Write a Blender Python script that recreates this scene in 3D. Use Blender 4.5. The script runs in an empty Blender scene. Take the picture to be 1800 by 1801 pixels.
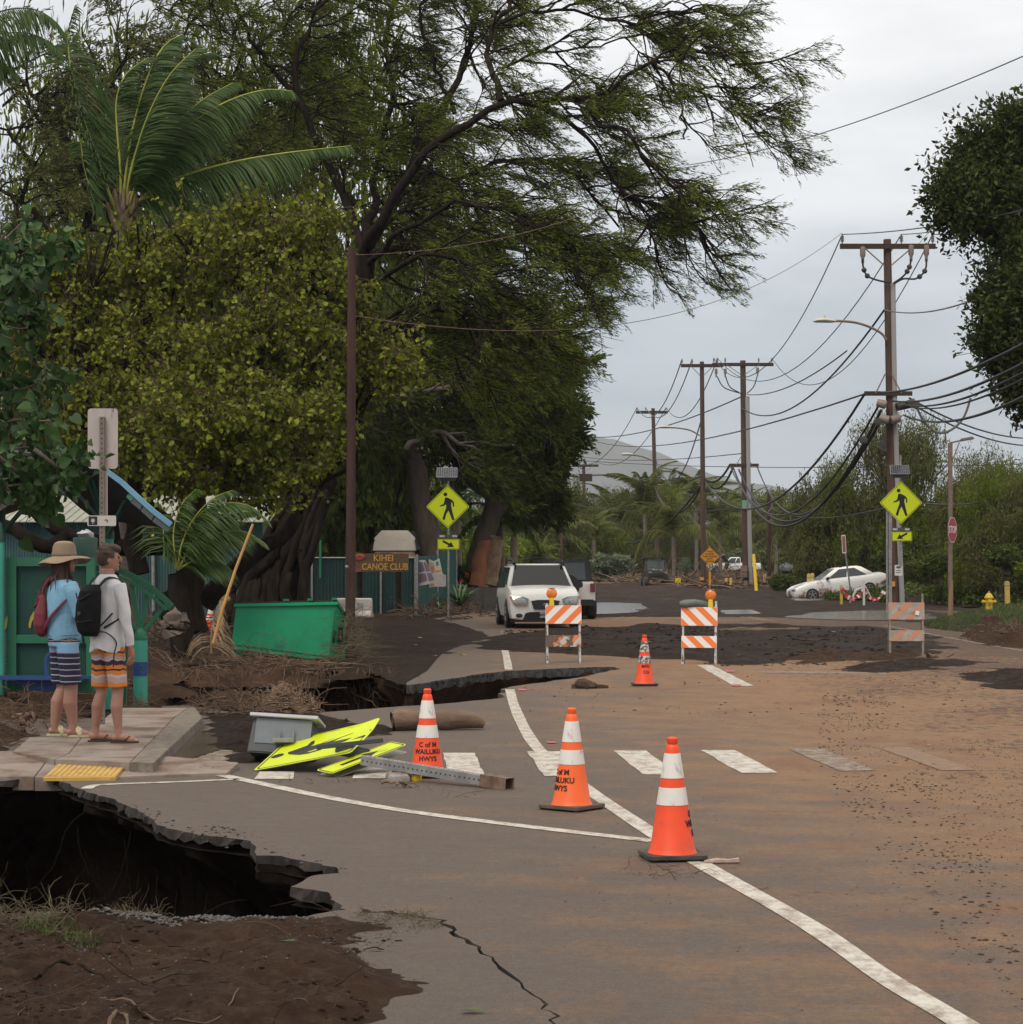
import bpy,bmesh,math,random
import numpy as np
from mathutils import Vector,Matrix,Euler
from mathutils.geometry import delaunay_2d_cdt
random.seed(7)
RNG=np.random.default_rng(7)
scene=bpy.context.scene
COL=scene.collection
R=math.radians
# ---------------------------------------------------------------- camera
CAM_H=1.75
F=3750.0
HOR=987.0
cam_d=bpy.data.cameras.new("camera")
cam=bpy.data.objects.new("camera",cam_d)
COL.objects.link(cam)
cam.location=(0,0,CAM_H)
cam.rotation_euler=(R(90),0,0)
cam_d.sensor_fit='HORIZONTAL'
cam_d.sensor_width=36.0
cam_d.lens=36.0*F/1800.0
cam_d.shift_y=(HOR-900.5)/1800.0
cam_d.clip_start=0.5
cam_d.clip_end=12000
scene.camera=cam
# ---------------------------------------------------------------- sky: overcast, Nishita tint under grey cloud
world=bpy.data.worlds.new("World")
scene.world=world
world.use_nodes=True
wn,wl=world.node_tree.nodes,world.node_tree.links
wn.clear()
w_out=wn.new('ShaderNodeOutputWorld')
w_bg=wn.new('ShaderNodeBackground')
w_sky=wn.new('ShaderNodeTexSky')
w_sky.sky_type='NISHITA'
w_sky.sun_disc=False
w_sky.sun_elevation=R(52)
w_sky.sun_rotation=R(60)
w_tc=wn.new('ShaderNodeTexCoord')
w_sep=wn.new('ShaderNodeSeparateXYZ')
wl.new(w_tc.outputs['Generated'],w_sep.inputs[0])
w_ramp=wn.new('ShaderNodeValToRGB')
cr=w_ramp.color_ramp
SKY_RAMP=[(0.0,(6.0,6.6,7.1)),(0.035,(6.3,6.9,7.4)),(0.075,(4.5,5.1,5.75)),(0.13,(5.0,5.5,6.0)),
   (0.20,(7.2,7.35,7.5)),(0.27,(8.6,8.6,8.6)),(0.5,(9.0,8.6,8.1)),(1.0,(12.0,11.2,10.2))]
cr.elements[0].position=0;cr.elements[1].position=1
for k,(p,c) in enumerate(SKY_RAMP):
 e=cr.elements[0] if k==0 else (cr.elements[-1] if p==1.0 else cr.elements.new(p))
 e.position=p
 e.color=(*[v/12.0 for v in c],1)
w_map=wn.new('ShaderNodeMapping')
w_map.inputs['Scale'].default_value=(2.2,2.2,9.0)
wl.new(w_tc.outputs['Generated'],w_map.inputs[0])
w_noise=wn.new('ShaderNodeTexNoise')
w_noise.inputs['Scale'].default_value=2.3
w_noise.inputs['Detail'].default_value=6
w_noise.inputs['Roughness'].default_value=0.5
wl.new(w_map.outputs[0],w_noise.inputs['Vector'])
# noise bends the elevation bands and varies the brightness of the cloud
w_ma=wn.new('ShaderNodeMath');w_ma.operation='MULTIPLY_ADD'
w_ma.inputs[1].default_value=0.16;w_ma.inputs[2].default_value=-0.08
wl.new(w_noise.outputs['Fac'],w_ma.inputs[0])
w_xa=wn.new('ShaderNodeMath');w_xa.operation='MULTIPLY_ADD'
w_xa.inputs[1].default_value=0.12
wl.new(w_sep.outputs['X'],w_xa.inputs[0]);wl.new(w_sep.outputs['Z'],w_xa.inputs[2])
w_add=wn.new('ShaderNodeMath');w_add.operation='ADD'
wl.new(w_xa.outputs[0],w_add.inputs[0]);wl.new(w_ma.outputs[0],w_add.inputs[1])
wl.new(w_add.outputs[0],w_ramp.inputs[0])
w_mul=wn.new('ShaderNodeVectorMath');w_mul.operation='SCALE'
w_mul.inputs['Scale'].default_value=12.0
wl.new(w_ramp.outputs[0],w_mul.inputs[0])
w_br=wn.new('ShaderNodeMath');w_br.operation='MULTIPLY_ADD'
w_br.inputs[1].default_value=0.62;w_br.inputs[2].default_value=0.70
wl.new(w_noise.outputs['Fac'],w_br.inputs[0])
w_mul2=wn.new('ShaderNodeVectorMath');w_mul2.operation='SCALE'
wl.new(w_mul.outputs[0],w_mul2.inputs[0]);wl.new(w_br.outputs[0],w_mul2.inputs['Scale'])
w_mix=wn.new('ShaderNodeMix');w_mix.data_type='RGBA'
w_mix.inputs['Factor'].default_value=0.93
wl.new(w_sky.outputs[0],w_mix.inputs['A']);wl.new(w_mul2.outputs[0],w_mix.inputs['B'])
wl.new(w_mix.outputs['Result'],w_bg.inputs['Color'])
w_bg.inputs['Strength'].default_value=0.10
wl.new(w_bg.outputs[0],w_out.inputs[0])
sun_d=bpy.data.lights.new("sun",'SUN')
sun_d.energy=1.5
sun_d.angle=R(25)
sun_d.color=(1.0,0.93,0.84)
sun=bpy.data.objects.new("sun",sun_d)
COL.objects.link(sun)
sun.rotation_euler=(R(38),0,R(-30))
scene.view_settings.view_transform='Standard'
scene.view_settings.look='None'
scene.view_settings.exposure=0.25
scene.view_settings.gamma=1.0
scene.view_settings.use_curve_mapping=False
# ---------------------------------------------------------------- helpers
def P(px,py,Y):
 return Vector(((px-900)/F*Y,Y,CAM_H-(py-HOR)/F*Y))
def G(px,py,z=0.0):
 Y=(CAM_H-z)*F/(py-HOR)
 return Vector(((px-900)/F*Y,Y,z))
def _hash(ix,iy,s):
 v=np.sin(ix*127.1+iy*311.7+s*74.7)*43758.5453
 return v-np.floor(v)
def vnoise(x,y,s=0):
 ix,iy=np.floor(x),np.floor(y)
 fx,fy=x-ix,y-iy
 fx=fx*fx*(3-2*fx);fy=fy*fy*(3-2*fy)
 a,b=_hash(ix,iy,s),_hash(ix+1,iy,s)
 c,d=_hash(ix,iy+1,s),_hash(ix+1,iy+1,s)
 return (a*(1-fx)+b*fx)*(1-fy)+(c*(1-fx)+d*fx)*fy
def fbm(x,y,s=0,o=4):
 t=0;a=0.5
 for k in range(o):
  t=t+a*(vnoise(x,y,s+k)-0.5);x=x*2.03;y=y*2.03;a *= 0.5
 return t*2
def tag(o,label=None,cat=None,group=None,kind=None):
 if label:o['label']=label
 if cat:o['category']=cat
 if group:o['group']=group
 if kind:o['kind']=kind
 return o
def thing(name,label,cat,loc=(0,0,0),rz=0.0,group=None):
 o=bpy.data.objects.new(name,None)
 o.empty_display_size=0.3
 COL.objects.link(o)
 o.location=loc
 o.rotation_euler=(0,0,rz)
 return tag(o,label,cat,group)
def link(name,me,parent=None,world=False,m=None):
 o=bpy.data.objects.new(name,me)
 COL.objects.link(o)
 if parent is not None:
  o.parent=parent
  if world:
   mat_w=Matrix.Translation(parent.location) @ parent.rotation_euler.to_matrix().to_4x4()
   o.matrix_parent_inverse=mat_w.inverted()
 if m is not None:
  ms=m if isinstance(m,(list,tuple)) else [m]
  if len(me.materials)==0:
   for q in ms:me.materials.append(q)
 return o
def dup(o,loc=None,rz=None,label=None,group=None,parent=None,scale=None):
 c=o.copy();COL.objects.link(c)
 if parent is not None:c.parent=parent
 for ch in list(o.children):dup(ch,parent=c)
 if loc is not None:c.location=loc
 if rz is not None:c.rotation_euler=(0,0,rz)
 if label:c['label']=label
 if group:c['group']=group
 if scale is not None:c.scale=scale if hasattr(scale,'__len__') else (scale,)*3
 return c
def np_mesh(name,V,Fc,tint=None,smooth=False):
 """V (n,3), Fc (m,k) one polygon size"""
 me=bpy.data.meshes.new(name)
 V=np.asarray(V,dtype=np.float32);Fc=np.asarray(Fc,dtype=np.int32)
 n,(m,k)=len(V),Fc.shape
 me.vertices.add(n);me.vertices.foreach_set('co',V.ravel())
 me.loops.add(m*k);me.loops.foreach_set('vertex_index',Fc.ravel())
 me.polygons.add(m)
 me.polygons.foreach_set('loop_start',np.arange(0,m*k,k,dtype=np.int32))
 me.polygons.foreach_set('loop_total',np.full(m,k,dtype=np.int32))
 if smooth:me.polygons.foreach_set('use_smooth',np.ones(m,dtype=bool))
 me.update(calc_edges=True)
 if tint is not None:
  a=me.attributes.new('tint','FLOAT','POINT')
  a.data.foreach_set('value',np.asarray(tint,dtype=np.float32))
 return me
class MB:
 """collects simple solids into ONE mesh object"""
 def __init__(s):s.v=[];s.f=[];s.mi=[];s.cur=0;s.sm=[];s.smooth=False
 def add(s,vs,fs,smooth=None):
  b=len(s.v);s.v+=[tuple(v) for v in vs]
  sm=s.smooth if smooth is None else smooth
  for f in fs:s.f.append(tuple(i+b for i in f));s.mi.append(s.cur);s.sm.append(sm)
  return s
 def box(s,c,d,rot=None,taper=(1,1)):
  hx,hy,hz=d[0]/2,d[1]/2,d[2]/2
  vs=[]
  for z in (-1,1):
   tx,ty=(taper if z>0 else (1,1))
   for x,y in ((-1,-1),(1,-1),(1,1),(-1,1)):vs.append(Vector((x*hx*tx,y*hy*ty,z*hz)))
  if rot is not None:
   m=rot if isinstance(rot,Matrix) else Euler(rot).to_matrix()
   vs=[m @ v for v in vs]
  vs=[v+Vector(c) for v in vs]
  return s.add(vs,[(3,2,1,0),(4,5,6,7),(0,1,5,4),(1,2,6,5),(2,3,7,6),(3,0,4,7)],False)
 def bar(s,a,b,w,h,up=(0,0,1)):
  a,b=Vector(a),Vector(b);d=(b-a).normalized();u=Vector(up)
  if abs(d.dot(u))>.99:u=Vector((0,1,0))
  x=d.cross(u).normalized();z=x.cross(d).normalized()
  vs=[]
  for p in (a,b):
   for i,j in ((-1,-1),(1,-1),(1,1),(-1,1)):vs.append(p+x*(i*w/2)+z*(j*h/2))
  return s.add(vs,[(3,2,1,0),(4,5,6,7),(0,1,5,4),(1,2,6,5),(2,3,7,6),(3,0,4,7)],False)
 def tube(s,pts,rad,n=8,cap=True,flat=1.0,smooth=True):
  pts=[Vector(p) for p in pts]
  if not hasattr(rad,'__len__'):rad=[rad]*len(pts)
  vs=[];fs=[]
  ref=None
  for i,p in enumerate(pts):
   d=(pts[min(i+1,len(pts)-1)]-pts[max(i-1,0)])
   d=d.normalized() if d.length>1e-9 else Vector((0,0,1))
   if ref is None:
    ref=Vector((1,0,0)) if abs(d.x)<.8 else Vector((0,1,0))
   x=(ref-d*ref.dot(d)).normalized();ref=x;y=d.cross(x)
   for k in range(n):
    a=2*math.pi*k/n
    vs.append(p+x*(math.cos(a)*rad[i])+y*(math.sin(a)*rad[i]*flat))
  for i in range(len(pts)-1):
   for k in range(n):
    a,b=i*n+k,i*n+(k+1)%n
    fs.append((a,b,b+n,a+n))
  if cap:fs.append(tuple(range(n))[::-1]);fs.append(tuple((len(pts)-1)*n+k for k in range(n)))
  return s.add(vs,fs,smooth)
 def cyl(s,a,b,r0,r1=None,n=16,smooth=True):
  return s.tube([a,b],[r0,r0 if r1 is None else r1],n,True,1.0,smooth)
 def lathe(s,prof,c=(0,0,0),n=20,axis='z',smooth=True,sq=1.0):
  vs=[];fs=[]
  for r,z in prof:
   for k in range(n):
    a=2*math.pi*k/n
    x,y=r*math.cos(a),r*math.sin(a)*sq
    v=(x,y,z) if axis=='z' else ((x,z,y) if axis=='y' else (z,x,y))
    vs.append((v[0]+c[0],v[1]+c[1],v[2]+c[2]))
  for i in range(len(prof)-1):
   for k in range(n):
    a,b=i*n+k,i*n+(k+1)%n
    fs.append((a,b,b+n,a+n))
  fs.append(tuple(range(n))[::-1]);fs.append(tuple((len(prof)-1)*n+k for k in range(n)))
  return s.add(vs,fs,smooth)
 def prism(s,poly,t,o=(0,0,0),ux=(1,0,0),uy=(0,0,1)):
  """flat polygon in plane (ux,uy) through o, thickness t along ux x uy (both sides)"""
  o,ux,uy=Vector(o),Vector(ux).normalized(),Vector(uy).normalized()
  nrm=ux.cross(uy).normalized();n=len(poly)
  vs=[o+ux*a+uy*b+nrm*(t/2) for a,b in poly]+[o+ux*a+uy*b-nrm*(t/2) for a,b in poly]
  fs=[tuple(range(n)),tuple(range(2*n-1,n-1,-1))]+[(i,i+n,(i+1)%n+n,(i+1)%n) for i in range(n)]
  return s.add(vs,fs,False)
 def ring(s,outer,inner,t,o=(0,0,0),ux=(1,0,0),uy=(0,0,1)):
  o,ux,uy=Vector(o),Vector(ux).normalized(),Vector(uy).normalized()
  nrm=ux.cross(uy).normalized();n=len(outer)
  vs=[]
  for sgn in (.5,-.5):
   for pl in (outer,inner):vs+=[o+ux*a+uy*b+nrm*(t*sgn) for a,b in pl]
  fs=[]
  for i in range(n):
   j=(i+1)%n
   fs+=[(i,j,n+j,n+i),(2*n+j,2*n+i,3*n+i,3*n+j),(j,i,2*n+i,2*n+j),(n+i,n+j,3*n+j,3*n+i)]
  return s.add(vs,fs,False)
 def ball(s,c,r,n=10,sc=(1,1,1)):
  prof=[(math.sin(math.pi*i/n)*r+1e-4,-math.cos(math.pi*i/n)*r) for i in range(n+1)]
  b=len(s.v);s.lathe(prof,(0,0,0),n+4)
  for i in range(b,len(s.v)):
   x,y,z=s.v[i];s.v[i]=(x*sc[0]+c[0],y*sc[1]+c[1],z*sc[2]+c[2])
  return s
 def jitter(s,a,seed=0):
  r=random.Random(seed)
  s.v=[(x+r.uniform(-a,a),y+r.uniform(-a,a),z+r.uniform(-a,a)) for x,y,z in s.v]
  return s
 def mesh(s,name,m=None):
  me=bpy.data.meshes.new(name)
  me.from_pydata(s.v,[],s.f)
  if m is not None:
   for q in (m if isinstance(m,(list,tuple)) else [m]):me.materials.append(q)
  me.polygons.foreach_set('material_index',s.mi)
  me.polygons.foreach_set('use_smooth',s.sm)
  me.update()
  return me
 def build(s,name,m,parent=None,world=False,bevel=0,fix=True):
  me=s.mesh(name,m)
  if fix or bevel:
   bm=bmesh.new();bm.from_mesh(me)
   bmesh.ops.recalc_face_normals(bm,faces=bm.faces)
   if bevel:
    ed=[e for e in bm.edges if len(e.link_faces)==2 and e.calc_face_angle(0)>R(50)]
    bmesh.ops.bevel(bm,geom=ed,offset=bevel,segments=2,affect='EDGES',clamp_overlap=True)
   for e in bm.edges:
    if len(e.link_faces)==2 and e.calc_face_angle(0)>R(38):e.smooth=False
   bm.to_mesh(me);bm.free()
  return link(name,me,parent,world)
# ---------------------------------------------------------------- materials
def rgb(c):return (c[0],c[1],c[2],1.0)
def new_mat(name):
 m=bpy.data.materials.new(name);m.use_nodes=True
 nt=m.node_tree;nt.nodes.clear()
 out=nt.nodes.new('ShaderNodeOutputMaterial')
 return m,nt,out
def nz(nt,vec,scale,detail=4,rough=.55,mapping=None):
 n=nt.nodes.new('ShaderNodeTexNoise')
 n.inputs['Scale'].default_value=scale;n.inputs['Detail'].default_value=detail;n.inputs['Roughness'].default_value=rough
 if mapping is not None:
  mp=nt.nodes.new('ShaderNodeMapping');mp.inputs['Scale'].default_value=mapping
  nt.links.new(vec,mp.inputs[0]);vec=mp.outputs[0]
 nt.links.new(vec,n.inputs['Vector'])
 return n.outputs['Fac']
def ramp(nt,fac,p0,p1,c0=(0,0,0),c1=(1,1,1)):
 r=nt.nodes.new('ShaderNodeValToRGB')
 r.color_ramp.elements[0].position=p0;r.color_ramp.elements[1].position=p1
 r.color_ramp.elements[0].color=rgb(c0);r.color_ramp.elements[1].color=rgb(c1)
 nt.links.new(fac,r.inputs[0])
 return r.outputs[0]
def mixc(nt,fac,a,b):
 n=nt.nodes.new('ShaderNodeMix');n.data_type='RGBA'
 for key,v in (('Factor',fac),('A',a),('B',b)):
  if isinstance(v,(int,float)):n.inputs[key].default_value=v
  elif isinstance(v,tuple):n.inputs[key].default_value=rgb(v)
  else:nt.links.new(v,n.inputs[key])
 return n.outputs['Result']
def math_n(nt,op,a,b=None,clamp=False):
 n=nt.nodes.new('ShaderNodeMath');n.operation=op;n.use_clamp=clamp
 for i,v in enumerate((a,b)):
  if v is None:continue
  if isinstance(v,(int,float)):n.inputs[i].default_value=v
  else:nt.links.new(v,n.inputs[i])
 return n.outputs[0]
MATS={}
def mat(name,col,rough=.6,col2=None,sc=4.0,p=(.35,.65),dirt=None,dsc=3.0,dp=(.5,.75),bump=0.0,bsc=40.0,metal=0.0,
  spec=None,stretch=None,tint=False,trans=0.0,emit=None,coat=0.0,alpha=None):
 if name in MATS:return MATS[name]
 m,nt,out=new_mat(name)
 L=nt.links
 b=nt.nodes.new('ShaderNodeBsdfPrincipled')
 tc=nt.nodes.new('ShaderNodeTexCoord');vec=tc.outputs['Object']
 c=tuple(col)
 src=None
 if tint:
  at=nt.nodes.new('ShaderNodeAttribute');at.attribute_name='tint'
  src=mixc(nt,at.outputs['Fac'],tuple(col),tuple(col2 if col2 else col))
 elif col2 is not None:
  src=mixc(nt,ramp(nt,nz(nt,vec,sc,6,.6,stretch),p[0],p[1]),tuple(col),tuple(col2))
 if dirt is not None:
  src=mixc(nt,ramp(nt,nz(nt,vec,dsc,8,.65,stretch),dp[0],dp[1]),src if src is not None else c,tuple(dirt))
 if src is not None:L.new(src,b.inputs['Base Color'])
 else:b.inputs['Base Color'].default_value=rgb(c)
 b.inputs['Roughness'].default_value=rough
 b.inputs['Metallic'].default_value=metal
 if spec is not None:b.inputs['Specular IOR Level'].default_value=spec
 if coat:b.inputs['Coat Weight'].default_value=coat;b.inputs['Coat Roughness'].default_value=.08
 if emit:b.inputs['Emission Color'].default_value=rgb(emit[:3]);b.inputs['Emission Strength'].default_value=emit[3]
 if alpha is not None:b.inputs['Alpha'].default_value=alpha
 if bump:
  bp=nt.nodes.new('ShaderNodeBump');bp.inputs['Strength'].default_value=1.0;bp.inputs['Distance'].default_value=bump
  L.new(nz(nt,vec,bsc,6,.6,stretch),bp.inputs['Height']);L.new(bp.outputs[0],b.inputs['Normal'])
 sh=b.outputs[0]
 if trans:
  t=nt.nodes.new('ShaderNodeBsdfTranslucent')
  if src is not None:L.new(src,t.inputs[0])
  else:t.inputs[0].default_value=rgb(c)
  mx=nt.nodes.new('ShaderNodeMixShader');mx.inputs[0].default_value=trans
  L.new(sh,mx.inputs[1]);L.new(t.outputs[0],mx.inputs[2]);sh=mx.outputs[0]
 L.new(sh,out.inputs[0])
 MATS[name]=m
 return m
def text_mesh(body,size,extrude=0.002,align='CENTER',spacing=1.0,bold=0.0,sx=1.0):
 cu=bpy.data.curves.new('lettering','FONT')
 cu.body=body;cu.size=size;cu.extrude=extrude;cu.align_x=align;cu.align_y='CENTER'
 cu.space_character=spacing;cu.offset=bold;cu.resolution_u=3
 o=bpy.data.objects.new('lettering_tmp',cu);COL.objects.link(o)
 bpy.context.view_layer.update()
 dg=bpy.context.evaluated_depsgraph_get()
 me=bpy.data.meshes.new_from_object(o.evaluated_get(dg))
 bpy.data.objects.remove(o);bpy.data.curves.remove(cu)
 if sx != 1.0:
  for v in me.vertices:v.co.x *= sx
 return me
def text_obj(name,body,size,m,parent,loc,rot=(R(90),0,0),**kw):
 me=text_mesh(body,size,**kw)
 me.materials.clear()
 me.materials.append(m)
 o=link(name,me,parent)
 o.location=loc;o.rotation_euler=rot
 return o
def catenary(a,b,sag,n=16):
 a,b=Vector(a),Vector(b)
 return [a.lerp(b,t)-Vector((0,0,sag*4*t*(1-t))) for t in [i/n for i in range(n+1)]]
# ================================================================ GROUND, ROAD, HOLES, MUD
def px_poly(pts,z=0.0):return [G(a,b,z).xy for a,b in pts]
def subdiv(poly,step):
 out=[]
 n=len(poly)
 for i in range(n):
  a,b=poly[i],poly[(i+1)%n]
  k=max(1,int((b-a).length/step))
  for j in range(k):out.append(a.lerp(b,j/k))
 return out
def rough_poly(poly,step,amp,seed,smooth_ends=True):
 r=random.Random(seed)
 q=subdiv(poly,step);n=len(q);out=[]
 for i,p in enumerate(q):
  t=(q[(i+1)%n]-q[i-1]);t=Vector((-t.y,t.x)).normalized() if t.length>1e-6 else Vector((0,0))
  out.append(p+t*(r.gauss(0,1)*amp*.5+amp*math.sin(i*.9+seed)*.5))
 return out
HOLE1_PX=[(-420,1425),(-200,1400),(-60,1385),(0,1374),(60,1368),(92,1370),(112,1378),(168,1396),(205,1403),(250,1431),(300,1457),
   (345,1468),(385,1473),(440,1479),(452,1492),(462,1504),(500,1505),(545,1513),(598,1525),(585,1535),(552,1541),(514,1559),
   (540,1563),(583,1569),(592,1588),(604,1600),(560,1604),(505,1618),(450,1634),(350,1630),(270,1620),(190,1620),(100,1622),
   (40,1608),(-60,1600),(-250,1610),(-480,1600)]
HOLE2_PX=[(258,1243),(330,1240),(420,1254),(520,1255),(560,1253),(620,1249),(700,1243),(780,1238),(830,1233),(866,1230),(888,1226),(876,1220),
   (889,1217),(880,1212),(902,1208),(925,1204),(960,1200),(1000,1194),(1032,1189),(1055,1184),(1090,1177),
   (1078,1173),(1048,1173),(1020,1174),(990,1175),(960,1177),(930,1178),(898,1180),(860,1184),(830,1187),(790,1194),(750,1201),(712,1206),
   (706,1203),(690,1196),(650,1186),(600,1184),(540,1184),(470,1180),(400,1178),(300,1178),(258,1180)]
HOLE1=rough_poly(rough_poly([Vector(v) for v in px_poly(HOLE1_PX)],.22,.035,3),.055,.012,7)
HOLE2=rough_poly(rough_poly([Vector(v) for v in px_poly(HOLE2_PX)],.4,.04,5),.1,.015,8)
# crack leaving the near hole towards the camera
CR_PX=[(604,1597),(640,1604),(690,1606),(742,1612),(772,1618),(800,1640),(835,1666),(872,1690),(905,1722),(935,1752),(960,1778),(1005,1815),(1060,1880)]
cr_w=[.03,.04,.05,.035,.03,.026,.02,.018,.02,.015,.012,.01,.006]
crack=[]
_c=[Vector(v) for v in px_poly(CR_PX)]
_c[0]=_c[0]+Vector((.09,.0))
left,right=[],[]
rr=random.Random(4)
pp=[];ww=[]
for i in range(len(_c)-1):
 for j in range(4):
  t=j/4;pp.append(_c[i].lerp(_c[i+1],t)+Vector((rr.gauss(0,.016),rr.gauss(0,.016))));ww.append(cr_w[i]*(1-t)+cr_w[i+1]*t)
for i in range(1,len(pp)-1):
 t=(pp[i+1]-pp[i-1]).normalized();nn=Vector((-t.y,t.x));w=ww[i]*rr.uniform(.25,.75)
 left.append(pp[i]+nn*w);right.append(pp[i]-nn*w)
CRACK=left+right[::-1]
def zg(x,y):
 return max(0.0,y-110.0)*0.0042 if y<400 else 1.22+(y-400)*.0008
def pip(p,poly):
 x,y=p;c=False;n=len(poly);j=n-1
 for i in range(n):
  xi,yi=poly[i];xj,yj=poly[j]
  if (yi>y) != (yj>y) and x<(xj-xi)*(y-yi)/(yj-yi)+xi:c= not c
  j=i
 return c
def sheet(outer,holes,zf,extra=()):
 """triangulated 2D sheet with holes -> verts, faces (verts carry zf(x,y))"""
 pts=[];edges=[]
 for pl in [outer]+list(holes):
  b=len(pts);pts+=[Vector((p[0],p[1])) for p in pl];n=len(pl)
  edges+=[(b+i,b+(i+1)%n) for i in range(n)]
 pts+=[Vector(e) for e in extra]
 V,E,Fc,*_=delaunay_2d_cdt(pts,edges,[],0,1e-5)
 keep=[]
 for f in Fc:
  c=(V[f[0]]+V[f[1]]+V[f[2]])/3
  if pip(c,outer) and not any(pip(c,h) for h in holes):keep.append(tuple(f))
 return [(v.x,v.y,zf(v.x,v.y)) for v in V],keep
# ---- materials of the ground
def mud_material(name,c_a,c_b,c_c,rough_lo=.45,rough_hi=.95,bump=.05):
 m,nt,out=new_mat(name);L=nt.links
 b=nt.nodes.new('ShaderNodeBsdfPrincipled')
 tc=nt.nodes.new('ShaderNodeTexCoord');v=tc.outputs['Object']
 n1=nz(nt,v,1.1,8,.65);n2=nz(nt,v,8,12,.78);n3=nz(nt,v,60,5,.8)
 c=mixc(nt,ramp(nt,n1,.38,.62),c_a,c_b)
 c=mixc(nt,ramp(nt,n2,.5,.72),c,c_c)
 L.new(c,b.inputs['Base Color']);b.inputs['Specular IOR Level'].default_value=.12
 L.new(ramp(nt,n1,.3,.7,(rough_lo,)*3,(rough_hi,)*3),b.inputs['Roughness'])
 h=math_n(nt,'ADD',n2,math_n(nt,'MULTIPLY',n3,.35))
 bp=nt.nodes.new('ShaderNodeBump');bp.inputs['Distance'].default_value=bump;L.new(h,bp.inputs['Height'])
 L.new(bp.outputs[0],b.inputs['Normal']);L.new(b.outputs[0],out.inputs[0])
 MATS[name]=m
 return m
m_soil=mud_material('dark_mud',(.024,.014,.010),(.045,.028,.020),(.085,.054,.036),.5,1,.10)
m_mud2=mud_material('foreground_mud',(.045,.024,.014),(.080,.045,.028),(.135,.085,.055),.6,1,.09)
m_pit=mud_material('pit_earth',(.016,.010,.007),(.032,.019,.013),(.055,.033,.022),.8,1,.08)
m_bank=mud_material('bank_earth',(.045,.025,.016),(.10,.055,.032),(.035,.022,.015),.8,1,.08)
# asphalt with a brown film of dried silt that thickens to the right
m_road,nt,out=new_mat('asphalt');L=nt.links
b=nt.nodes.new('ShaderNodeBsdfPrincipled')
tc=nt.nodes.new('ShaderNodeTexCoord');v=tc.outputs['Object']
sp=nt.nodes.new('ShaderNodeSeparateXYZ');L.new(v,sp.inputs[0])
fine=nz(nt,v,85,5,.85);med=nz(nt,v,9,6,.6)
base=mixc(nt,ramp(nt,fine,.35,.7),(.056,.050,.047),(.158,.140,.128))
base=mixc(nt,ramp(nt,med,.3,.75),base,(.100,.085,.074))
aggregate=nt.nodes.new('ShaderNodeTexVoronoi');aggregate.inputs['Scale'].default_value=70
L.new(v,aggregate.inputs['Vector'])
base=mixc(nt,ramp(nt,aggregate.outputs['Distance'],.10,.24,(.5,.5,.5),(0,0,0)),base,(.20,.18,.17))
streak=nz(nt,v,1.9,12,.74,(.8,1.1,1));blot=nz(nt,v,.32,4,.5);blot2=nz(nt,v,6,10,.75,(.7,1.3,1))
grad=math_n(nt,'MULTIPLY_ADD',sp.outputs['X'],.100)
grad.node.inputs[2].default_value=-.18
gy=math_n(nt,'MULTIPLY_ADD',sp.outputs['Y'],.0035);gy.node.inputs[2].default_value=-.06
s=math_n(nt,'ADD',math_n(nt,'ADD',streak,math_n(nt,'MULTIPLY',blot2,.5)),math_n(nt,'MULTIPLY',blot,.5))
mott=nz(nt,v,22,6,.8);s=math_n(nt,'ADD',s,math_n(nt,'MULTIPLY',math_n(nt,'SUBTRACT',mott,.5),.55))
s=math_n(nt,'ADD',s,grad);s=math_n(nt,'ADD',s,gy)
dv=nt.nodes.new('ShaderNodeVectorMath');dv.operation='DISTANCE';dv.inputs[1].default_value=(7.5,31,0);L.new(v,dv.inputs[0])
arc_=math_n(nt,'SINE',math_n(nt,'ADD',math_n(nt,'MULTIPLY',dv.outputs['Value'],6.5),math_n(nt,'MULTIPLY',blot2,9)))
s=math_n(nt,'ADD',s,math_n(nt,'MULTIPLY',arc_,.045))
film=ramp(nt,math_n(nt,'MULTIPLY',s,.5),.41,.58,(.12,.12,.12),(.95,.95,.95))
silt=mixc(nt,ramp(nt,nz(nt,v,3.2,7,.7),.3,.7),(.195,.112,.058),(.265,.160,.086))
red=mixc(nt,ramp(nt,nz(nt,v,1.4,5,.6,(1,.5,1)),.5,.7),silt,(.190,.090,.048))
c=mixc(nt,film,base,red)
gn=nt.nodes.new('ShaderNodeMix');gn.data_type='RGBA';gn.blend_type='MULTIPLY';gn.inputs['Factor'].default_value=1.0;L.new(c,gn.inputs['A']);L.new(ramp(nt,math_n(nt,'ADD',math_n(nt,'MULTIPLY',fine,.6),math_n(nt,'MULTIPLY',mott,.4)),.36,.64,(.74,.72,.70),(1.36,1.33,1.30)),gn.inputs['B']);c=gn.outputs['Result']
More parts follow.
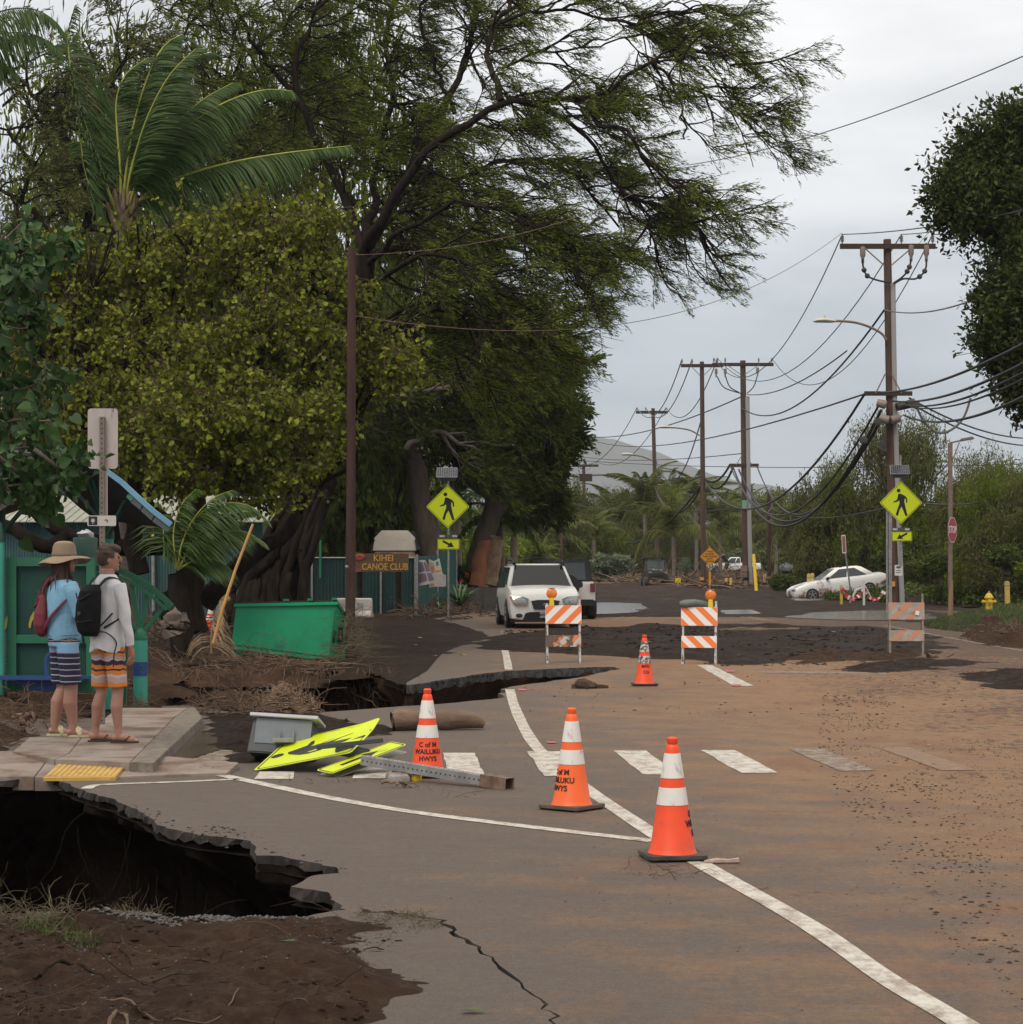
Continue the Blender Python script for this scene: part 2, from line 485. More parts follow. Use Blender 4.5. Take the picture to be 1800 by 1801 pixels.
# caked dark spots of wet mud
spots=nz(nt,v,5.2,9,.74,(1.5,.9,1));zone=nz(nt,v,.5,3,.5)
sm=math_n(nt,'ADD',spots,math_n(nt,'MULTIPLY',math_n(nt,'ADD',zone,grad),.34))
c=mixc(nt,ramp(nt,sm,.80,.86,(0,0,0),(.8,.8,.8)),c,(.060,.037,.025))
L.new(c,b.inputs['Base Color'])
L.new(ramp(nt,blot2,.3,.7,(.62,)*3,(.9,)*3),b.inputs['Roughness'])
b.inputs['Specular IOR Level'].default_value=.35
bp=nt.nodes.new('ShaderNodeBump');bp.inputs['Distance'].default_value=.010
L.new(math_n(nt,'ADD',math_n(nt,'ADD',fine,math_n(nt,'MULTIPLY',aggregate.outputs['Distance'],.6)),math_n(nt,'MULTIPLY',spots,1.6)),bp.inputs['Height'])
L.new(bp.outputs[0],b.inputs['Normal']);L.new(b.outputs[0],out.inputs[0])
m_edge=mat('broken_asphalt_edge',(.030,.028,.028),.9,(.09,.085,.08),14,(.4,.65),bump=.02,bsc=30)
# ---- base ground, one sheet to the horizon with the two washed out holes and the far rise
def grow(poly,d):
 n=len(poly);out=[]
 area=sum(poly[i-1].x*poly[i].y-poly[i].x*poly[i-1].y for i in range(n))
 sg=1 if area>0 else -1
 for i in range(n):
  t=poly[(i+2)%n]-poly[i-2]
  t=t.normalized() if t.length>1e-6 else Vector((1,0))
  out.append(poly[i]+Vector((t.y,-t.x))*d*sg)
 return out
def hull_like(poly,d,step):
 # smoothed enlarged outline without self crossings: support of an offset, sampled radially
 cx=sum(p.x for p in poly)/len(poly);cy=sum(p.y for p in poly)/len(poly)
 return poly
outer=[Vector(p) for p in ((-3200,2),(3200,2),(3200,6000),(-3200,6000))]
ex=[]
for yy in list(range(100,400,12))+[400,600,1000,2000,4000]:
 for xx in np.linspace(-1.2,1.2,13):ex.append((xx*yy*.35,yy))
GH1=grow(HOLE1,.03)
GH2=grow(HOLE2,.03)
V,Fc=sheet(outer,[HOLE1,HOLE2],lambda x,y:-0.10+zg(x,y),ex)
me=bpy.data.meshes.new('ground');me.from_pydata(V,[],Fc);me.materials.append(m_soil)
ground=link('ground',me);tag(ground,kind='structure')
# ---- road slab, 10 cm thick, broken round the holes
ROAD_L=[(-9,3.2),(-9,17.15)]
road_out=[Vector(p) for p in ((-9.0,3.2),(9.5,3.2),(12.5,20),(14.5,34),(16.5,44),(21,50),(30,54),(30,70),(16,74),(8,88),(-1.0,90),(-1.4,72),(-2.8,62),
   )]
left_edge=px_poly([(800,1096),(835,1108),(860,1118),(800,1140),(780,1148),(768,1160),(752,1180),(735,1190)])
tip=HOLE2.index(min(HOLE2,key=lambda p:(p-Vector(G(708,1205).xy)).length))
V2=[Vector(p) for p in left_edge]
cl=V2[-1]
near_left=px_poly([(-400,1300),(270,1262),(330,1240)])
# outline: near part goes round hole 2 on the left; the hole cuts it open
road_out+=V2+[Vector(G(715,1201).xy),Vector(G(716,1212).xy),Vector(G(650,1218).xy),Vector(G(400,1215).xy),Vector(G(285,1215).xy),Vector(G(285,1250).xy),Vector(G(250,1262).xy),Vector((-9,23.0))]
ex=[]
V,Fc=sheet(road_out,[HOLE1,HOLE2,CRACK],lambda x,y:0.0,ex)
bm=bmesh.new()
bv=[bm.verts.new(v) for v in V]
for f in Fc:
 try:bm.faces.new([bv[i] for i in f])
 except ValueError:pass
for v_ in list(bm.verts):
 if not v_.link_faces:bm.verts.remove(v_)
bmesh.ops.recalc_face_normals(bm,faces=bm.faces)
if sum(f.normal.z for f in bm.faces)<0:bmesh.ops.reverse_faces(bm,faces=bm.faces)
be=[e for e in bm.edges if len(e.link_faces)==1]
r_=bmesh.ops.extrude_edge_only(bm,edges=be)
nv=[g for g in r_['geom'] if isinstance(g,bmesh.types.BMVert)]
rr=random.Random(11)
for v_ in nv:
 v_.co.z=(-0.055 if v_.co.y<19 else -.13)+rr.uniform(-.02,.02);v_.co.x+=rr.uniform(-.02,.02);v_.co.y+=rr.uniform(-.02,.02)
for g in r_['geom']:
 if isinstance(g,bmesh.types.BMFace):g.material_index=2 if g.calc_center_median().y<19 else 1
me=bpy.data.meshes.new('road');bm.to_mesh(me);bm.free()
me.materials.append(m_road);me.materials.append(m_edge);me.materials.append(mat('dark_rim',(.020,.015,.013),.95,(.045,.036,.030),16))
road=link('road',me);tag(road,kind='structure')
# ---- pits: wall rings undercut below the slab and a lumpy floor
def pit(name,poly,depth,under,m,seed):
 poly=subdiv(poly,.25);n=len(poly)
 cx=sum(p.x for p in poly)/n;cy=sum(p.y for p in poly)/n
 # outline simplified to a smooth loop
 sm=poly[:]
 for _ in range(14):sm=[(sm[i-1]+sm[i]*2+sm[(i+1)%n])/4 for i in range(n)]
 g=grow(sm,1.0)
 nrm=[(g[i]-sm[i]).normalized() for i in range(n)]
 for _ in range(20):nrm=[((nrm[i-1]+nrm[i]*2+nrm[(i+1)%n])/4) for i in range(n)]
 levels=[(-.02,.03),(-.16,.06),(-.35,under*.55),(-.6,under*.9),(-.9,under),(-1.3,under*.9),(-1.7,under*.6),(-depth,under*.15)]
 vs=[];fs=[]
 rr=random.Random(seed)
 for li,(z,d) in enumerate(levels):
  for i in range(n):
   k=0 if li==0 else 1
   base=poly[i] if li<2 else sm[i]
   if li==0:vs.append((base.x+nrm[i].x*d,base.y+nrm[i].y*d,z));continue
   w=float(fbm(np.array(i*.21+li*.3),np.array(li*.8+seed)))
   p=base+nrm[i]*((d if under>0 or base.x<-2.3 else abs(d))+.25*w*k)
   vs.append((p.x,p.y,z+(.08*rr.uniform(-1,1))*(li>1)))
 for li in range(len(levels)-1):
  for i in range(n):
   j=(i+1)%n;a,b_=li*n+i,li*n+j
   fs.append((a,b_,b_+n,a+n))
 bm=bmesh.new();bb=[bm.verts.new(v) for v in vs]
 for f in fs:bm.faces.new([bb[i] for i in f])
 bmesh.ops.triangulate(bm,faces=bm.faces[:])
 me=bpy.data.meshes.new(name);bm.to_mesh(me);bm.free();me.materials.append(m)
 for p in me.polygons:p.use_smooth=True
 o=link(name,me);tag(o,kind='structure')
 fl=np.array(vs[-n:]);x0,y0=fl[:,0].min()-.6,fl[:,1].min()-.6;x1,y1=fl[:,0].max()+.6,fl[:,1].max()+.6
 gx,gy=np.meshgrid(np.arange(x0,x1,.14),np.arange(y0,y1,.14))
 z=-depth+.35+fbm(gx*1.3,gy*1.3,seed,5)*.5
 return grid_obj(name+'_floor',gx,gy,z,m,o)
def grid_obj(name,gx,gy,z,m,parent=None,mask=None):
 ny,nx=gx.shape
 V=np.stack([gx,gy,z],-1).reshape(-1,3)
 idx=np.arange(nx*ny).reshape(ny,nx)
 q=np.stack([idx[:-1,:-1],idx[:-1,1:],idx[1:,1:],idx[1:,:-1]],-1).reshape(-1,4)
 if mask is not None:
  mk=mask.reshape(-1)[q].any(1);q=q[mk]
 used=np.unique(q);re=np.full(nx*ny,-1);re[used]=np.arange(len(used))
 me=np_mesh(name,V[used],re[q],smooth=True);me.materials.append(m)
 return link(name,me,parent)
def sdist(px_,py_,poly):
 """signed distance, inside positive"""
 d=np.full(px_.shape,1e9);ins=np.zeros(px_.shape,bool);n=len(poly)
 for i in range(n):
  ax,ay=poly[i];bx,by=poly[(i+1)%n]
  ex_,ey_=bx-ax,by-ay
  t=np.clip(((px_-ax)*ex_+(py_-ay)*ey_)/(ex_*ex_+ey_*ey_+1e-12),0,1)
  d=np.minimum(d,np.hypot(px_-ax-t*ex_,py_-ay-t*ey_))
  c=((ay>py_) != (by>py_)) & (px_<(bx-ax)*(py_-ay)/(by-ay+1e-12)+ax)
  ins ^= c
 return np.where(ins,d,-d)
MOUND_H=[]
PUD=[px_poly(q) for q in ([(1012,1062),(1060,1060),(1126,1062),(1140,1070),(1120,1078),(1050,1081),(1012,1080)],[(1380,1086),(1440,1077),(1560,1074),(1640,1082),(1650,1090),(1560,1092),(1440,1090)],[(1265,1074),(1320,1073),(1345,1080),(1280,1082)],[(1385,1053),(1480,1050),(1500,1055),(1400,1058)])]
def mound(name,poly,h,edge,res,m,namp=.03,ns=1.5,seed=0,base=0.0,avoid=None,label=None,cat=None,kind='structure',prof=1.0,ydep=None,parent=None):
 P_=np.array([[p[0],p[1]] for p in poly])
 x0,y0=P_.min(0)-edge*.5;x1,y1=P_.max(0)+edge*.5
 gx,gy=np.meshgrid(np.arange(x0,x1,res),np.arange(y0,y1,res*(1.0 if ydep is None else ydep)))
 sd=sdist(gx,gy,[tuple(p) for p in P_])
 sd=sd+fbm(gx*ns*.7,gy*ns*.7,seed+9,5)*edge*.8
 t=np.clip(sd/edge,-.3,1)
 z=np.where(t>0,h*(t*t*(3-2*t))**prof,t*h*.5-.02)
 z=z+fbm(gx*ns,gy*ns,seed,6)*namp*np.clip(t+.25,0,1)*1.6
 if res<.06:z=z+fbm(gx*9,gy*16,seed+3,4)*.035*np.clip(t+.1,0,1)
 if base==0 and y0>40:
  for pu in PUD:
   sp_=sdist(gx,gy,[tuple(p) for p in pu])+fbm(gx*.9,gy*.5,5,4)*.8;z=np.where(sp_>-1.2,np.minimum(z,.012+.045*np.clip(-sp_-.1,-1,1)),z)
 mask=z>-.035
 if avoid is not None:
  for a in avoid:mask &= sdist(gx,gy,[tuple(p) for p in a])<-.03
 o=grid_obj(name,gx,gy,z+base,m,parent,mask)
 tag(o,label,cat,kind=kind)
 MOUND_H.append((x0,y0,gx[0,1]-gx[0,0],gy[1,0]-gy[0,0],z+base,mask))
 return o
def ground_z(x,y):
 z=max(0.0,zg(x,y)-.1)
 for x0,y0,dx,dy,Z,mk in MOUND_H:
  i,j=int((y-y0)/dy),int((x-x0)/dx)
  if 0 <= i<Z.shape[0] and 0 <= j<Z.shape[1] and mk[i,j]:z=max(z,float(Z[i,j]))
 return z
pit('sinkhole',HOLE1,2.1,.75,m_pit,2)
pit('washout_gully',HOLE2,1.5,-.4,m_bank,6)
# ---- mud deposits
W= lambda pts:[Vector(p) for p in px_poly(pts)]
mound('mud',W([(-500,1606),(-60,1604),(40,1612),(100,1626),(190,1624),(270,1624),(350,1634),(450,1638),(505,1622),(560,1608),(604,1604),(700,1618),(745,1632),(670,1668),(630,1700),
   (692,1730),(650,1775),(560,1830),(300,1990),(-700,2000)]),.10,.55,.022,m_mud2,.05,2.6,21,avoid=[HOLE1])
mound('mud',W([(835,1140),(852,1122),(940,1110),(1100,1103),(1300,1100),(1500,1104),(1600,1110),(1660,1124),(1640,1148),(1560,1160),(1420,1162),(1300,1168),(1230,1160),(1110,1158),(980,1150),
   (900,1146)]),.075,.9,.07,m_soil,.045,1.1,31)
mound('mud',W([(300,1183),(420,1185),(600,1188),(690,1199),(735,1188),(768,1158),(790,1144),(860,1128),(850,1112),(780,1092),(700,1078),(560,1074),(300,1080),(180,1100),(180,1183)]),.045,.5,.07,m_soil,.05,1.2,41,avoid=[HOLE2],base=.0)
mound('mud',W([(1470,1182),(1500,1168),(1580,1162),(1700,1160),(1745,1165),(1640,1178),(1540,1186)]),.04,.6,.05,m_soil,.03,1.7,51)
mound('mud',W([(1700,1192),(1740,1176),(1810,1176),(1900,1190),(1850,1215),(1760,1212)]),.04,.5,.05,m_soil,.035,1.7,52)
mound('mud',W([(350,1254),(560,1262),(700,1284),(660,1300),(500,1335),(420,1348),(372,1325),(352,1290)]),.05,.45,.035,m_soil,.03,2.2,53,avoid=[HOLE2])
mound('mud',W([(-300,1262),(60,1295),(20,1322),(-20,1338),(-300,1345)]),.16,.6,.05,m_mud2,.05,2.2,54)
mound('mud',W([(1385,1148),(1470,1150),(1560,1152),(1640,1146),(1600,1160),(1400,1168)]),.05,.4,.05,m_mud2,.05,2.0,55)
# dark mud flats beyond the asphalt
mound('mud',W([(880,1062),(1010,1052),(1250,1047),(1500,1052),(1660,1068),(1720,1095),(1640,1098),(1540,1092),(1300,1086),(1100,1086),(960,1092),(880,1090)]) ,.05,2.0,.25,m_soil,.06,.5,56)
mound('mud',[Vector(p) for p in ((-4,92),(30,92),(45,130),(45,175),(-8,175),(-8,110))],.16,3.0,.45,m_soil,.12,.4,57)
mound('mud',[Vector(p) for p in ((12.6,44),(15.8,49),(30,53.5),(40,60),(40,47),(16,38))],.13,1.6,.12,m_soil,.09,.9,58)
# ---- water lying in the low spots
m_water,nt,out=new_mat('standing_water');L=nt.links
b=nt.nodes.new('ShaderNodeBsdfPrincipled');b.inputs['Base Color'].default_value=rgb((.10,.075,.06));b.inputs['Roughness'].default_value=.16
b.inputs['IOR'].default_value=1.33;b.inputs['Specular IOR Level'].default_value=1.0
tc=nt.nodes.new('ShaderNodeTexCoord');bp=nt.nodes.new('ShaderNodeBump');bp.inputs['Distance'].default_value=.018
L.new(nz(nt,tc.outputs['Object'],5,4,.6,(.6,1,1)),bp.inputs['Height']);L.new(bp.outputs[0],b.inputs['Normal']);L.new(b.outputs[0],out.inputs[0])
def puddle(poly,z,seed):
 P_=np.array([[p[0],p[1]] for p in poly]);x0,y0=P_.min(0)-.3;x1,y1=P_.max(0)+.3
 res=max(.03,(x1-x0)/90)
 gx,gy=np.meshgrid(np.arange(x0,x1,res),np.arange(y0,y1,res*2))
 sd=sdist(gx,gy,[tuple(p) for p in P_])+fbm(gx*1.1,gy*.5,seed,5)*(x1-x0)*.07
 o=grid_obj('water',gx,gy,np.full(gx.shape,z),m_water,None,sd>0);tag(o,kind='structure')
puddle(W([(1012,1062),(1060,1060),(1126,1062),(1140,1070),(1120,1078),(1050,1081),(1012,1080)]),.016,1)
puddle(W([(1380,1086),(1440,1077),(1560,1074),(1640,1082),(1650,1090),(1560,1092),(1440,1090)]),.016,2)
puddle(W([(1265,1074),(1320,1073),(1345,1080),(1280,1082)]),.016,3)
puddle(W([(300,1318),(345,1290),(378,1292),(390,1320),(330,1338),(285,1334)]),.012,4)
puddle(W([(1385,1053),(1480,1050),(1500,1055),(1400,1058)]),.016,5)
# ---- painted lines, thin sheets on the asphalt
def paint_mat(name,c,wear,lo,hi):
 m,nt,out=new_mat(name);L=nt.links
 b=nt.nodes.new('ShaderNodeBsdfPrincipled');tc=nt.nodes.new('ShaderNodeTexCoord');v=tc.outputs['Object']
 n=nz(nt,v,7,9,.75,(1.2,.7,1));n2=nz(nt,v,60,3,.7)
 col=mixc(nt,ramp(nt,n2,.3,.7),c,tuple(q*.8 for q in c))
 col=mixc(nt,ramp(nt,n,lo,hi),col,wear)
 L.new(col,b.inputs['Base Color']);b.inputs['Roughness'].default_value=.75;L.new(b.outputs[0],out.inputs[0]);MATS[name]=m
 return m
m_white=paint_mat('road_paint_white',(.56,.53,.47),(.20,.14,.10),.44,.66)
m_faded=paint_mat('road_paint_faded',(.30,.235,.18),(.135,.092,.064),.40,.55)
m_ghost=paint_mat('road_paint_ghost',(.27,.19,.13),(.18,.11,.065),.33,.5)
m_yel=paint_mat('road_paint_yellow',(.36,.22,.06),(.14,.10,.07),.35,.7)
def band(name,pts,w,m,z=.004):
 pts=[Vector(p) for p in pts]
 # smooth the run
 q=[]
 for i in range(len(pts)-1):
  p0=pts[max(i-1,0)];p1=pts[i];p2=pts[i+1];p3=pts[min(i+2,len(pts)-1)]
  for j in range(8):
   t=j/8
   q.append(.5*((2*p1)+(p2-p0)*t+(2*p0-5*p1+4*p2-p3)*t*t+(3*p1-3*p2+p3-p0)*t**3))
 q.append(pts[-1]);mb=MB();vs=[];rr=random.Random(len(q))
 for i,p in enumerate(q):
  t=(q[min(i+1,len(q)-1)]-q[max(i-1,0)]).normalized();nn=Vector((-t.y,t.x))
  a=w/2*(1+.03*math.sin(i*.7))
  vs+=[(p.x+nn.x*a,p.y+nn.y*a,z),(p.x-nn.x*a,p.y-nn.y*a,z)]
 mb.add(vs,[(2*i,2*i+1,2*i+3,2*i+2) for i in range(len(q)-1)],False)
 o=mb.build(name,m,road)
 return o
band('edge_line',W([(897,1213),(905,1242),(922,1280),(945,1315),(985,1350),(1035,1390),(1145,1464),(1240,1524),(1420,1626),(1560,1722),(1700,1806),(1860,1915)]),.125,m_white)
band('edge_line',W([(385,1363),(470,1381),(560,1400),(700,1425),(850,1445),(1000,1463),(1150,1480)]),.125,m_white)
band('edge_line',W([(152,1388),(168,1382),(220,1379),(310,1376),(420,1371)]),.09,m_white)
band('edge_line',W([(885,1108),(886,1116)]),.12,m_faded)
band('edge_line',W([(888,1143),(892,1160),(895,1178)]),.13,m_white)
band('edge_line',W([(1558,1100),(1640,1116),(1720,1131),(1830,1150)]),.13,m_faded)
for ln in ([(1082,1090),(1105,1083),(1128,1079)],[(1098,1090),(1120,1084),(1145,1080)],[(1275,1080),(1310,1086),(1348,1092)],[(1290,1080),(1330,1087),(1365,1093)],[(1100,1082),(1180,1088),(1280,1092)]):
 band('centre_line',W(ln),.11,m_yel)
def quad(name,pts,m,z=.0045):
 q=subdiv(W(pts),.25);rr=random.Random(int(pts[0][0]));mb=MB()
 mb.add([(p.x+rr.uniform(-.008,.008),p.y+rr.uniform(-.012,.012),z) for p in q],[tuple(range(len(q)))],False)
 return mb.build(name,m,road)
for q,m in (([(780,1325),(835,1325),(853,1367),(790,1367)],m_white),([(927,1322),(984,1322),(1024,1365),(958,1366)],m_white),
             ([(1079,1321),(1136,1321),(1196,1363),(1131,1363)],m_white),([(1233,1320),(1293,1320),(1368,1360),(1303,1360)],m_white),
             ([(1387,1318),(1446,1317),(1540,1356),(1479,1357)],m_faded),([(1542,1315),(1598,1315),(1718,1355),(1656,1356)],m_ghost),
             ([(456,1358),(518,1358),(515,1371),(446,1371)],m_white),([(632,1340),(690,1340),(688,1370),(618,1370)],m_white),
             ([(345,1315),(415,1312),(400,1342),(320,1345)],m_faded),([(1226,1170),(1252,1170),(1326,1207),(1292,1207)],m_white)):
 quad('crosswalk_bar',q,m)
quad('stop_line',[(1340,1180),(1560,1183),(1560,1186),(1340,1184)],m_faded)
# ---- concrete sidewalk corner with curb ramp
m_conc=mat('sidewalk_concrete',(.20,.16,.135),.85,(.27,.225,.19),3,(.3,.7),(.13,.075,.05),1.6,(.48,.62),bump=.004,bsc=90)
m_kerb=mat('kerb_concrete',(.20,.17,.14),.9,(.11,.08,.06),9,(.4,.7),bump=.02,bsc=25)
sidewalk=thing('sidewalk',None,None,G(180,1310));tag(sidewalk,kind='structure')
def slab(pts,name,m=m_conc,z1=.10,z0=-.09,par=sidewalk):
 q=[G(a,b_,z1) for a,b_ in pts];n=len(q);mb=MB()
 zr= lambda p:z1+(.075*max(0,min(1,(p.y-17.15)/1.45)) if name=='ramp_panel' else 0)
 mb.add([(p.x,p.y,zr(p)) for p in q]+[(p.x,p.y,z0) for p in q],[tuple(range(n))]+[(i,i+n,(i+1)%n+n,(i+1)%n) for i in range(n)],False)
 return mb.build(name,m,par,True,bevel=.004)
slab([(22,1322),(52,1297),(143,1297),(121,1325),(96,1336)],'concrete_panel')
slab([(97,1336),(122,1325),(144,1297),(271.5,1297),(228.5,1341)],'concrete_panel')
slab([(145,1296),(186,1262),(306.5,1262),(273,1296)],'concrete_panel')
slab([(187,1261),(206,1245),(330.5,1245),(307.5,1261)],'concrete_panel')
slab([(229,1341),(308,1261),(331,1245),(343,1244),(356,1262),(270,1342)],'kerb',m_kerb,.105)
slab([(-300,1336),(95,1336),(60,1366),(-320,1366)],'ramp_panel',m_conc,.02)
slab([(96,1336),(227,1340),(195,1367),(61,1367)],'ramp_panel',m_conc,.02)
slab([(227,1342),(300,1343),(420,1350),(400,1362),(196,1367)],'ramp_panel',m_conc,.012)
m_tact=mat('tactile_yellow',(.52,.33,.085),.7,(.42,.25,.06),6,dirt=(.2,.12,.06),dsc=9,dp=(.55,.7))
tp=thing('tactile_plate',None,None,G(150,1353));tp.parent=sidewalk;tp.matrix_parent_inverse=Matrix.Translation(sidewalk.location).inverted()
mb=MB();q=[G(a,b_,.05) for a,b_ in ((108,1343),(228,1343),(203,1362),(76,1363))]
ZT= lambda p:.02+.075*max(0,min(1,(p.y-17.15)/1.45))+.008
mb.add([(p.x,p.y,ZT(p)) for p in q]+[(p.x,p.y,0) for p in q],[(0,1,2,3)]+[(i,i+4,(i+1)%4+4,(i+1)%4) for i in range(4)])
for i in range(13):
 t=(i+.5)/13
 a=q[0].lerp(q[1],t);c_=q[3].lerp(q[2],t);a,c_=a.lerp(c_,.05),a.lerp(c_,.95)
 mb.bar((a.x,a.y,ZT(a)+.002),(c_.x,c_.y,ZT(c_)+.002),.035,.008)
bpy.data.objects.remove(tp)
mb.build('tactile_plate',m_tact,sidewalk,True)
# ---- far hill faded by the air
prof=[(-2500,700),(0,770),(500,745),(760,745),(900,757),(1000,770),(1050,776),(1100,790),(1160,806),(1210,826),(1260,838),(1300,846),(1340,858),(1400,872),(1500,900),(1700,940),(2600,960)]
m_hill=mat('hill_slope',(.09,.10,.105),.95,(.12,.125,.125),.012,(.35,.65),(.09,.105,.10),.02,(.45,.6))
xs=np.linspace(-2400,2000,120);us=np.linspace(0,1,26)
px_of=xs/3400*F+900
top=CAM_H+(HOR-np.interp(px_of,[p[0] for p in prof],[p[1] for p in prof]))/F*3400
gx,gu=np.meshgrid(xs,us)
ridge=np.interp(gx,xs,top)
gy=2300+gu*1100+0*gx
z=ridge*np.sin(gu*math.pi/2)**1.3+fbm(gx*.006,gy*.006,3,5)*40*np.sin(gu*math.pi)-1
z2=np.vstack([z,(z[-1]*.2)[None,:]]);gx2=np.vstack([gx,gx[-1:]]);gy2=np.vstack([gy,gy[-1:]+900])
hill=grid_obj('hills',gx2,gy2,z2,m_hill);tag(hill,kind='structure')
# ================================================================ TREES
def _norm(a):return a/(np.linalg.norm(a,axis=-1,keepdims=True)+1e-9)
def tubes_np(Pt,Rd,n):
 """Pt (m,k,3), Rd (m,k) -> verts, quads"""
 m,k,_=Pt.shape
 d=_norm(np.gradient(Pt,axis=1))
 up=np.where(np.abs(d[...,2:3])>.9,np.array([1.,0,0]),np.array([0.,0,1]))
 x=_norm(np.cross(d,up));y=np.cross(d,x)
 a=np.arange(n)*2*np.pi/n
 V=Pt[:,:,None,:]+(x[:,:,None,:]*np.cos(a)[:,None]+y[:,:,None,:]*np.sin(a)[:,None])*Rd[:,:,None,None]
 idx=np.arange(m*k*n).reshape(m,k,n)
 nx=np.roll(idx,-1,2)
 Q=np.stack([idx[:,:-1],nx[:,:-1],nx[:,1:],idx[:,1:]],-1).reshape(-1,4)
 return V.reshape(-1,3),Q
class Geo:
 def __init__(s):s.V=[];s.Q=[];s.T=[];s.n=0
 def add(s,V,Q,T=None):
  s.V.append(V);s.Q.append(Q+s.n);s.T.append(np.zeros(len(V)) if T is None else T);s.n+=len(V)
 def build(s,name,m,parent=None,smooth=False,world=True,tint=True):
  me=np_mesh(name,np.concatenate(s.V),np.concatenate(s.Q),np.concatenate(s.T) if tint else None,smooth)
  me.materials.append(m)
  return link(name,me,parent,world)
def resample(pts,k):
 pts=np.array([list(p) for p in pts],float)
 # catmull-rom then even spacing
 q=[]
 for i in range(len(pts)-1):
  p0,p1,p2,p3=pts[max(i-1,0)],pts[i],pts[i+1],pts[min(i+2,len(pts)-1)]
  for j in range(8):
   t=j/8
   q.append(.5*((2*p1)+(p2-p0)*t+(2*p0-5*p1+4*p2-p3)*t*t+(3*p1-3*p2+p3-p0)*t**3))
 q.append(pts[-1]);q=np.array(q)
 L_=np.concatenate([[0],np.cumsum(np.linalg.norm(np.diff(q,axis=0),axis=1))])
 s_=np.linspace(0,L_[-1],k)
 return np.stack([np.interp(s_,L_,q[:,i]) for i in range(3)],-1)
def spawn(Pt,count,k,length,inherit,rand,bias,g,tmin=.15,wig=.12,curve=(0,0,0),weights=None):
 """children polylines (count,k,3) leaving the parents Pt (m,kk,3)"""
 m,kk,_=Pt.shape
 plen=np.linalg.norm(np.diff(Pt,axis=1),axis=2).sum(1)
 w=plen if weights is None else plen*weights
 pi=g.choice(m,count,p=w/w.sum())
 t=(tmin+(1-tmin)*g.random(count)**.8)*(kk-1)*.9999
 i0=t.astype(int);f=(t-i0)[:,None]
 p=Pt[pi,i0]*(1-f)+Pt[pi,i0+1]*f
 pd=_norm(Pt[pi,i0+1]-Pt[pi,i0])
 r=_norm(g.normal(size=(count,3)))
 r=_norm(r-pd*(r*pd).sum(-1,keepdims=True)*.7)
 d=_norm(pd*inherit+r*rand+np.array(bias))
 Ln=length[0]+(length[1]-length[0])*g.random(count)
 Ln=Ln*(1-.35*(t/(kk-1)))
 out=np.zeros((count,k,3));out[:,0]=p
 for j in range(1,k):
  d=_norm(d+g.normal(size=(count,3))*wig+np.array(curve))
  out[:,j]=out[:,j-1]+d*(Ln/(k-1))[:,None]
 return out,pi
def leaf_quads(Pt,per,length,width,along,rand,bias,g,jitter=.03,tmin=.1,upn=.5):
 """narrow leaf sprays on twigs, rhombic quads"""
 m,kk,_=Pt.shape
 c=m*per
 pi=np.repeat(np.arange(m),per)
 t=(tmin+(1-tmin)*g.random(c))*(kk-1)*.9999
 i0=t.astype(int);f=(t-i0)[:,None]
 p=Pt[pi,i0]*(1-f)+Pt[pi,i0+1]*f+g.normal(size=(c,3))*jitter
 pd=_norm(Pt[pi,i0+1]-Pt[pi,i0])
 d=_norm(pd*along+g.normal(size=(c,3))*rand+np.array(bias))
 nr=_norm(g.normal(size=(c,3))+np.array([0,0,upn]))
 s=_norm(np.cross(d,nr))
 Ln=(length[0]+(length[1]-length[0])*g.random(c))[:,None];Wd=Ln*width
 V=np.stack([p,p+d*Ln*.45+s*Wd*.5,p+d*Ln,p+d*Ln*.45-s*Wd*.5],1)
 T=np.clip(np.repeat(g.random(m),per)*.6+g.random(c)*.4,0,1)
 return V.reshape(-1,3),np.arange(c*4).reshape(-1,4),np.repeat(T,4)
def leaf_hearts(Pt,per,size,g,bias=(0,0,-.5),rand=.9,along=.3,tmin=.2,fold=.25,jitter=.04,yellow=.0):
 """broad folded leaves: two quads each"""
 m,kk,_=Pt.shape
 c=m*per;pi=np.repeat(np.arange(m),per)
 t=(tmin+(1-tmin)*g.random(c))*(kk-1)*.9999
 i0=t.astype(int);f=(t-i0)[:,None]
 p=Pt[pi,i0]*(1-f)+Pt[pi,i0+1]*f
 pd=_norm(Pt[pi,i0+1]-Pt[pi,i0])
 d=_norm(pd*along+g.normal(size=(c,3))*rand+np.array(bias))
 p=p+d*jitter+g.normal(size=(c,3))*jitter*.5
 nr=_norm(g.normal(size=(c,3))+np.array([0,-.3,.6]))
 s=_norm(np.cross(d,nr));n_=np.cross(s,d)
 S=(size[0]+(size[1]-size[0])*g.random(c))[:,None]
 fo=fold*(.3+g.random(c))[:,None]
 V=np.stack([p,p+d*S*.15+s*S*.42+n_*S*fo,p+d*S*.62+s*S*.34+n_*S*fo,p+d*S*1.0-n_*S*.1,
                  p+d*S*.62-s*S*.34+n_*S*fo,p+d*S*.15-s*S*.42+n_*S*fo],1)
 b=np.arange(c)[:,None]*6
 Q=np.concatenate([b+np.array([0,1,2,3]),b+np.array([0,3,4,5])],0)
 T=np.clip(np.repeat(g.random(m),per)*.55+g.random(c)*.45,0,1)
 return V.reshape(-1,3),Q,np.repeat(T,6)
m_bark=mat('tree_bark',(.009,.007,.005),.95,(.030,.021,.016),7,(.35,.7),spec=.1,bump=.03,bsc=12,stretch=(1,1,.3))
m_bark_l=mat('grey_bark',(.085,.065,.052),.95,(.15,.115,.09),6,(.35,.7),bump=.03,bsc=12,stretch=(1,1,.3))
m_twig=mat('twig_bark',(.032,.023,.017),.9,spec=.1)
m_kleaf=mat('kiawe_leaf',(.050,.074,.009),.8,(.175,.215,.028),spec=.12,tint=True,trans=.25)
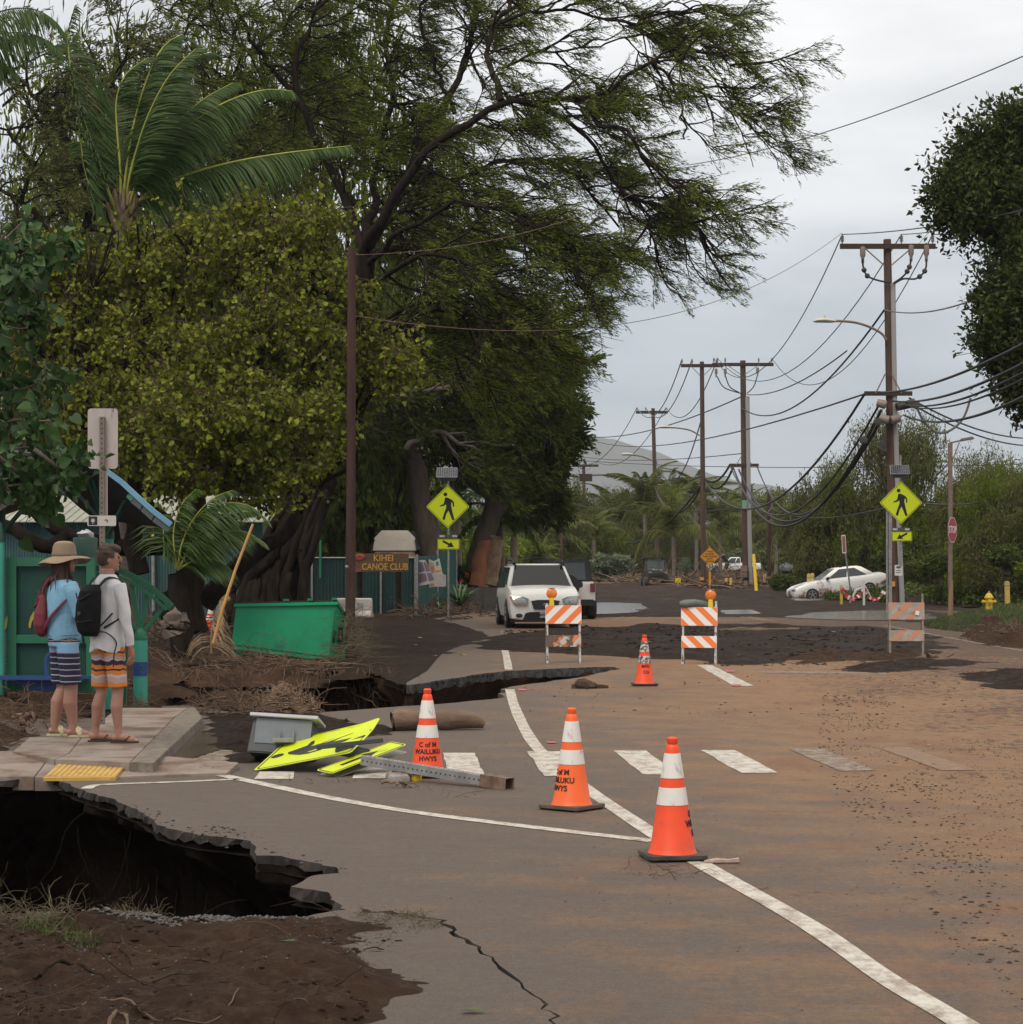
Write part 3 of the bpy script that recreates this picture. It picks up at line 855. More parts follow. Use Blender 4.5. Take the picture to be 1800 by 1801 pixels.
m_kleaf2=mat('kiawe_leaf_dark',(.030,.048,.008),.8,(.100,.125,.018),spec=.12,tint=True,trans=.2)
m_mleaf=mat('yellow_green_leaf',(.045,.066,.008),.6,(.25,.28,.020),spec=.25,tint=True,trans=.3)
m_dleaf=mat('deep_green_leaf',(.014,.042,.010),.5,(.055,.115,.026),spec=.35,tint=True,trans=.2)
m_rleaf=mat('glossy_dark_leaf',(.012,.024,.006),.6,(.070,.090,.016),spec=.2,tint=True,trans=.18)
m_bleaf=mat('pale_green_leaf',(.050,.060,.018),.8,(.165,.165,.052),spec=.15,tint=True,trans=.25)
m_gleaf=mat('silvery_leaf',(.10,.13,.075),.6,(.23,.27,.16),tint=True,trans=.25)
m_vine=mat('vine_leaf',(.034,.060,.012),.7,(.12,.155,.032),spec=.2,tint=True,trans=.2)
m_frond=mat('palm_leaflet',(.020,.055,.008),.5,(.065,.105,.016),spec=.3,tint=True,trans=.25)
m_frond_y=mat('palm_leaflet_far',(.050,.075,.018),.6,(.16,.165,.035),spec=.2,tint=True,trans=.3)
m_rachis=mat('palm_rachis',(.34,.33,.05),.5,(.24,.26,.04),3)
m_ptrunk=mat('palm_trunk',(.12,.095,.075),.9,(.20,.165,.13),8,(.35,.7),bump=.02,bsc=20,stretch=(.3,.3,3))
m_dry=mat('dry_palm_fibre',(.17,.115,.065),.9,(.28,.20,.12),6)
def limb_geo(geo,pts,r0,r1,n=8,k=14,wob=.0,g=None,pw=.8):
 q=resample(pts,k)
 if wob and g is not None:q[1:-1]+=g.normal(size=(k-2,3))*wob
 rad=r0+(r1-r0)*np.linspace(0,1,k)**pw
 V,Q=tubes_np(q[None],rad[None],n);geo.add(V,Q)
 return q
def blob_points(blobs,count,g,shell=.55):
 v=np.array([b[3]*b[4]*b[5] for b in blobs])**.75
 bi=g.choice(len(blobs),count,p=v/v.sum());B=np.array(blobs)[bi]
 d=_norm(g.normal(size=(count,3)));r=(shell+(1-shell)*g.random(count))
 r=np.where(g.random(count)<.25,g.random(count)**.5,r)
 return B[:,:3]+d*r[:,None]*B[:,3:6],d,bi
def kiawe(name,label,cat,trunk,limbs,seed,nb=120,nt=2200,per=16,wind=(.55,0,-.12),mat_leaf=None,brl=(1.2,3.0),twl=(.5,1.1),
          leaf=(.10,.19),lw=.26,group=None,bark=None,sub=2.2,tw_r=.006,wts=None,bare=0,lr=1.0):
 g=np.random.default_rng(seed)
 root=thing(name,label,cat,trunk[0][0],group=group)
 tg=Geo()
 for pts,r0,r1 in [trunk] if not isinstance(trunk[0][0],(list,tuple)) else trunk:
  limb_geo(tg,pts,r0,r1,12,16,.02,g)
 qs=[limb_geo(tg,pts,r0*lr,r1*lr,8,16,.05,g) for pts,r0,r1 in limbs]
 L0=np.array(qs)
 w=np.array(wts) if wts is not None else None
 B1,_=spawn(L0,nb,8,brl,.45,.9,wind,g,tmin=.12,wig=.16,curve=(.04,0,-.02),weights=w)
 tg.add(*tubes_np(B1,np.linspace(.045,.014,8)[None]*min(1,lr*1.1)*(.6+.7*g.random((nb,1))),5))
 n2=int(nb*sub*2)
 B2,_=spawn(B1,n2,7,(brl[0]*.5,brl[1]*.55),.6,.8,wind,g,wig=.16,curve=(.05,0,-.04))
 tg.add(*tubes_np(B2,np.linspace(.017,.007,7)[None]*(.7+.5*g.random((n2,1))),4))
 tg.build('trunk',bark or m_bark,root,smooth=True,tint=False)
 Tw,_=spawn(np.concatenate([B2]),nt,5,twl,.7,.75,(wind[0]*1.3,wind[1],wind[2]-.05),g,wig=.14,curve=(.06,0,-.06))
 tw=Geo();tw.add(*tubes_np(Tw,np.linspace(tw_r,tw_r*.5,5)[None]*np.ones((nt,1)),3))
 cg=Geo()
 cg.add(*leaf_quads(Tw[int(nt*bare):],per,leaf,lw,.8,.33,(wind[0]*.7,0,wind[2]),g,jitter=.03))
 cg.build('crown',mat_leaf or m_kleaf,root)
 tw.build('twigs',m_twig,root,tint=False)
 return root
# ---- the great windswept kiawe over the road (depth about 50 m)
def pl(pts,Y0):
 return [P(p[0],p[1],Y0+(p[2] if len(p)>2 else 0)) for p in pts]
trunkA=(pl([(455,1125,2),(470,1060,1.5),(500,985,1),(535,900,.5),(570,800),(600,690),(625,570),(640,450)],52),.85,.30)
limbsA=[
 (pl([(640,450),(680,370,-1),(760,260,-1.5),(830,210,-2),(883,179,-2),(940,182,-2.5),(992,175,-3),(1039,170,-3),(1086,146,-3),(1119,118,-3),(1152,106,-3)],52),.22,.06),
 (pl([(1152,106,-3),(1181,137,-3),(1195,189,-3.2),(1204,245,-3.5)],52),.06,.03),
 (pl([(1152,106,-3),(1210,108,-3),(1240,115,-3),(1270,130,-3)],52),.05,.02),
 (pl([(1039,176,-3),(1053,217,-3.5),(1096,227,-4),(1129,274,-4),(1160,305,-4),(1185,330,-4.2),(1205,380,-4.4),(1240,420,-4.6),(1265,440,-4.6)],52),.09,.025),
 (pl([(920,180,-2),(1001,212,-2.2),(1039,255,-2.4),(1072,307,-2.5),(1100,345,-2.5),(1133,363,-2.6),(1148,406,-2.8),(1160,450,-2.8)],52),.10,.03),
 (pl([(883,179,-2),(871,142,-1),(855,85,0),(864,52,0),(902,9,.5),(930,-60,1)],52),.14,.06),
 (pl([(883,40,0),(960,20,0),(1040,25,0),(1100,45,-.5),(1170,30,-1),(1240,10,-1)],52),.07,.03),
 (pl([(640,450),(708,330,.5),(742,264,1),(800,150,2),(830,60,3),(840,-60,4)],53),.2,.08),
 (pl([(640,470),(720,400,-2),(812,349,-3),(836,373,-3.4),(864,363,-3.6),(912,378,-4),(954,415,-4),(978,463,-4.2),(1040,500,-4.5)],52),.13,.03),
 (pl([(630,540),(700,470,-2),(765,448,-3),(850,477,-4),(864,510,-4.2),(905,570,-4.5),(960,600,-5),(1010,620,-5)],52),.13,.03),
 (pl([(610,640),(700,570,-2),(790,540,-3),(850,560,-4),(836,613,-4.2),(880,660,-4.4)],52),.12,.03),
 (pl([(640,450),(600,330,1),(560,250,1),(513,117,1),(544,50,1),(600,-40,1)],52),.2,.07),
 (pl([(540,200,1),(478,117,1),(428,35,.5),(389,-20,0),(330,-60,0)],52),.12,.05),
 (pl([(520,130,1),(460,100,2),(400,60,3),(330,40,3),(280,10,3)],52),.06,.03),
 (pl([(640,450),(660,300,3),(690,180,4),(680,60,5),(720,-60,5)],52),.2,.08),
 (pl([(640,450),(740,420,2),(840,420,3),(930,440,3),(1010,430,3),(1060,465,3),(1110,485,3)],52),.14,.03),
 (pl([(620,560),(760,600,2),(850,640,2),(900,640,2),(940,650,2)],52),.12,.03),
 (pl([(610,620),(520,500,2),(440,420,2),(380,330,2),(330,260,2)],52),.12,.04),
 (pl([(650,420),(800,320,2),(900,280,2),(1000,300,2),(1090,400,2)],52),.12,.04),
 (pl([(883,120,0),(960,90,1),(1040,80,1),(1120,60,1),(1180,60,1),(1220,80,1)],52),.06,.02),
 (pl([(1152,106,-3),(1230,85,-3),(1290,110,-3),(1330,135,-3)],52),.05,.015),(pl([(1100,45,-.5),(1190,5,-1),(1240,8,-1),(1280,15,-1)],52),.04,.015),(pl([(1185,330,-4.2),(1215,320,-4.2),(1240,335,-4)],52),.035,.015),(pl([(1181,140,-3),(1240,170,-3),(1280,190,-3),(1310,210,-3)],52),.04,.015),
 (pl([(690,180,4),(600,150,4),(520,60,4),(470,-20,4)],52),.09,.03),(pl([(560,300,3),(470,260,3),(400,180,3),(350,110,3)],52),.09,.03),
 (pl([(800,200,3),(760,100,3),(740,20,3),(760,-50,3)],52),.09,.04),
 (pl([(690,400,2),(780,480,3),(880,540,3),(940,560,3),(1000,560,3)],52),.09,.03),
]
big=kiawe('kiawe_tree','huge windswept feathery tree leaning over the road with bare dark limbs against the sky','tree',trunkA,limbsA,5,
   nb=470,nt=19000,per=20,leaf=(.065,.13),lw=.20,sub=3.0,brl=(.9,2.4),twl=(.4,1.0),wind=(.55,0,-.12),bare=.28,tw_r=.008,lr=.68,wts=[1.2,.9,1.0,1.2,1.1,1.2,1.0,1.7,1.4,1.3,1.4,1.3,1.2,1.2,1.9,1.2,1.4,1.6,1.4,.9,1.2,1.3,1.3,1.3,1.3,1.2,1.2,1.4])
# roots and buttresses at the foot of the big trunk
tg=Geo();g=np.random.default_rng(3)
for k in range(11):
 x=400+k*15;o_=g.normal(size=6)*6
 limb_geo(tg,pl([(545+(k-5)*7+o_[0],860+o_[1],-.4),(505+(k-5)*9+o_[2],960,-.62),(478+(k-5)*12+o_[3],1030,-.7),(x+o_[4],1090,-.9),(x-12,1130,-1.2)],52),.07,.13+.05*g.random(),7,12,.03,g)
tg.build('roots',m_bark,big,smooth=True,tint=False)
# ---- second kiawe behind the palm on the left
trunkB=(pl([(-60,1060),(20,900),(60,700),(110,500),(160,380)],66),.4,.2)
limbsB=[(pl([(160,380),(230,260),(300,150),(390,90)],66),.14,.04),(pl([(160,380),(130,260),(70,180),(20,120)],66),.14,.04),
          (pl([(160,380),(220,330),(330,300),(440,300)],66),.12,.04),(pl([(120,460),(60,380),(0,330),(-60,300)],66),.12,.04),
          (pl([(150,400),(170,220),(210,120),(230,60)],66),.12,.03),(pl([(140,420),(60,300),(20,240),(-40,200)],66),.10,.03),
          (pl([(160,400),(280,420),(380,440),(480,430)],66),.12,.04),(pl([(110,500),(30,480),(-40,460)],66),.1,.04),
          (pl([(200,340),(300,230),(400,200),(500,240)],66),.1,.03)]
kiawe('kiawe_tree','thin leaved olive tree behind the coconut palm in the upper left','tree',trunkB,limbsB,6,nb=110,nt=3600,per=14,wind=(.35,0,.05),brl=(1.5,3.6),twl=(.6,1.3),
      leaf=(.12,.22),mat_leaf=m_bleaf)
# ---- trees past the canoe club fence (depth about 76 m)
trunkC=(pl([(800,1080),(770,1000),(752,930),(738,870),(735,830),(715,790),(700,740)],78),.62,.28)
limbsC=[(pl([(700,740),(680,660),(690,560)],78),.2,.06),(pl([(700,740),(760,660),(830,600),(900,570)],77),.2,.05),(pl([(705,760),(660,720),(640,680)],78),.14,.05),
          (pl([(720,700),(800,680),(880,670),(960,660)],76),.14,.05),(pl([(715,790),(760,760),(810,780),(850,830)],76),.12,.05)]
kiawe('kiawe_tree','leaning grey trunk with knots beside the left crossing sign','tree',trunkC,limbsC,8,nb=90,nt=2600,per=16,wind=(.35,0,-.1),brl=(1.5,3.4),twl=(.7,1.3),leaf=(.15,.26),lw=.3,
      mat_leaf=m_kleaf2,bark=m_bark_l)
trunkD=(pl([(825,1075),(838,1000),(850,950),(868,900),(870,860),(862,800),(858,740)],82),.5,.30)
limbsD=[(pl([(875,900),(920,840),(945,780),(950,720)],82),.26,.08),(pl([(868,870),(830,855),(818,820),(800,760),(790,700)],82),.18,.07),(pl([(858,740),(870,660),(850,580)],82),.2,.06),
          (pl([(858,740),(910,690),(945,690),(975,705)],81),.16,.04),(pl([(900,800),(935,775),(960,780)],81),.14,.05),(pl([(860,700),(910,640),(950,640)],82),.14,.04),
          (pl([(860,760),(780,650),(720,590)],82),.16,.05)]
kiawe('kiawe_tree','forked tree with dark crown in front of the far hill','tree',trunkD,limbsD,9,nb=170,nt=5600,per=17,wind=(.12,0,-.05),brl=(1.0,2.3),twl=(.5,1.1),leaf=(.17,.28),lw=.32,
      mat_leaf=m_kleaf2,bark=m_bark_l)
def broad(name,label,cat,base,trunks,blobs,seed,nt,per,size,m_leaf,hearts=True,bark=m_bark,group=None,shell=.6,bias=(0,0,-.5),limb_r=.1,tw=(.25,.6),lw=.5,twb=(0,0,.1),ntw=1.0,twr=.006,cl=13,cs=.17):
 g=np.random.default_rng(seed)
 root=thing(name,label,cat,base,group=group)
 tg=Geo()
 ends=[]
 for pts,r0,r1 in trunks:
  q=limb_geo(tg,pts,r0,r1,9,12,.02,g);ends.append(q[-1])
 for b in blobs:
  e=min(ends,key=lambda e:np.linalg.norm(e-np.array(b[:3])))
  c=np.array(b[:3]);mid=(e+c)/2+g.normal(size=3)*.12*np.linalg.norm(c-e)
  q=limb_geo(tg,[e,mid,c],limb_r,limb_r*.35,6,8,.02,g)
  for _ in range(4):
   d=_norm(g.normal(size=3));t=c+d*np.array(b[3:6])*.8
   limb_geo(tg,[q[5],(q[6]+t)/2+g.normal(size=3)*.1,t],limb_r*.4,limb_r*.12,5,6,.02,g)
 nc=nt // cl;pc,dc,_=blob_points(blobs,nc,g,shell);ci=g.integers(0,nc,nt)
 p=pc[ci]+g.normal(size=(nt,3))*cs*(.6+.8*g.random((nc,1)))[ci];d=dc[ci]
 dd=_norm(d+g.normal(size=(nt,3))*.7+np.array(twb))
 ln=(tw[0]+(tw[1]-tw[0])*g.random(nt))[:,None]
 Tw=np.stack([p-dd*ln*.5,p,p+_norm(dd+g.normal(size=(nt,3))*.3)*ln*.5],1)
 cg=Geo()
 if hearts:cg.add(*leaf_hearts(Tw,per,size,g,bias=bias))
 else:cg.add(*leaf_quads(Tw,per,size,lw,.5,.6,bias,g,jitter=size[1]*.4))
 cg.build('crown',m_leaf,root)
 if ntw>0:
  tw_=Geo();kk=int(nt*ntw);tw_.add(*tubes_np(Tw[:kk],np.full((kk,3),twr),3));tw_.build('twigs',m_twig if not hearts else mat('red_brown_twig',(.085,.048,.032),.9),root,tint=False)
 if tg.V:tg.build('trunk',bark,root,smooth=True,tint=False)
 return root
def blob(px,py,Y,rx,ry,rz):
 c=P(px,py,Y);s=Y/F
 return (c.x,c.y,c.z,rx*s,ry,rz*s)
# ---- broad yellow-green tree above the shelter (depth about 40 m)
mb_=[blob(*b) for b in ((120,470,42,80,1.3,60),(220,500,42,110,1.6,90),(330,470,41,110,1.6,80),(430,460,40,100,1.5,75),(520,440,40,90,1.4,70),(585,500,40,60,1.1,75),
                          (150,590,41,100,1.5,90),(270,610,40,120,1.8,100),(390,590,39,110,1.7,95),(500,580,39,100,1.5,90),(570,620,39,60,1.1,80),
                          (140,700,40,90,1.4,80),(250,730,39,110,1.6,90),(370,730,38,110,1.7,100),(480,710,38,100,1.5,90),(560,740,38,55,1.0,70),
                          (330,820,38,80,1.3,55),(430,820,38,70,1.3,60),(520,830,38,50,1.0,50),(90,640,42,60,1.2,90),(200,800,39,60,1.1,50),
                          (655,590,40,45,.8,50),(690,640,40,45,.8,45),(640,680,40,50,.8,50),(600,560,40,60,.9,70),(480,400,40,60,1,40),(350,410,41,60,1,35),(570,405,40,45,.8,35),(70,450,42,60,1,40))]
rr=random.Random(5)
for i in range(26):
 a=2.9+(i/26)*4.0;r_=rr.uniform(.92,1.10);mb_.append(blob(330+math.cos(a)*300*r_,610+math.sin(a)*205*r_,40.5,rr.uniform(14,34),.35,rr.uniform(14,30)))
broad('hau_tree','wide tree with curled yellow green leaves over the bus shelter','tree',G(330,1130),[
 (pl([(330,1115),(322,1050),(340,1000),(352,940),(345,860)],41),.42,.16),(pl([(315,1110),(300,1060),(330,990),(300,930),(240,870),(230,800)],41),.28,.13),
 (pl([(300,960),(210,960),(120,940),(60,900),(40,840)],41),.20,.11),(pl([(120,940),(80,960),(20,930),(-60,900)],41),.17,.1),(pl([(245,1010),(232,940),(250,880),(310,850),(400,840)],40),.2,.1),
 (pl([(190,1030),(200,940),(185,870),(170,800)],41),.17,.1),(pl([(360,1060),(440,980),(510,930),(540,860)],42),.24,.12)],
 mb_,12,6400,6,(.06,.13),m_mleaf,bias=(.12,0,-.55),shell=.3,limb_r=.06,tw=(.3,.7),ntw=1.0,twr=.007)
# ---- near dark green branches at the left edge, every large leaf its own piece
def near_leaf_tree():
 g=np.random.default_rng(44)
 root=thing('milo_tree','near tree with large glossy heart shaped leaves at the left edge','tree',G(-160,1330))
 tg=Geo()
 Y=18.0
 starts=[([(-160,1250),(-150,1000),(-120,800),(-80,650),(-40,520)],.16,.07)]
 for pts,a,b_ in starts:limb_geo(tg,pl(pts,Y),a,b_,9,14,.01,g)
 br=[[(-80,650),(-20,600),(40,560),(80,540)],[(-60,560),(0,480),(60,440),(130,430)],[(-100,760),(-20,700),(50,680),(110,660)],[(-120,800),(-30,800),(60,790),(150,800)],
          [(-60,560),(-20,460),(20,410),(40,390)],[(-120,820),(-20,850),(40,850),(90,860)],[(-100,720),(-30,740),(40,740),(90,740)],[(-90,660),(-30,640),(20,620),(60,610)],[(60,790),(100,820),(130,840),(140,850)],
          [(-40,780),(20,820),(60,860),(75,890)],[(-60,640),(-10,560),(20,500),(30,470)]]
 Q=np.array([limb_geo(tg,pl([(p[0],p[1],g.normal()*.3) for p in b_],Y),.022,.007,6,10,.012,g) for b_ in br])
 T1,_=spawn(Q,120,5,(.12,.42),.5,.8,(.2,0,-.1),g,tmin=.2)
 tg.add(*tubes_np(T1,np.full((120,5),.0035),4))
 tg.build('trunk',m_bark_l,root,smooth=True,tint=False)
 protos=[]
 rr=random.Random(8)
 for k in range(6):
  fo=rr.uniform(.1,.35);cv=rr.uniform(.05,.25);vs=[];rows=6
  for i in range(rows+1):
   t=i/rows;w=[.30,.50,.50,.40,.27,.12,.005][i];y=[-.10,.08,.28,.5,.7,.88,1.0][i]
   zc=-cv*y*y
   vs+=[(-w,y if i else .0-.1,zc+fo*w),(-w*.5,y,zc+fo*w*.35),(0,y if i else 0.0,zc-.0),(w*.5,y,zc+fo*w*.35),(w,y,zc+fo*w)]
  fs=[(5*i+j,5*i+j+1,5*i+j+6,5*i+j+5) for i in range(rows) for j in range(4)]
  me=bpy.data.meshes.new('leaf');me.from_pydata(vs,[],fs)
  for p_ in me.polygons:p_.use_smooth=True
  a=me.attributes.new('tint','FLOAT','POINT');a.data.foreach_set('value',np.full(len(vs),k/5.0,dtype=np.float32))
  me.materials.append(m_dleaf);protos.append(me)
 cnt=0
 base_inv=Matrix.Translation(-Vector(root.location))
 cl=[T1[i,j] for i in range(120) for j in (2,4)]
 cl+=[Q[i,j] for i in range(len(br)) for j in range(4,10)]
 rr.shuffle(cl)
 for n_ in range(300):
  c=Vector(cl[n_%len(cl)])+Vector((rr.gauss(0,.045),rr.gauss(0,.05),rr.gauss(0,.045)))
  o=bpy.data.objects.new('leaf',protos[rr.randrange(6)]);COL.objects.link(o);o.parent=root
  s=rr.uniform(.075,.145)
  o.location=c-Vector(root.location)
  # hanging blades turned by the wind
  yv=Vector((rr.gauss(.35,.5),rr.gauss(-.1,.5),rr.gauss(-.55,.45))).normalized()
  nv_=Vector((rr.gauss(0,.6),rr.gauss(-.8,.5),rr.gauss(.5,.5)));xv=yv.cross(nv_).normalized();zv=xv.cross(yv)
  o.rotation_euler=Matrix((xv,yv,zv)).transposed().to_euler();o.scale=(s*.95,s,s)
 # the many smaller leaves deeper in the branches
 cg=Geo();T2,_=spawn(np.concatenate([Q]),260,4,(.1,.35),.3,.9,(0,.3,-.1),g,tmin=.1)
 cg.add(*leaf_hearts(T2,5,(.06,.11),g));o=cg.build('leaves',m_dleaf,root);o['kind']='stuff'
 return root
near_leaf_tree()
# ---- dark rain tree on the right edge (depth about 46 m)
rb=[blob(b[0]+38,*b[1:]) for b in ((1740,250,48,70,1.5,50),(1690,290,48,60,1.4,50),(1800,240,48,70,1.8,60),(1640,340,47,34,1.0,40),(1700,350,47,70,1.6,50),(1780,340,48,80,1.9,70),(1655,375,47,36,.9,28),
                         (1760,440,47,70,1.5,55),(1715,410,46,40,.9,26),(1830,440,48,70,1.8,80),(1745,530,46,55,1.4,50),(1810,540,47,70,1.8,70),(1725,600,46,42,1.1,45),(1780,630,46,70,1.6,50),
                         (1850,640,47,60,1.8,80),(1760,680,46,45,1.0,28),(1900,350,49,100,2.2,140),(1900,560,49,100,2.2,140),(1880,230,49,60,2,60),(1795,715,46,10,.5,24))]
broad('monkeypod_tree','tall dark dense crown hanging in from the right edge','tree',G(2150,1140),[
 (pl([(2150,1140),(2120,900),(2050,700),(1980,560),(1930,460)],49),.5,.2),(pl([(2050,700),(1930,650),(1850,600)],49),.2,.1),(pl([(1980,560),(1900,380),(1850,320)],49),.2,.1)],
 rb,15,12500,12,(.09,.19),m_rleaf,hearts=False,shell=.45,bias=(0,0,.05),lw=.48,limb_r=.07,tw=(.35,.9),ntw=.5,twb=(-.1,0,.15),cl=14,cs=.20)
# ---- background growth: shared crowns, each tree its own trunk and crown
def scrub_proto(seed,kind):
 g=np.random.default_rng(seed)
 blobs=[]
 for _ in range(11 if kind != 'bush' else 4):
  a=g.random()*6.28;r=g.random()*(.55 if kind != 'bush' else .4)
  zc=(.18+g.random()*.70) if kind != 'bush' else .45+g.random()*.2
  blobs.append((math.cos(a)*r,math.sin(a)*r*.7,zc,.30+g.random()*.16,.28,.13+g.random()*.12 if kind != 'bush' else .3))
 tg=Geo()
 for b in blobs:
  limb_geo(tg,[(g.normal()*.03,g.normal()*.03,-.02),(b[0]*.35+g.normal()*.05,b[1]*.35,b[2]*.45),(b[0],b[1],b[2])],.028,.008,5,8,.012,g)
  for _ in range(5):
   d=_norm(g.normal(size=3));t=np.array(b[:3])+d*np.array(b[3:6])*.95
   limb_geo(tg,[np.array(b[:3])*.9,(np.array(b[:3])+t)/2+g.normal(size=3)*.03,t],.010,.003,4,5,.01,g)
 nt,per,sz,lw={'kiawe':(1300,13,(.022,.042),.30),'lush':(1500,12,(.03,.055),.42),'bush':(650,11,(.05,.10),.5)}[kind]
 p,d,_=blob_points(blobs,nt,g,.5)
 dd=_norm(d+g.normal(size=(nt,3))*.7);ln=.07
 Tw=np.stack([p-dd*ln,p,p+dd*ln],1)
 cg=Geo();cg.add(*leaf_quads(Tw,per,sz,lw,.5,.7,(.15,0,0),g,jitter=.018))
 tm=np_mesh('trunk',np.concatenate(tg.V),np.concatenate(tg.Q),smooth=True)
 cm=np_mesh('crown',np.concatenate(cg.V),np.concatenate(cg.Q),np.concatenate(cg.T))
 return tm,cm
PROTO={(k,i):scrub_proto(70+i*7+len(k),k) for k in ('kiawe','lush','bush') for i in range(3)}
PM={}
def far_tree(name,label,cat,group,px,base_py,Y,w_px,h_px,kind,ml,seed,bark=m_bark_l,rz=None):
 tm,cm=PROTO[(kind,seed%3)]
 key=(kind,seed%3,ml.name,bark.name)
 if key not in PM:
  t2,c2=tm.copy(),cm.copy();t2.materials.append(bark);c2.materials.append(ml);PM[key]=(t2,c2)
 t2,c2=PM[key]
 b=P(px,base_py,Y)
 r=thing(name,label,cat,b,rz=(seed*1.7)%6.28 if rz is None else rz,group=group)
 s=Y/F
 r.scale=(w_px*s*.78,w_px*s*.78,h_px*s)
 link('trunk',t2,r);link('crown',c2,r)
 return r
# thorn trees behind the right hand field, a wood read tree by tree
GR='thorn trees behind the field'
rng=random.Random(31)
spec=[  # px, top py, Y, width px
 (1432,850,120,90),(1475,800,112,120),(1520,735,105,150),(1585,720,108,150),(1640,745,104,150),(1700,790,100,130),(1750,800,96,150),(1800,790,92,150),
 (1450,880,104,110),(1510,860,100,120),(1570,850,98,130),(1630,860,96,120),(1690,860,92,130),(1745,850,88,130),(1795,845,86,130),
 (1470,930,122,100),(1600,910,93,130),(1680,920,90,130),(1760,905,85,120),(1540,920,112,110),(1860,800,88,160),(1850,880,84,140)]
side=['bare limbed thorn tree','grey green thorn tree','olive thorn tree','dull green thorn tree']
LM=[(420,'shed roof edge'),(500,'young palm'),(560,'great dark trunk'),(618,'slim dark pole'),(690,'pale timber posts'),(760,'left crossing sign'),(850,'forked trunk'),(893,'blank sign back'),(940,'white car'),(988,'thin bare pole'),(1027,'farthest power pole'),(1075,'silvery bush'),(1150,'distant power pole'),(1186,'bare trunked palm'),(1236,'slim twin pole'),(1308,'conduit twin pole'),(1353,'short dark pole'),(1400,'yellowing palm'),(1426,'yellow bollard pair'),(1492,'leaning sign'),(1530,'buried car'),(1577,'right crossing sign'),(1625,'notice plate'),(1672,'stop sign'),(1742,'fire hydrant'),(1773,'right bollard'),(1840,'right picture edge')]
USED=set()
def named(px,top,what):
 for q in sorted(LM,key=lambda q:abs(q[0]-px)):
  for hgt in ([('tall','upper')[top>800],'mid height','low'] if top<870 else ['low','lowest','mid height']):
   s=f"{hgt} {what} {'right behind' if abs(q[0] - px) < 12 else ('just left of' if px < q[0] else 'just right of')} the {q[1]}"
   if s not in USED:USED.add(s);return s
for i,(px,top,Y,w) in enumerate(spec):
 if 1430<px<1650:Y=max(Y,113)
 by=HOR+1.7*F/Y
 far_tree('thorn_tree',named(px,top,side[i%4]),'tree','thorn trees behind the field',px,by,Y,w,by-top,'kiawe' if top<840 else 'lush',(m_bleaf,m_kleaf)[(i%3)==1],i)
# hazy trees under the far hill
spec=[(905,850,170,130),(955,845,190,120),(1010,858,200,110),(1060,850,210,120),(1110,862,205,120),(1165,858,215,120),(1215,866,210,120),(1270,872,240,110),(1330,868,245,110),(1385,872,235,110),
  (920,900,150,110),(985,905,165,110),(1230,905,232,110),(1300,915,236,120),(1370,905,236,120),(1100,910,185,110),(1420,900,150,100),(1040,915,180,110),(1160,925,190,110),(1340,930,232,110),(1415,945,140,80),
  (560,830,150,140),(640,800,140,150),(700,830,130,130),(760,860,130,120),(620,860,110,150),(690,880,105,130),(740,900,110,120),(560,880,105,140),(820,900,125,120),(880,880,140,120),(500,860,100,150),(420,870,95,160)]
for i,(px,top,Y,w) in enumerate(spec):
 by=HOR+1.3*F/Y
 left_=px<900
 far_tree('shade_tree',named(px,top,'leafy green tree' if left_ else 'pale far row tree'),'tree',
             'trees behind the canoe club yard' if left_ else 'far row of trees',px,by,Y,w,by-top,'lush' if (left_ or i%3) else 'kiawe',(m_bleaf,m_kleaf,m_vine)[i%3] if left_ else (m_bleaf,m_kleaf)[i%4==1],i+40)
for i,(px,top,Y,w,lab) in enumerate(((60,250,78,330,'olive feathery tree behind the near left leaves'),(230,40,80,400,'feathery dark tree behind the coconut palm crown'),(430,-40,84,420,'tall feathery tree behind the left limbs of the huge windswept tree'),(640,-60,88,420,'tallest feathery tree behind the windswept tree trunk'),(300,420,74,360,'dark leafy tree behind the yellow green crown'),(520,430,76,340,'dark leafy tree between the yellow green crown and slim dark pole'),(120,520,72,300,'dark leafy tree behind the bus shelter roof'),(660,480,86,260,'dark leafy tree right behind the slim dark pole'))):
 by=HOR+1.7*F/Y
 far_tree('background_tree',lab,'tree',None,px,by,Y,w,by-top,'kiawe' if i<4 else 'lush',m_kleaf if i<4 else m_kleaf2,i+5,bark=m_bark)
# bushes
for i,(lab,px,base,Y,w,h,ml) in enumerate((
  ('rounded silvery green bush beside the far pole',1072,1024,150,80,56,m_gleaf),('pale large leaved bush by the coconut palm trunk',1206,1019,150,40,40,m_gleaf),
  ('pale leafy bush behind the white pickup',1300,1000,230,90,34,m_gleaf),('low green shrub on the mud at the edge of the field',1380,1050,110,60,44,m_vine),
  ('bright leafy shrub under the stop sign wood',1655,1028,85,80,60,m_vine),('bright creeper heap at the right edge of the field',1770,1010,80,90,56,m_vine),('dark shrub at the right edge behind the hydrant',1820,1040,78,80,60,m_kleaf),
  ('leafy shrub behind the half buried car roof',1575,1012,109,90,50,m_vine),('weedy shrub behind the tilted sign',1470,1006,118,90,44,m_vine),('shrub right of the no parking sign',1620,1032,88,70,50,m_bleaf),
  ('dark shrub beside the fence corner with red flowers',815,1080,80,60,90,m_kleaf2),('dark shrub between the forked trunks',900,1060,92,60,80,m_kleaf2),('dark undergrowth behind the white car',935,1040,105,90,80,m_kleaf2))):
 far_tree('shrub',lab,'shrub',None,px,base,Y,w,h,'bush',ml,i)
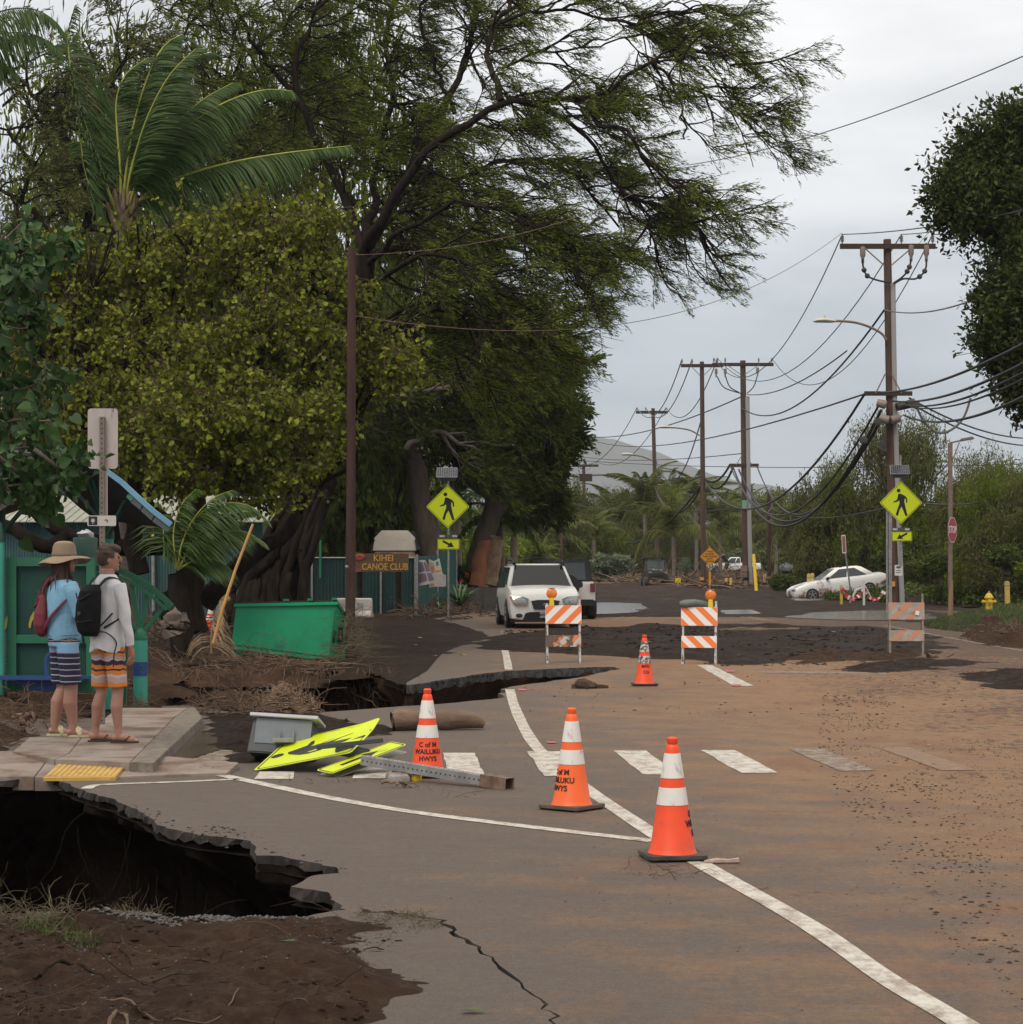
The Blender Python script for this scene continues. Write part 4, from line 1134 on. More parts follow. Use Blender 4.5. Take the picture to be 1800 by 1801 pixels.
# ---- palms
def frond_geo(geo,rg,path,n,ll,g,wind=(0,0,0),droop=.5,r0=.022,k=22,width=.035,side_bias=0.0):
 q=resample(path,k)
 V,Q=tubes_np(q[None],np.linspace(r0,r0*.2,k)[None],5);rg.add(V,Q,np.zeros(len(V)))
 t=np.linspace(.12,.995,n);t=np.concatenate([t,t]);sd=np.concatenate([np.ones(n),-np.ones(n)])
 f=t*(k-1)*.9999;i0=f.astype(int);fr=(f-i0)[:,None]
 p=q[i0]*(1-fr)+q[i0+1]*fr
 d=_norm(q[i0+1]-q[i0])
 up=np.array([0,0,1.0]);s=np.cross(d,up);sn=np.linalg.norm(s,axis=-1,keepdims=True)
 s=np.where(sn>.15,s/(sn+1e-9),np.array([1.,0,0]))
 c=len(t)
 L_=ll*np.sin(np.clip(t*1.05+.12,0,1)*np.pi)**.55*(.85+.3*g.random(c));L_=np.maximum(L_,ll*.25)
 ld=_norm(d*.75+s*sd[:,None]*(.85+side_bias*sd[:,None])+g.normal(size=(c,3))*.07+np.array(wind)*.5)
 pts=[p]
 for j in range(3):
  ld=_norm(ld+np.array([0,0,-droop*.45])+np.array(wind)*.45+g.normal(size=(c,3))*.03)
  pts.append(pts[-1]+ld*(L_/3)[:,None])
 wv=_norm(np.cross(ld,np.array([.3,-.8,.4]))+g.normal(size=(c,3))*.25)
 ws=[.55,1.0,.75,.06]
 rows=[]
 for j in range(4):rows+=[pts[j]+wv*width*.5*ws[j],pts[j]-wv*width*.5*ws[j]]
 V=np.stack(rows,1).reshape(-1,3);b=np.arange(c)[:,None]*8
 Q=np.concatenate([b+np.array([2*j,2*j+1,2*j+3,2*j+2]) for j in range(3)],0)
 geo.add(V,Q,np.repeat(g.random(c),8))
def hero_palm():
 g=np.random.default_rng(77)
 Y=44
 root=thing('coconut_palm','coconut palm with wind bent fronds rising above the yellow green tree','palm tree',G(215,1136))
 tg=Geo();limb_geo(tg,pl([(225,1136),(222,900),(216,650),(212,480),(213,420),(215,385)],Y),.17,.12,12,24,.004,g)
 tg.build('trunk',m_ptrunk,root,smooth=True,tint=False)
 hb=Geo()
 for k in range(16):
  a=k*2.4;x=215+math.cos(a)*20;z0=398-(k%4)*8
  limb_geo(hb,pl([(215+math.cos(a)*8,z0+6,math.sin(a)*.1),(x,z0-16,math.sin(a)*.22),(x+math.cos(a)*8,z0-34-8*(k%3),math.sin(a)*.3)],Y),.07,.025,6,6,.006,g)
 hb.build('crown_shaft',m_dry,root,smooth=True,tint=False)
 paths=[([(222,372),(232,330),(270,280),(330,222),(400,178),(465,158),(515,160,-.3)],(.35,0,-.75),.5),
             ([(228,374),(262,338),(320,310),(400,287),(480,272),(560,262),(618,256)],(.30,0,-.85),.55),
             ([(216,372),(222,300),(235,220),(258,140),(285,85),(322,62),(350,95)],(.95,0,-.3),.3),
             ([(212,372),(212,300),(206,230),(205,175),(222,130),(262,100)],(.55,0,-.25),.3),
             ([(206,376),(190,335),(168,270),(145,205),(126,130),(120,60),(132,10)],(.25,0,-.3),.5),
             ([(220,372),(230,300),(255,220),(290,150),(330,105),(372,92,-.3)],(.95,0,-.35),.3),
             ([(224,374),(250,350),(300,345),(360,360),(410,395)],(.2,0,-.5),.9),
             ([(224,372),(245,310),(290,240),(350,180),(410,145,.5)],(.6,0,-.5),.4),
             ([(205,378),(180,360),(160,330),(148,290),(142,250)],(.5,0,-.4),.6),
             ([(218,372,-.1),(236,280,-.5),(262,200,-.8),(300,130,-1.0),(345,85,-1.0)],(.95,0,-.2),.3)]
 for pts,wd,dr in paths:
  fg=Geo();rg=Geo()
  frond_geo(fg,rg,pl(pts,Y),125,1.15,g,wd,dr,.038,24,.038)
  f=fg.build('frond',m_frond,root)
  rg.build('rachis',m_rachis,f,smooth=True)
  # keep the rachis in place under the frond
 return root
hp=hero_palm()
for f in [c for c in hp.children if c.name.startswith('frond')]:
 for r_ in f.children:r_.matrix_parent_inverse=Matrix.Identity(4)
for f in [c for c in hp.children if c.name.startswith('frond')]:
 for r_ in f.children:r_.matrix_parent_inverse=Matrix.Identity(4)
def corner_palm():
 g=np.random.default_rng(78);Y=40
 root=thing('coconut_palm','palm fronds drooping in from the top left corner','palm tree',G(-190,1151))
 tg=Geo();limb_geo(tg,pl([(-190,1151),(-180,800),(-150,400),(-120,120)],Y),.16,.12,10,16,.01,g);tg.build('trunk',m_ptrunk,root,smooth=True,tint=False)
 for pts,wd in (([(-120,110),(-60,50),(0,20),(55,15),(95,35),(118,65)],(.1,0,-1.0)),([(-120,110),(-50,75),(10,58),(65,62),(108,90)],(.1,0,-.9)),([(-120,120),(-60,90),(-10,100),(30,130)],(.1,0,-.8)),
     ([(-120,100),(-90,20),(-40,-40),(20,-60)],(.2,0,-.7)),([(-120,110),(-180,60),(-240,90)],(0,0,-.7))):
  fg=Geo();rg=Geo();frond_geo(fg,rg,pl(pts,Y),75,.95,g,wd,.6,.026,20,.034)
  fg.add(np.concatenate(rg.V),np.concatenate(rg.Q));fg.build('frond',m_frond,root)
corner_palm()
# background palms share four frond meshes
def frond_proto(seed,droopy,ml):
 g=np.random.default_rng(seed);fg=Geo();rg=Geo()
 path=[(0,0,0),(.9,0,.75),(2.0,0,1.05-droopy*.3),(3.1,0,.8-droopy),(3.9,0,.1-droopy*1.5)]
 frond_geo(fg,rg,path,46,.85,g,(0,0,-.35),.6,.04,14,.07)
 fg.add(np.concatenate(rg.V),np.concatenate(rg.Q),np.ones(len(np.concatenate(rg.V))))
 me=np_mesh('frond',np.concatenate(fg.V),np.concatenate(fg.Q),np.concatenate(fg.T));me.materials.append(ml)
 return me
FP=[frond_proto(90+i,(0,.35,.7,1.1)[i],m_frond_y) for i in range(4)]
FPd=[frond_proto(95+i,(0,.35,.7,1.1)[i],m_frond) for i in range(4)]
g=np.random.default_rng(2);tg=Geo();limb_geo(tg,[(0,0,0),(.04,0,.35),(-.02,0,.7),(0,0,1)],.2,.15,9,12,.003,g)
ptm=np_mesh('trunk',np.concatenate(tg.V),np.concatenate(tg.Q),smooth=True);ptm.materials.append(m_ptrunk)
def far_palm(label,px,cy,Y,sc,seed,group=None,protos=FP,base_py=None,nf=15,bare=False):
 c=P(px,cy,Y);gz=zg(c.x,Y)
 r=thing('coconut_palm',label,'palm tree',(c.x,c.y,gz),group=group)
 t=link('trunk',ptm,r);t.scale=(1,1,c.z-gz)
 rr=random.Random(seed)
 for k in range(nf):
  f=link('frond',protos[min(3,int(rr.random()*4))],r)
  f.location=(0,0,c.z-gz);el=rr.uniform(-.9,.35) if k>4 else rr.uniform(-1.2,-.6)
  a=k*2.399+rr.uniform(-.3,.3)
  # the wind gathers the fronds to the right
  f.rotation_euler=Euler((rr.uniform(-.3,.3),el,a));s=sc*rr.uniform(.8,1.1);f.scale=(s,s,s)
 return r
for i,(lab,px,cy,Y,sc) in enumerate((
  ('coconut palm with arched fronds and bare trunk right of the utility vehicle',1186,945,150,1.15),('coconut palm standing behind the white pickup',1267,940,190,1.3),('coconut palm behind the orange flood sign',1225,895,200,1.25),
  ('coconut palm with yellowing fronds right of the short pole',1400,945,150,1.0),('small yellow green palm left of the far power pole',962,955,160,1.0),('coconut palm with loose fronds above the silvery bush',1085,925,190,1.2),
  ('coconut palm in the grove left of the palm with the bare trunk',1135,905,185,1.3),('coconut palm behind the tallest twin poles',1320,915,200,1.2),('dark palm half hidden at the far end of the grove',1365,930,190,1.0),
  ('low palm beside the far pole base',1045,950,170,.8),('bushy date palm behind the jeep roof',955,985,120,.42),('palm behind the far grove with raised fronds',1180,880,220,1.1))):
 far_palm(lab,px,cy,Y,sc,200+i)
for i,(lab,px,cy,Y,sc) in enumerate((('green palm behind the shade awning',690,850,100,.9),('green palm glimpsed beside the dark wooden pole',645,830,105,.8),('green palm behind the crossing sign trunk',805,900,95,.7),('small palm growing against the forked trunk',880,925,84,.6),('windblown palm in shade behind the stone wall',905,945,90,.5))):
 far_palm(lab,px,cy,Y,sc,300+i,protos=FPd)
# small palm in front of the corrugated shed and its dry skirt
def small_palm():
 g=np.random.default_rng(79);Y=36
 root=thing('young_palm','young palm with dark drooping fronds in front of the corrugated shed','palm tree',G(322,1160))
 tg=Geo();limb_geo(tg,pl([(322,1160),(318,1090),(312,1010)],Y),.22,.16,10,10,.01,g);tg.build('trunk',m_bark,root,smooth=True,tint=False)
 for pts in ([(312,1000),(322,950),(350,905),(395,885),(440,890),(470,915)],[(314,1000),(340,960),(385,938),(430,935),(465,955)],[(312,1000),(305,940),(318,890),(345,860)],[(312,1000),(330,930),(370,880),(410,862)],
    [(312,1003),(345,985),(380,985),(410,1005)],[(310,1000),(290,950),(285,905)],[(314,1002),(350,940),(400,905),(450,900)]):
  fg=Geo();rg=Geo();frond_geo(fg,rg,pl(pts,Y),60,.75,g,(.35,0,-.4),.5,.02,18,.026)
  f=fg.build('frond',m_frond,root);r_=rg.build('rachis',m_rachis,f,smooth=True);r_.matrix_parent_inverse=Matrix.Identity(4)
small_palm()
# ================================================================ CONES, BARRICADES, SIGNS
m_or=mat('cone_orange',(.82,.068,.010),.5,(.70,.055,.010),5,(.3,.8),dirt=(.36,.09,.035),dsc=9,dp=(.55,.78))
m_or2=mat('cone_orange_faded',(.86,.13,.015),.5,(.76,.10,.014),5,(.3,.8),dirt=(.42,.13,.05),dsc=12,dp=(.62,.80))
m_band=mat('reflective_band',(.70,.67,.63),.45,(.60,.56,.52),6,dirt=(.30,.22,.16),dsc=16,dp=(.57,.72),stretch=(1,1,.4))
m_band_d=mat('worn_reflective_band',(.52,.50,.48),.5,dirt=(.05,.04,.04),dsc=26,dp=(.47,.52))
m_rub=mat('black_rubber',(.035,.033,.032),.8,(.09,.07,.055),5,(.45,.7))
m_rub_b=mat('muddy_rubber',(.13,.085,.055),.85,(.05,.045,.04),5,(.4,.7))
m_ink=mat('black_lettering',(.02,.014,.012),.8)
def cone(label,loc,rz,h=.711,r=.136,letters=None,mo=m_or,mb_=m_band,mbase=m_rub,base=.36,tilt=(0,0),group='traffic cones on the road',ppm=600):
 t=thing('traffic_cone',label,'cone',loc,0,group)
 t.rotation_euler=(tilt[0],tilt[1],rz)
 rt=.030
 R_= lambda z:r+(rt-r)*(z-.03)/(h-.03)
 c=MB();n=40
 c.lathe([(r+.012,.028),(r+.004,.045),(R_(.06),.06),(R_(h*.46),h*.46),(R_(h*.9),h*.9),(rt+.006,h*.925),(rt-.003,h*.94),(rt+.002,h*.955),(rt+.002,h-.008),(rt-.006,h)],n=n)
 c.build('cone_body',mo,t)
 for a,b_ in ((.445,.585),(.665,.865)):
  k=MB();k.lathe([(R_(h*a)+.0005,h*a-.001),(R_(h*a)+.003,h*a),(R_(h*b_)+.003,h*b_),(R_(h*b_)+.0005,h*b_+.001)],n=n)
  k.build('reflective_collar',mb_,t)
 k=MB();s=base/2
 pl_=[]
 for sx,sy in ((1,1),(-1,1),(-1,-1),(1,-1)):
  a0={(1,1):0,(-1,1):90,(-1,-1):180,(1,-1):270}[(sx,sy)]
  for a in (0,30,60,90):pl_.append((sx*(s-.04)+.04*math.cos(R(a0+a)),sy*(s-.04)+.04*math.sin(R(a0+a))))
 k.prism(pl_,.024,(0,0,.020),(1,0,0),(0,1,0))
 for x,y in ((1,1),(1,-1),(-1,1),(-1,-1)):k.box((x*s*.8,y*s*.8,.004),(.04,.04,.008))
 k.build('base',mbase,t,bevel=.006)
 if letters:
  for body,z,size,ang in letters:
   me=text_mesh(body,size,.0012,bold=.0012)
   rz_= lambda zz:R_(zz)+.0025
   for v in me.vertices:
    zz=z+v.co.y;rr_=rz_(zz);a=ang+v.co.x/rz_(z)
    ex=v.co.z
    v.co=Vector((math.sin(a)*(rr_+ex),-math.cos(a)*(rr_+ex),zz))
   me.materials.clear();me.materials.append(m_ink);link('lettering',me,t)
 return t
LT= lambda a:[("C of M",.262,.054,a),("WAILUKU",.206,.054,a),("HWYS",.150,.054,a)]
p=G(1183,1510);cone('nearest orange cone with clean white bands standing on the white line',(p.x,p.y,.004),R(8),letters=LT(R(96)),ppm=1)
p=G(1006,1423);cone('orange cone with lettering turned to its left side beside the curved line',(p.x,p.y,.004),R(-38),letters=LT(R(-16)),mo=m_or2,mbase=m_rub_b)
p=G(752,1366);cone('orange cone lettered across its front behind the fallen sign post',(p.x,p.y,.004),R(5),letters=LT(R(4)-R(5)),mbase=m_rub)
p=G(1134,1206);cone('farther cone with scuffed blackened bands between the two barricades',(p.x,p.y,.004),R(3),letters=[("MPD",.27,.06,R(4)),("CG",.19,.06,R(6))],mb_=m_band_d,mo=m_or)
p=P(367,1118,31.5);cone('small tilted cone standing in the debris left of the green dumpster',(p.x,p.y,-.03+.0),R(20),h=.66,r=.14,letters=None,mb_=m_band,tilt=(R(4),R(3)))
bpy.data.objects['traffic_cone.004'].location=P(368,1112,50)
# barricades
m_bo=mat('sheeting_orange',(.82,.19,.04),.45,dirt=(.45,.16,.07),dsc=6,dp=(.66,.8));m_bw=mat('sheeting_white',(.76,.74,.71),.45,dirt=(.35,.28,.23),dsc=6,dp=(.62,.8))
m_bo2=mat('faded_sheeting_orange',(.56,.20,.10),.7,(.45,.24,.16),8,dirt=(.36,.29,.24),dsc=12,dp=(.52,.62));m_bw2=mat('faded_sheeting_white',(.40,.38,.34),.7,(.28,.24,.20),6,dirt=(.22,.16,.12),dsc=9,dp=(.55,.7))
m_bw3=mat('peeled_sheeting_white',(.5,.46,.42),.6,dirt=(.13,.075,.055),dsc=7,dp=(.48,.53));m_bo3=mat('peeled_sheeting_orange',(.72,.2,.06),.6,dirt=(.13,.075,.055),dsc=7,dp=(.46,.50))
m_legw=mat('white_painted_leg',(.50,.48,.46),.6,dirt=(.06,.05,.045),dsc=14,dp=(.56,.60),stretch=(1,1,.5));m_legb=mat('weathered_leg',(.20,.16,.13),.8,(.12,.09,.07),8)
m_amber=mat('amber_lens',(.80,.22,.015),.18,(.62,.15,.01),14,coat=.5);m_lampy=mat('yellow_lamp_case',(.72,.50,.02),.45)
m_graf=mat('pink_marker',(.45,.08,.16),.7)
def stripes(t,w,z0,z1,y0,tilt,n,dirn,mo,mw,name):
 """a board built of slanted sheeting strips on a backing; local frame x right, z up"""
 h=z1-z0
 rot=Matrix.Rotation(tilt,3,'X')
 def board(pts,th,off,m,nm,parent):
  mb=MB();mb.prism(pts,th,(0,off,0),(1,0,0),(0,0,1));mb.v=[tuple(rot @ Vector(v)+Vector((0,y0,z0))) for v in mb.v]
  return mb.build(nm,m,parent)
 bd=board([(-w/2,0),(w/2,0),(w/2,h),(-w/2,h)],.018,0,mw,name,t)
 sw=w/4.5
 def clip(poly,xm,s):
  out=[]
  for i in range(len(poly)):
   a,b_=poly[i],poly[(i+1)%len(poly)]
   ia,ib=s*(a[0]-xm) <= 0,s*(b_[0]-xm) <= 0
   if ia:out.append(a)
   if ia != ib:
    u=(xm-a[0])/(b_[0]-a[0]);out.append((xm,a[1]+(b_[1]-a[1])*u))
  return out
 for i in range(-4,8,2):
  x0=-w/2+i*sw
  sl=h*1.0*dirn
  poly=[(x0,0),(x0+sw,0),(x0+sw+sl,h),(x0+sl,h)]
  poly=clip(clip(poly,w/2-.003,1),-w/2+.003,-1)
  if len(poly)<3:continue
  poly=[(x,min(max(z,.003),h-.003)) for x,z in poly]
  board(poly,.002,-.0105,mo,'orange_stripe',bd)
 return bd
def barricade(label,loc,rz,mats,legm,legb,dirn,light=None,w=.62,h=1.02,graffiti=False,lean=R(9),post_top=.07):
 t=thing('barricade',label,'barricade',loc,rz,'folding striped barricades across the road')
 mo,mw,mo2,mw2=mats
 lx=w/2-.03
 sp_=math.tan(lean)*h
 for s in (-1,1):
  k=MB();k.bar((s*lx,-sp_*.5-.01,0),(s*lx,.0,h+(post_top if s>0 or light is None else .0)),.036,.036,(0,1,0));k.build('front_leg',legm,t)
  k=MB();k.bar((s*(lx+.002),sp_*.5+.03,0),(s*(lx+.002),.035,h-.06),.034,.034,(0,1,0));k.build('rear_leg',legb,t)
 k=MB();k.cyl((-lx,.018,h-.09),(lx,.018,h-.09),.008,n=8);k.bar((-lx,sp_*.28+.03,h*.40),(lx,sp_*.28+.03,h*.40),.03,.05);k.build('brace',legb,t)
 a=math.atan2(sp_*.5,h)
 stripes(t,w,h-.345,h-.03,-.036-(sp_*.5)*(.345/h),-a,6,dirn,mo,mw,'upper_board')
 stripes(t,w-.02,.28,.48,-.034-sp_*.5*(1-.28/h),-a,5,dirn,mo2,mw2,'lower_board')
 if light is not None:
  lxx=light
  g_=MB();g_.box((lxx,-.01,h+.035),(.085,.075,.13),taper=(.8,.9));g_.box((lxx,-.01,h-.02),(.055,.06,.03));g_.build('lamp_case',m_lampy,t,bevel=.006)
  g_=MB();g_.lathe([(.01,-.036),(.055,-.034),(.083,-.018),(.088,0),(.083,.018),(.055,.034),(.01,.036)],(lxx,-.01,h+.175),n=24,axis='y');lens=g_.build('lamp_lens',m_amber,t)
  g_=MB();g_.ring([(lxx+.093*math.cos(i*.3142),.093*math.sin(i*.3142)) for i in range(20)],[(lxx+.080*math.cos(i*.3142),.080*math.sin(i*.3142)) for i in range(20)],.014,(0,-.01,h+.175));g_.build('lens_ring',m_amber,t)
  g_=MB();g_.box((lxx,-.01,h+.268),(.12,.06,.010));g_.build('lamp_cap',mat('lamp_cap_grey',(.3,.26,.22),.6),t)
 return t
p=G(991,1166);barricade('clean topped barricade with peeling lower board and amber lamp nearest the white car',(p.x,p.y,0),R(3),(m_bo,m_bw,m_bo3,m_bw3),m_legw,m_legb,1,light=-.20)
p=G(1231,1168);bb=barricade('clean striped barricade with amber lamp and a grey sandbag on top',(p.x,p.y,0),R(-12),(m_bo,m_bw,m_bo,m_bw),m_legw,m_legb,-1,light=.19,h=1.0)
p=G(1594,1154);bb3=barricade('dirty faded barricade with scribbles standing before the utility pole',(p.x,p.y,0),R(-2),(m_bo2,m_bw2,m_bo2,m_bw2),mat('raw_leg',(.28,.24,.20),.8,(.18,.14,.11),8),m_legb,1,w=.66,h=1.02,post_top=.13)
# scribbles and sticker on the faded board
for x,z,s_ in ((-.2,.86,.10),(.04,.80,.10)):
 k=MB();rr=random.Random(int(x*100));pts=[(x+i*.014+rr.uniform(-.01,.01),-.082,z+rr.uniform(-.03,.05)) for i in range(9)];k.tube(pts,.003,4);k.build('scribble',m_graf,bb3)
k=MB();k.prism([(-.035,-.035),(.035,-.045),(.045,.03),(-.025,.04)],.003,(.19,-.09,.80));k.build('sticker',m_bw,bb3)
# sandbag lying over the top of the middle barricade
m_bag=mat('grey_green_bag',(.13,.15,.13),.6,(.08,.095,.08),9)
p=P(1205,1063,36.4)
sb=MB();sb.tube([(-.26,0,-.02),(-.24,0,0),(-.16,0,.012),(0,0,.018),(.14,0,.005),(.22,0,-.01),(.27,0,-.022)],[.01,.05,.07,.07,.058,.05,.02],12,flat=1.0)
o=sb.build('sandbag',m_bag);o.location=p;o.location.z=1.015;o.location.y=bb.location.y;o.location.x=bb.location.x-.09;tag(o,'grey green sandbag slumped on top of the middle barricade','sandbag')
# ---- pedestrian signs
m_fy=mat('fluorescent_yellow',(.56,.66,.005),.45,emit=None);m_fyd=m_fy
m_blk=mat('sign_black',(.008,.008,.008),.5)
m_alu=mat('sign_aluminium',(.36,.35,.34),.5,(.28,.26,.25),5,metal=.3)
m_galv=mat('galvanised_steel',(.34,.33,.32),.5,(.22,.21,.20),8,metal=.4)
m_solar=mat('solar_cells',(.012,.014,.03),.15,coat=.6);m_sframe=mat('solar_frame',(.5,.5,.5),.4,metal=.4);m_sbox=mat('grey_steel_box',(.07,.075,.08),.55)
def rrect(w,h,r,n=4):
 pts=[]
 for sx,sy,a0 in ((1,1,0),(-1,1,90),(-1,-1,180),(1,-1,270)):
  for i in range(n+1):
   a=R(a0+90*i/n);pts.append((sx*(w/2-r)+r*math.cos(a),sy*(h/2-r)+r*math.sin(a)))
 return pts
def rot45(pts):c=math.cos(R(45));return [((x-y)*c,(x+y)*c) for x,y in pts]
# walking figure in units of half diagonal (measured from the sign)
FIG=[[(-.13,.41),(-.02,.42),(.10,.36),(.22,.29),(.29,.18),(.30,.0),(.235,.0),(.225,.15),(.17,.20),(.155,.05),(.19,-.12),(.23,-.30),(.31,-.60),(.21,-.63),(.09,-.33),(.03,-.18),(-.07,-.35),(-.14,-.62),(-.25,-.58),(-.15,-.25),(-.07,-.05),(-.08,.10),(-.19,.03),(-.37,-.0),(-.35,.05),(-.19,.13),(-.15,.28)]]
HEAD=(-.11,.56,.09)
def ped_diamond(parent,s,loc=(0,0,0),flip=1):
 """diamond sign face towards -y, s = side length; all meshes in the parent's frame"""
 d=s/math.sqrt(2)
 lx,ly,lz=loc
 k=MB();k.prism(rot45(rrect(s,s,s*.055)),.003,(lx,ly,lz));pan=k.build('sign_panel',m_fy,parent)
 k=MB();k.ring(rot45(rrect(s*.955,s*.955,s*.045)),rot45(rrect(s*.925,s*.925,s*.035)),.001,(lx,ly-.0028,lz));k.build('border',m_blk,pan)
 k=MB()
 for f in FIG:k.prism([(x*d*flip,y*d) for x,y in (f if flip>0 else f[::-1])],.001,(lx,ly-.0028,lz))
 k.prism([(HEAD[0]*d*flip+HEAD[2]*d*math.cos(i*.3142),HEAD[1]*d+HEAD[2]*d*math.sin(i*.3142)) for i in range(20)],.001,(lx,ly-.0028,lz))
 k.build('walking_figure',m_blk,pan)
 return pan
def arrow_plate(parent,w,h,loc,ang):
 lx,ly,lz=loc
 k=MB();k.prism(rrect(w,h,.03),.003,(lx,ly,lz));pan=k.build('arrow_panel',m_fy,parent)
 k=MB();k.ring(rrect(w-.02,h-.02,.025),rrect(w-.045,h-.045,.018),.001,(lx,ly-.0028,lz));k.build('border',m_blk,pan)
 A=[(-.19,-.035),(.02,-.035),(.02,-.105),(.19,0),(.02,.105),(.02,.035),(-.19,.035)];c,s_=math.cos(ang),math.sin(ang);q=w/.62
 k=MB();k.prism([((x*c-y*s_)*q,(x*s_+y*c)*q*.85) for x,y in A],.001,(lx,ly-.0028,lz));k.build('arrow',m_blk,pan)
def beacon_bar(parent,w,loc):
 lx,ly,lz=loc
 k=MB();k.box((lx,ly,lz),(w,.06,.10));k.build('beacon_bar',m_sbox,parent,bevel=.008)
 for s in (-1,1):
  k=MB();k.box((lx+s*w*.34,ly-.033,lz),(w*.26,.008,.065));k.build('beacon_light',m_sframe,parent)
def solar(parent,w,loc,tilt=R(38)):
 lx,ly,lz=loc
 M_=Matrix.Rotation(tilt,3,'X')
 def put(mb,nm,m,par):
  mb.v=[tuple(M_ @ Vector(v)+Vector(loc)) for v in mb.v];return mb.build(nm,m,par)
 k=MB();k.box((0,-.06,0),(w,.03,w*.55));pf=put(k,'solar_frame',m_sframe,parent)
 k=MB()
 for i in range(9):
  for j in range(4):k.box((-w*.44+w*.11*i,-.078,-w*.2+w*.134*j),(w*.102,.004,w*.124))
 put(k,'solar_cells',m_solar,pf)
 k=MB();k.box((lx,ly+.10,lz-w*.26),(w*.85,.16,.12));k.build('battery_box',m_sbox,parent,bevel=.008)
pL=P(789,1086,66)
t=thing('crossing_sign','yellow walking figure sign with right pointing arrow in front of the green fence','sign',(pL.x,66,0))
k=MB();k.box((0,.05,2.25),(.06,.06,4.5));k.build('post',m_galv,t)
zc= lambda py:CAM_H-(py-HOR)/F*66
ped_diamond(t,.955,(-.02,0,zc(891)));arrow_plate(t,.68,.33,(0,0,zc(957)),R(-33));beacon_bar(t,.58,(0,-.0,zc(943)));solar(t,.63,(-.04,-.02,zc(833)),R(-30))
pR=P(1577,1086,66)
t=thing('crossing_sign','yellow walking figure sign with left pointing arrow beside the main utility pole','sign',(pR.x-.0,65.2,0))
k=MB();k.box((-.32,.05,1.9),(.10,.06,2.9+1));k.box((-.42,.06,1.75),(.05,.05,3.5));k.build('post',m_galv,t)
zc= lambda py:CAM_H-(py-HOR)/F*65.2
ped_diamond(t,.93,(0,0,zc(884)));arrow_plate(t,.62,.30,(.03,0,zc(943)),R(-147));beacon_bar(t,.55,(.0,0,zc(931)));solar(t,.58,(-.05,-.02,zc(828)),R(-30))
k=MB();k.box((0,.09,3.3),(.05,.05,3.4));k.build('post',m_galv,t)
# the knocked down crossing sign in the foreground
m_rust=mat('rusty_steel',(.11,.06,.04),.85,(.20,.13,.10),12,(.4,.6))
m_boxs=mat('battery_case',(.16,.18,.20),.45,(.12,.135,.15),3);m_boxd=mat('battery_case_dark',(.050,.056,.062),.5)
fs_=thing('fallen_crossing_sign','knocked over yellow crossing sign with bent post lying on the crosswalk','sign',G(600,1365))
def place(mb,nm,m,par,M_,**kw):
 mb.v=[tuple(M_ @ Vector(v)) for v in mb.v];return mb.build(nm,m,par,True,**kw)
def face_from(p0,p1,p2):
 """matrix whose x runs p0->p1 and y leans to p2, z the normal"""
 x=(p1-p0).normalized();y=(p2-p0);y=(y-x*y.dot(x)).normalized();z=x.cross(y)
 return Matrix(((x.x,y.x,z.x,p0.x),(x.y,y.y,z.y,p0.y),(x.z,y.z,z.z,p0.z),(0,0,0,1)))
# four measured corners of the big panel: left tip on the ground, right tip in the air
A_=P(445,1356,17.75);C_=P(672,1269,18.35);B_=P(570,1334,17.6);D_=P(560,1300,18.35)
cen=(A_+C_)/2;ax=(C_-A_);hd=ax.length/2;xh=ax.normalized();dd=(D_-B_);yh=(dd-xh*dd.dot(xh)).normalized();zh=xh.cross(yh)
if zh.dot(Vector((0,-1,.3)))<0:yh=-yh;zh=-zh
SM=Matrix(((xh.x,yh.x,zh.x,cen.x),(xh.y,yh.y,zh.y,cen.y),(xh.z,yh.z,zh.z,cen.z),(0,0,0,1)))
S_=hd*math.sqrt(2)
def bendz(x,y):return .10*max(0,x/hd-.55)**2*2
def plate(poly,th,off,nm,m,par,bend=True):
 me_=MB();me_.prism(poly,th,(0,0,off),(1,0,0),(0,1,0))
 bm=bmesh.new();bm.from_mesh(me_.mesh('tmp'));bmesh.ops.recalc_face_normals(bm,faces=bm.faces);bmesh.ops.triangulate(bm,faces=[f for f in bm.faces if len(f.verts)>4])
 bmesh.ops.subdivide_edges(bm,edges=bm.edges[:],cuts=3)
 for v in bm.verts:
  if bend:v.co.z+=bendz(v.co.x,v.co.y)
  v.co=SM @ v.co
 m2=bpy.data.meshes.new(nm);bm.to_mesh(m2);bm.free();m2.materials.append(m)
 return link(nm,m2,par,True)
pan=plate(rot45(rrect(S_,S_,S_*.05)),.003,0,'sign_panel',m_fy,fs_)
plate([(p[0],p[1]) for p in rot45(rrect(S_*.99,S_*.99,S_*.05))],.002,-.006,'sign_back',m_alu,fs_)
def quadring(outer,inner,nm,par):
 n=len(outer);vs=[(a,b_,.0030) for a,b_ in outer]+[(a,b_,.0030) for a,b_ in inner];vs=[tuple(SM @ Vector((v[0],v[1],v[2]+bendz(v[0],v[1])))) for v in vs]
 k=MB();k.add(vs,[(i,(i+1)%n,n+(i+1)%n,n+i) for i in range(n)]);o=k.build(nm,m_blk,par,False)
 o.matrix_parent_inverse=Matrix.Identity(4);return o
def densify(pl_,k_=8):
 return [(pl_[i][0]+(pl_[(i+1)%len(pl_)][0]-pl_[i][0])*j/k_,pl_[i][1]+(pl_[(i+1)%len(pl_)][1]-pl_[i][1])*j/k_) for i in range(len(pl_)) for j in range(k_)]
quadring(densify(rot45(rrect(S_*.955,S_*.955,S_*.045))),densify(rot45(rrect(S_*.925,S_*.925,S_*.035))),'border',pan)
d_=hd
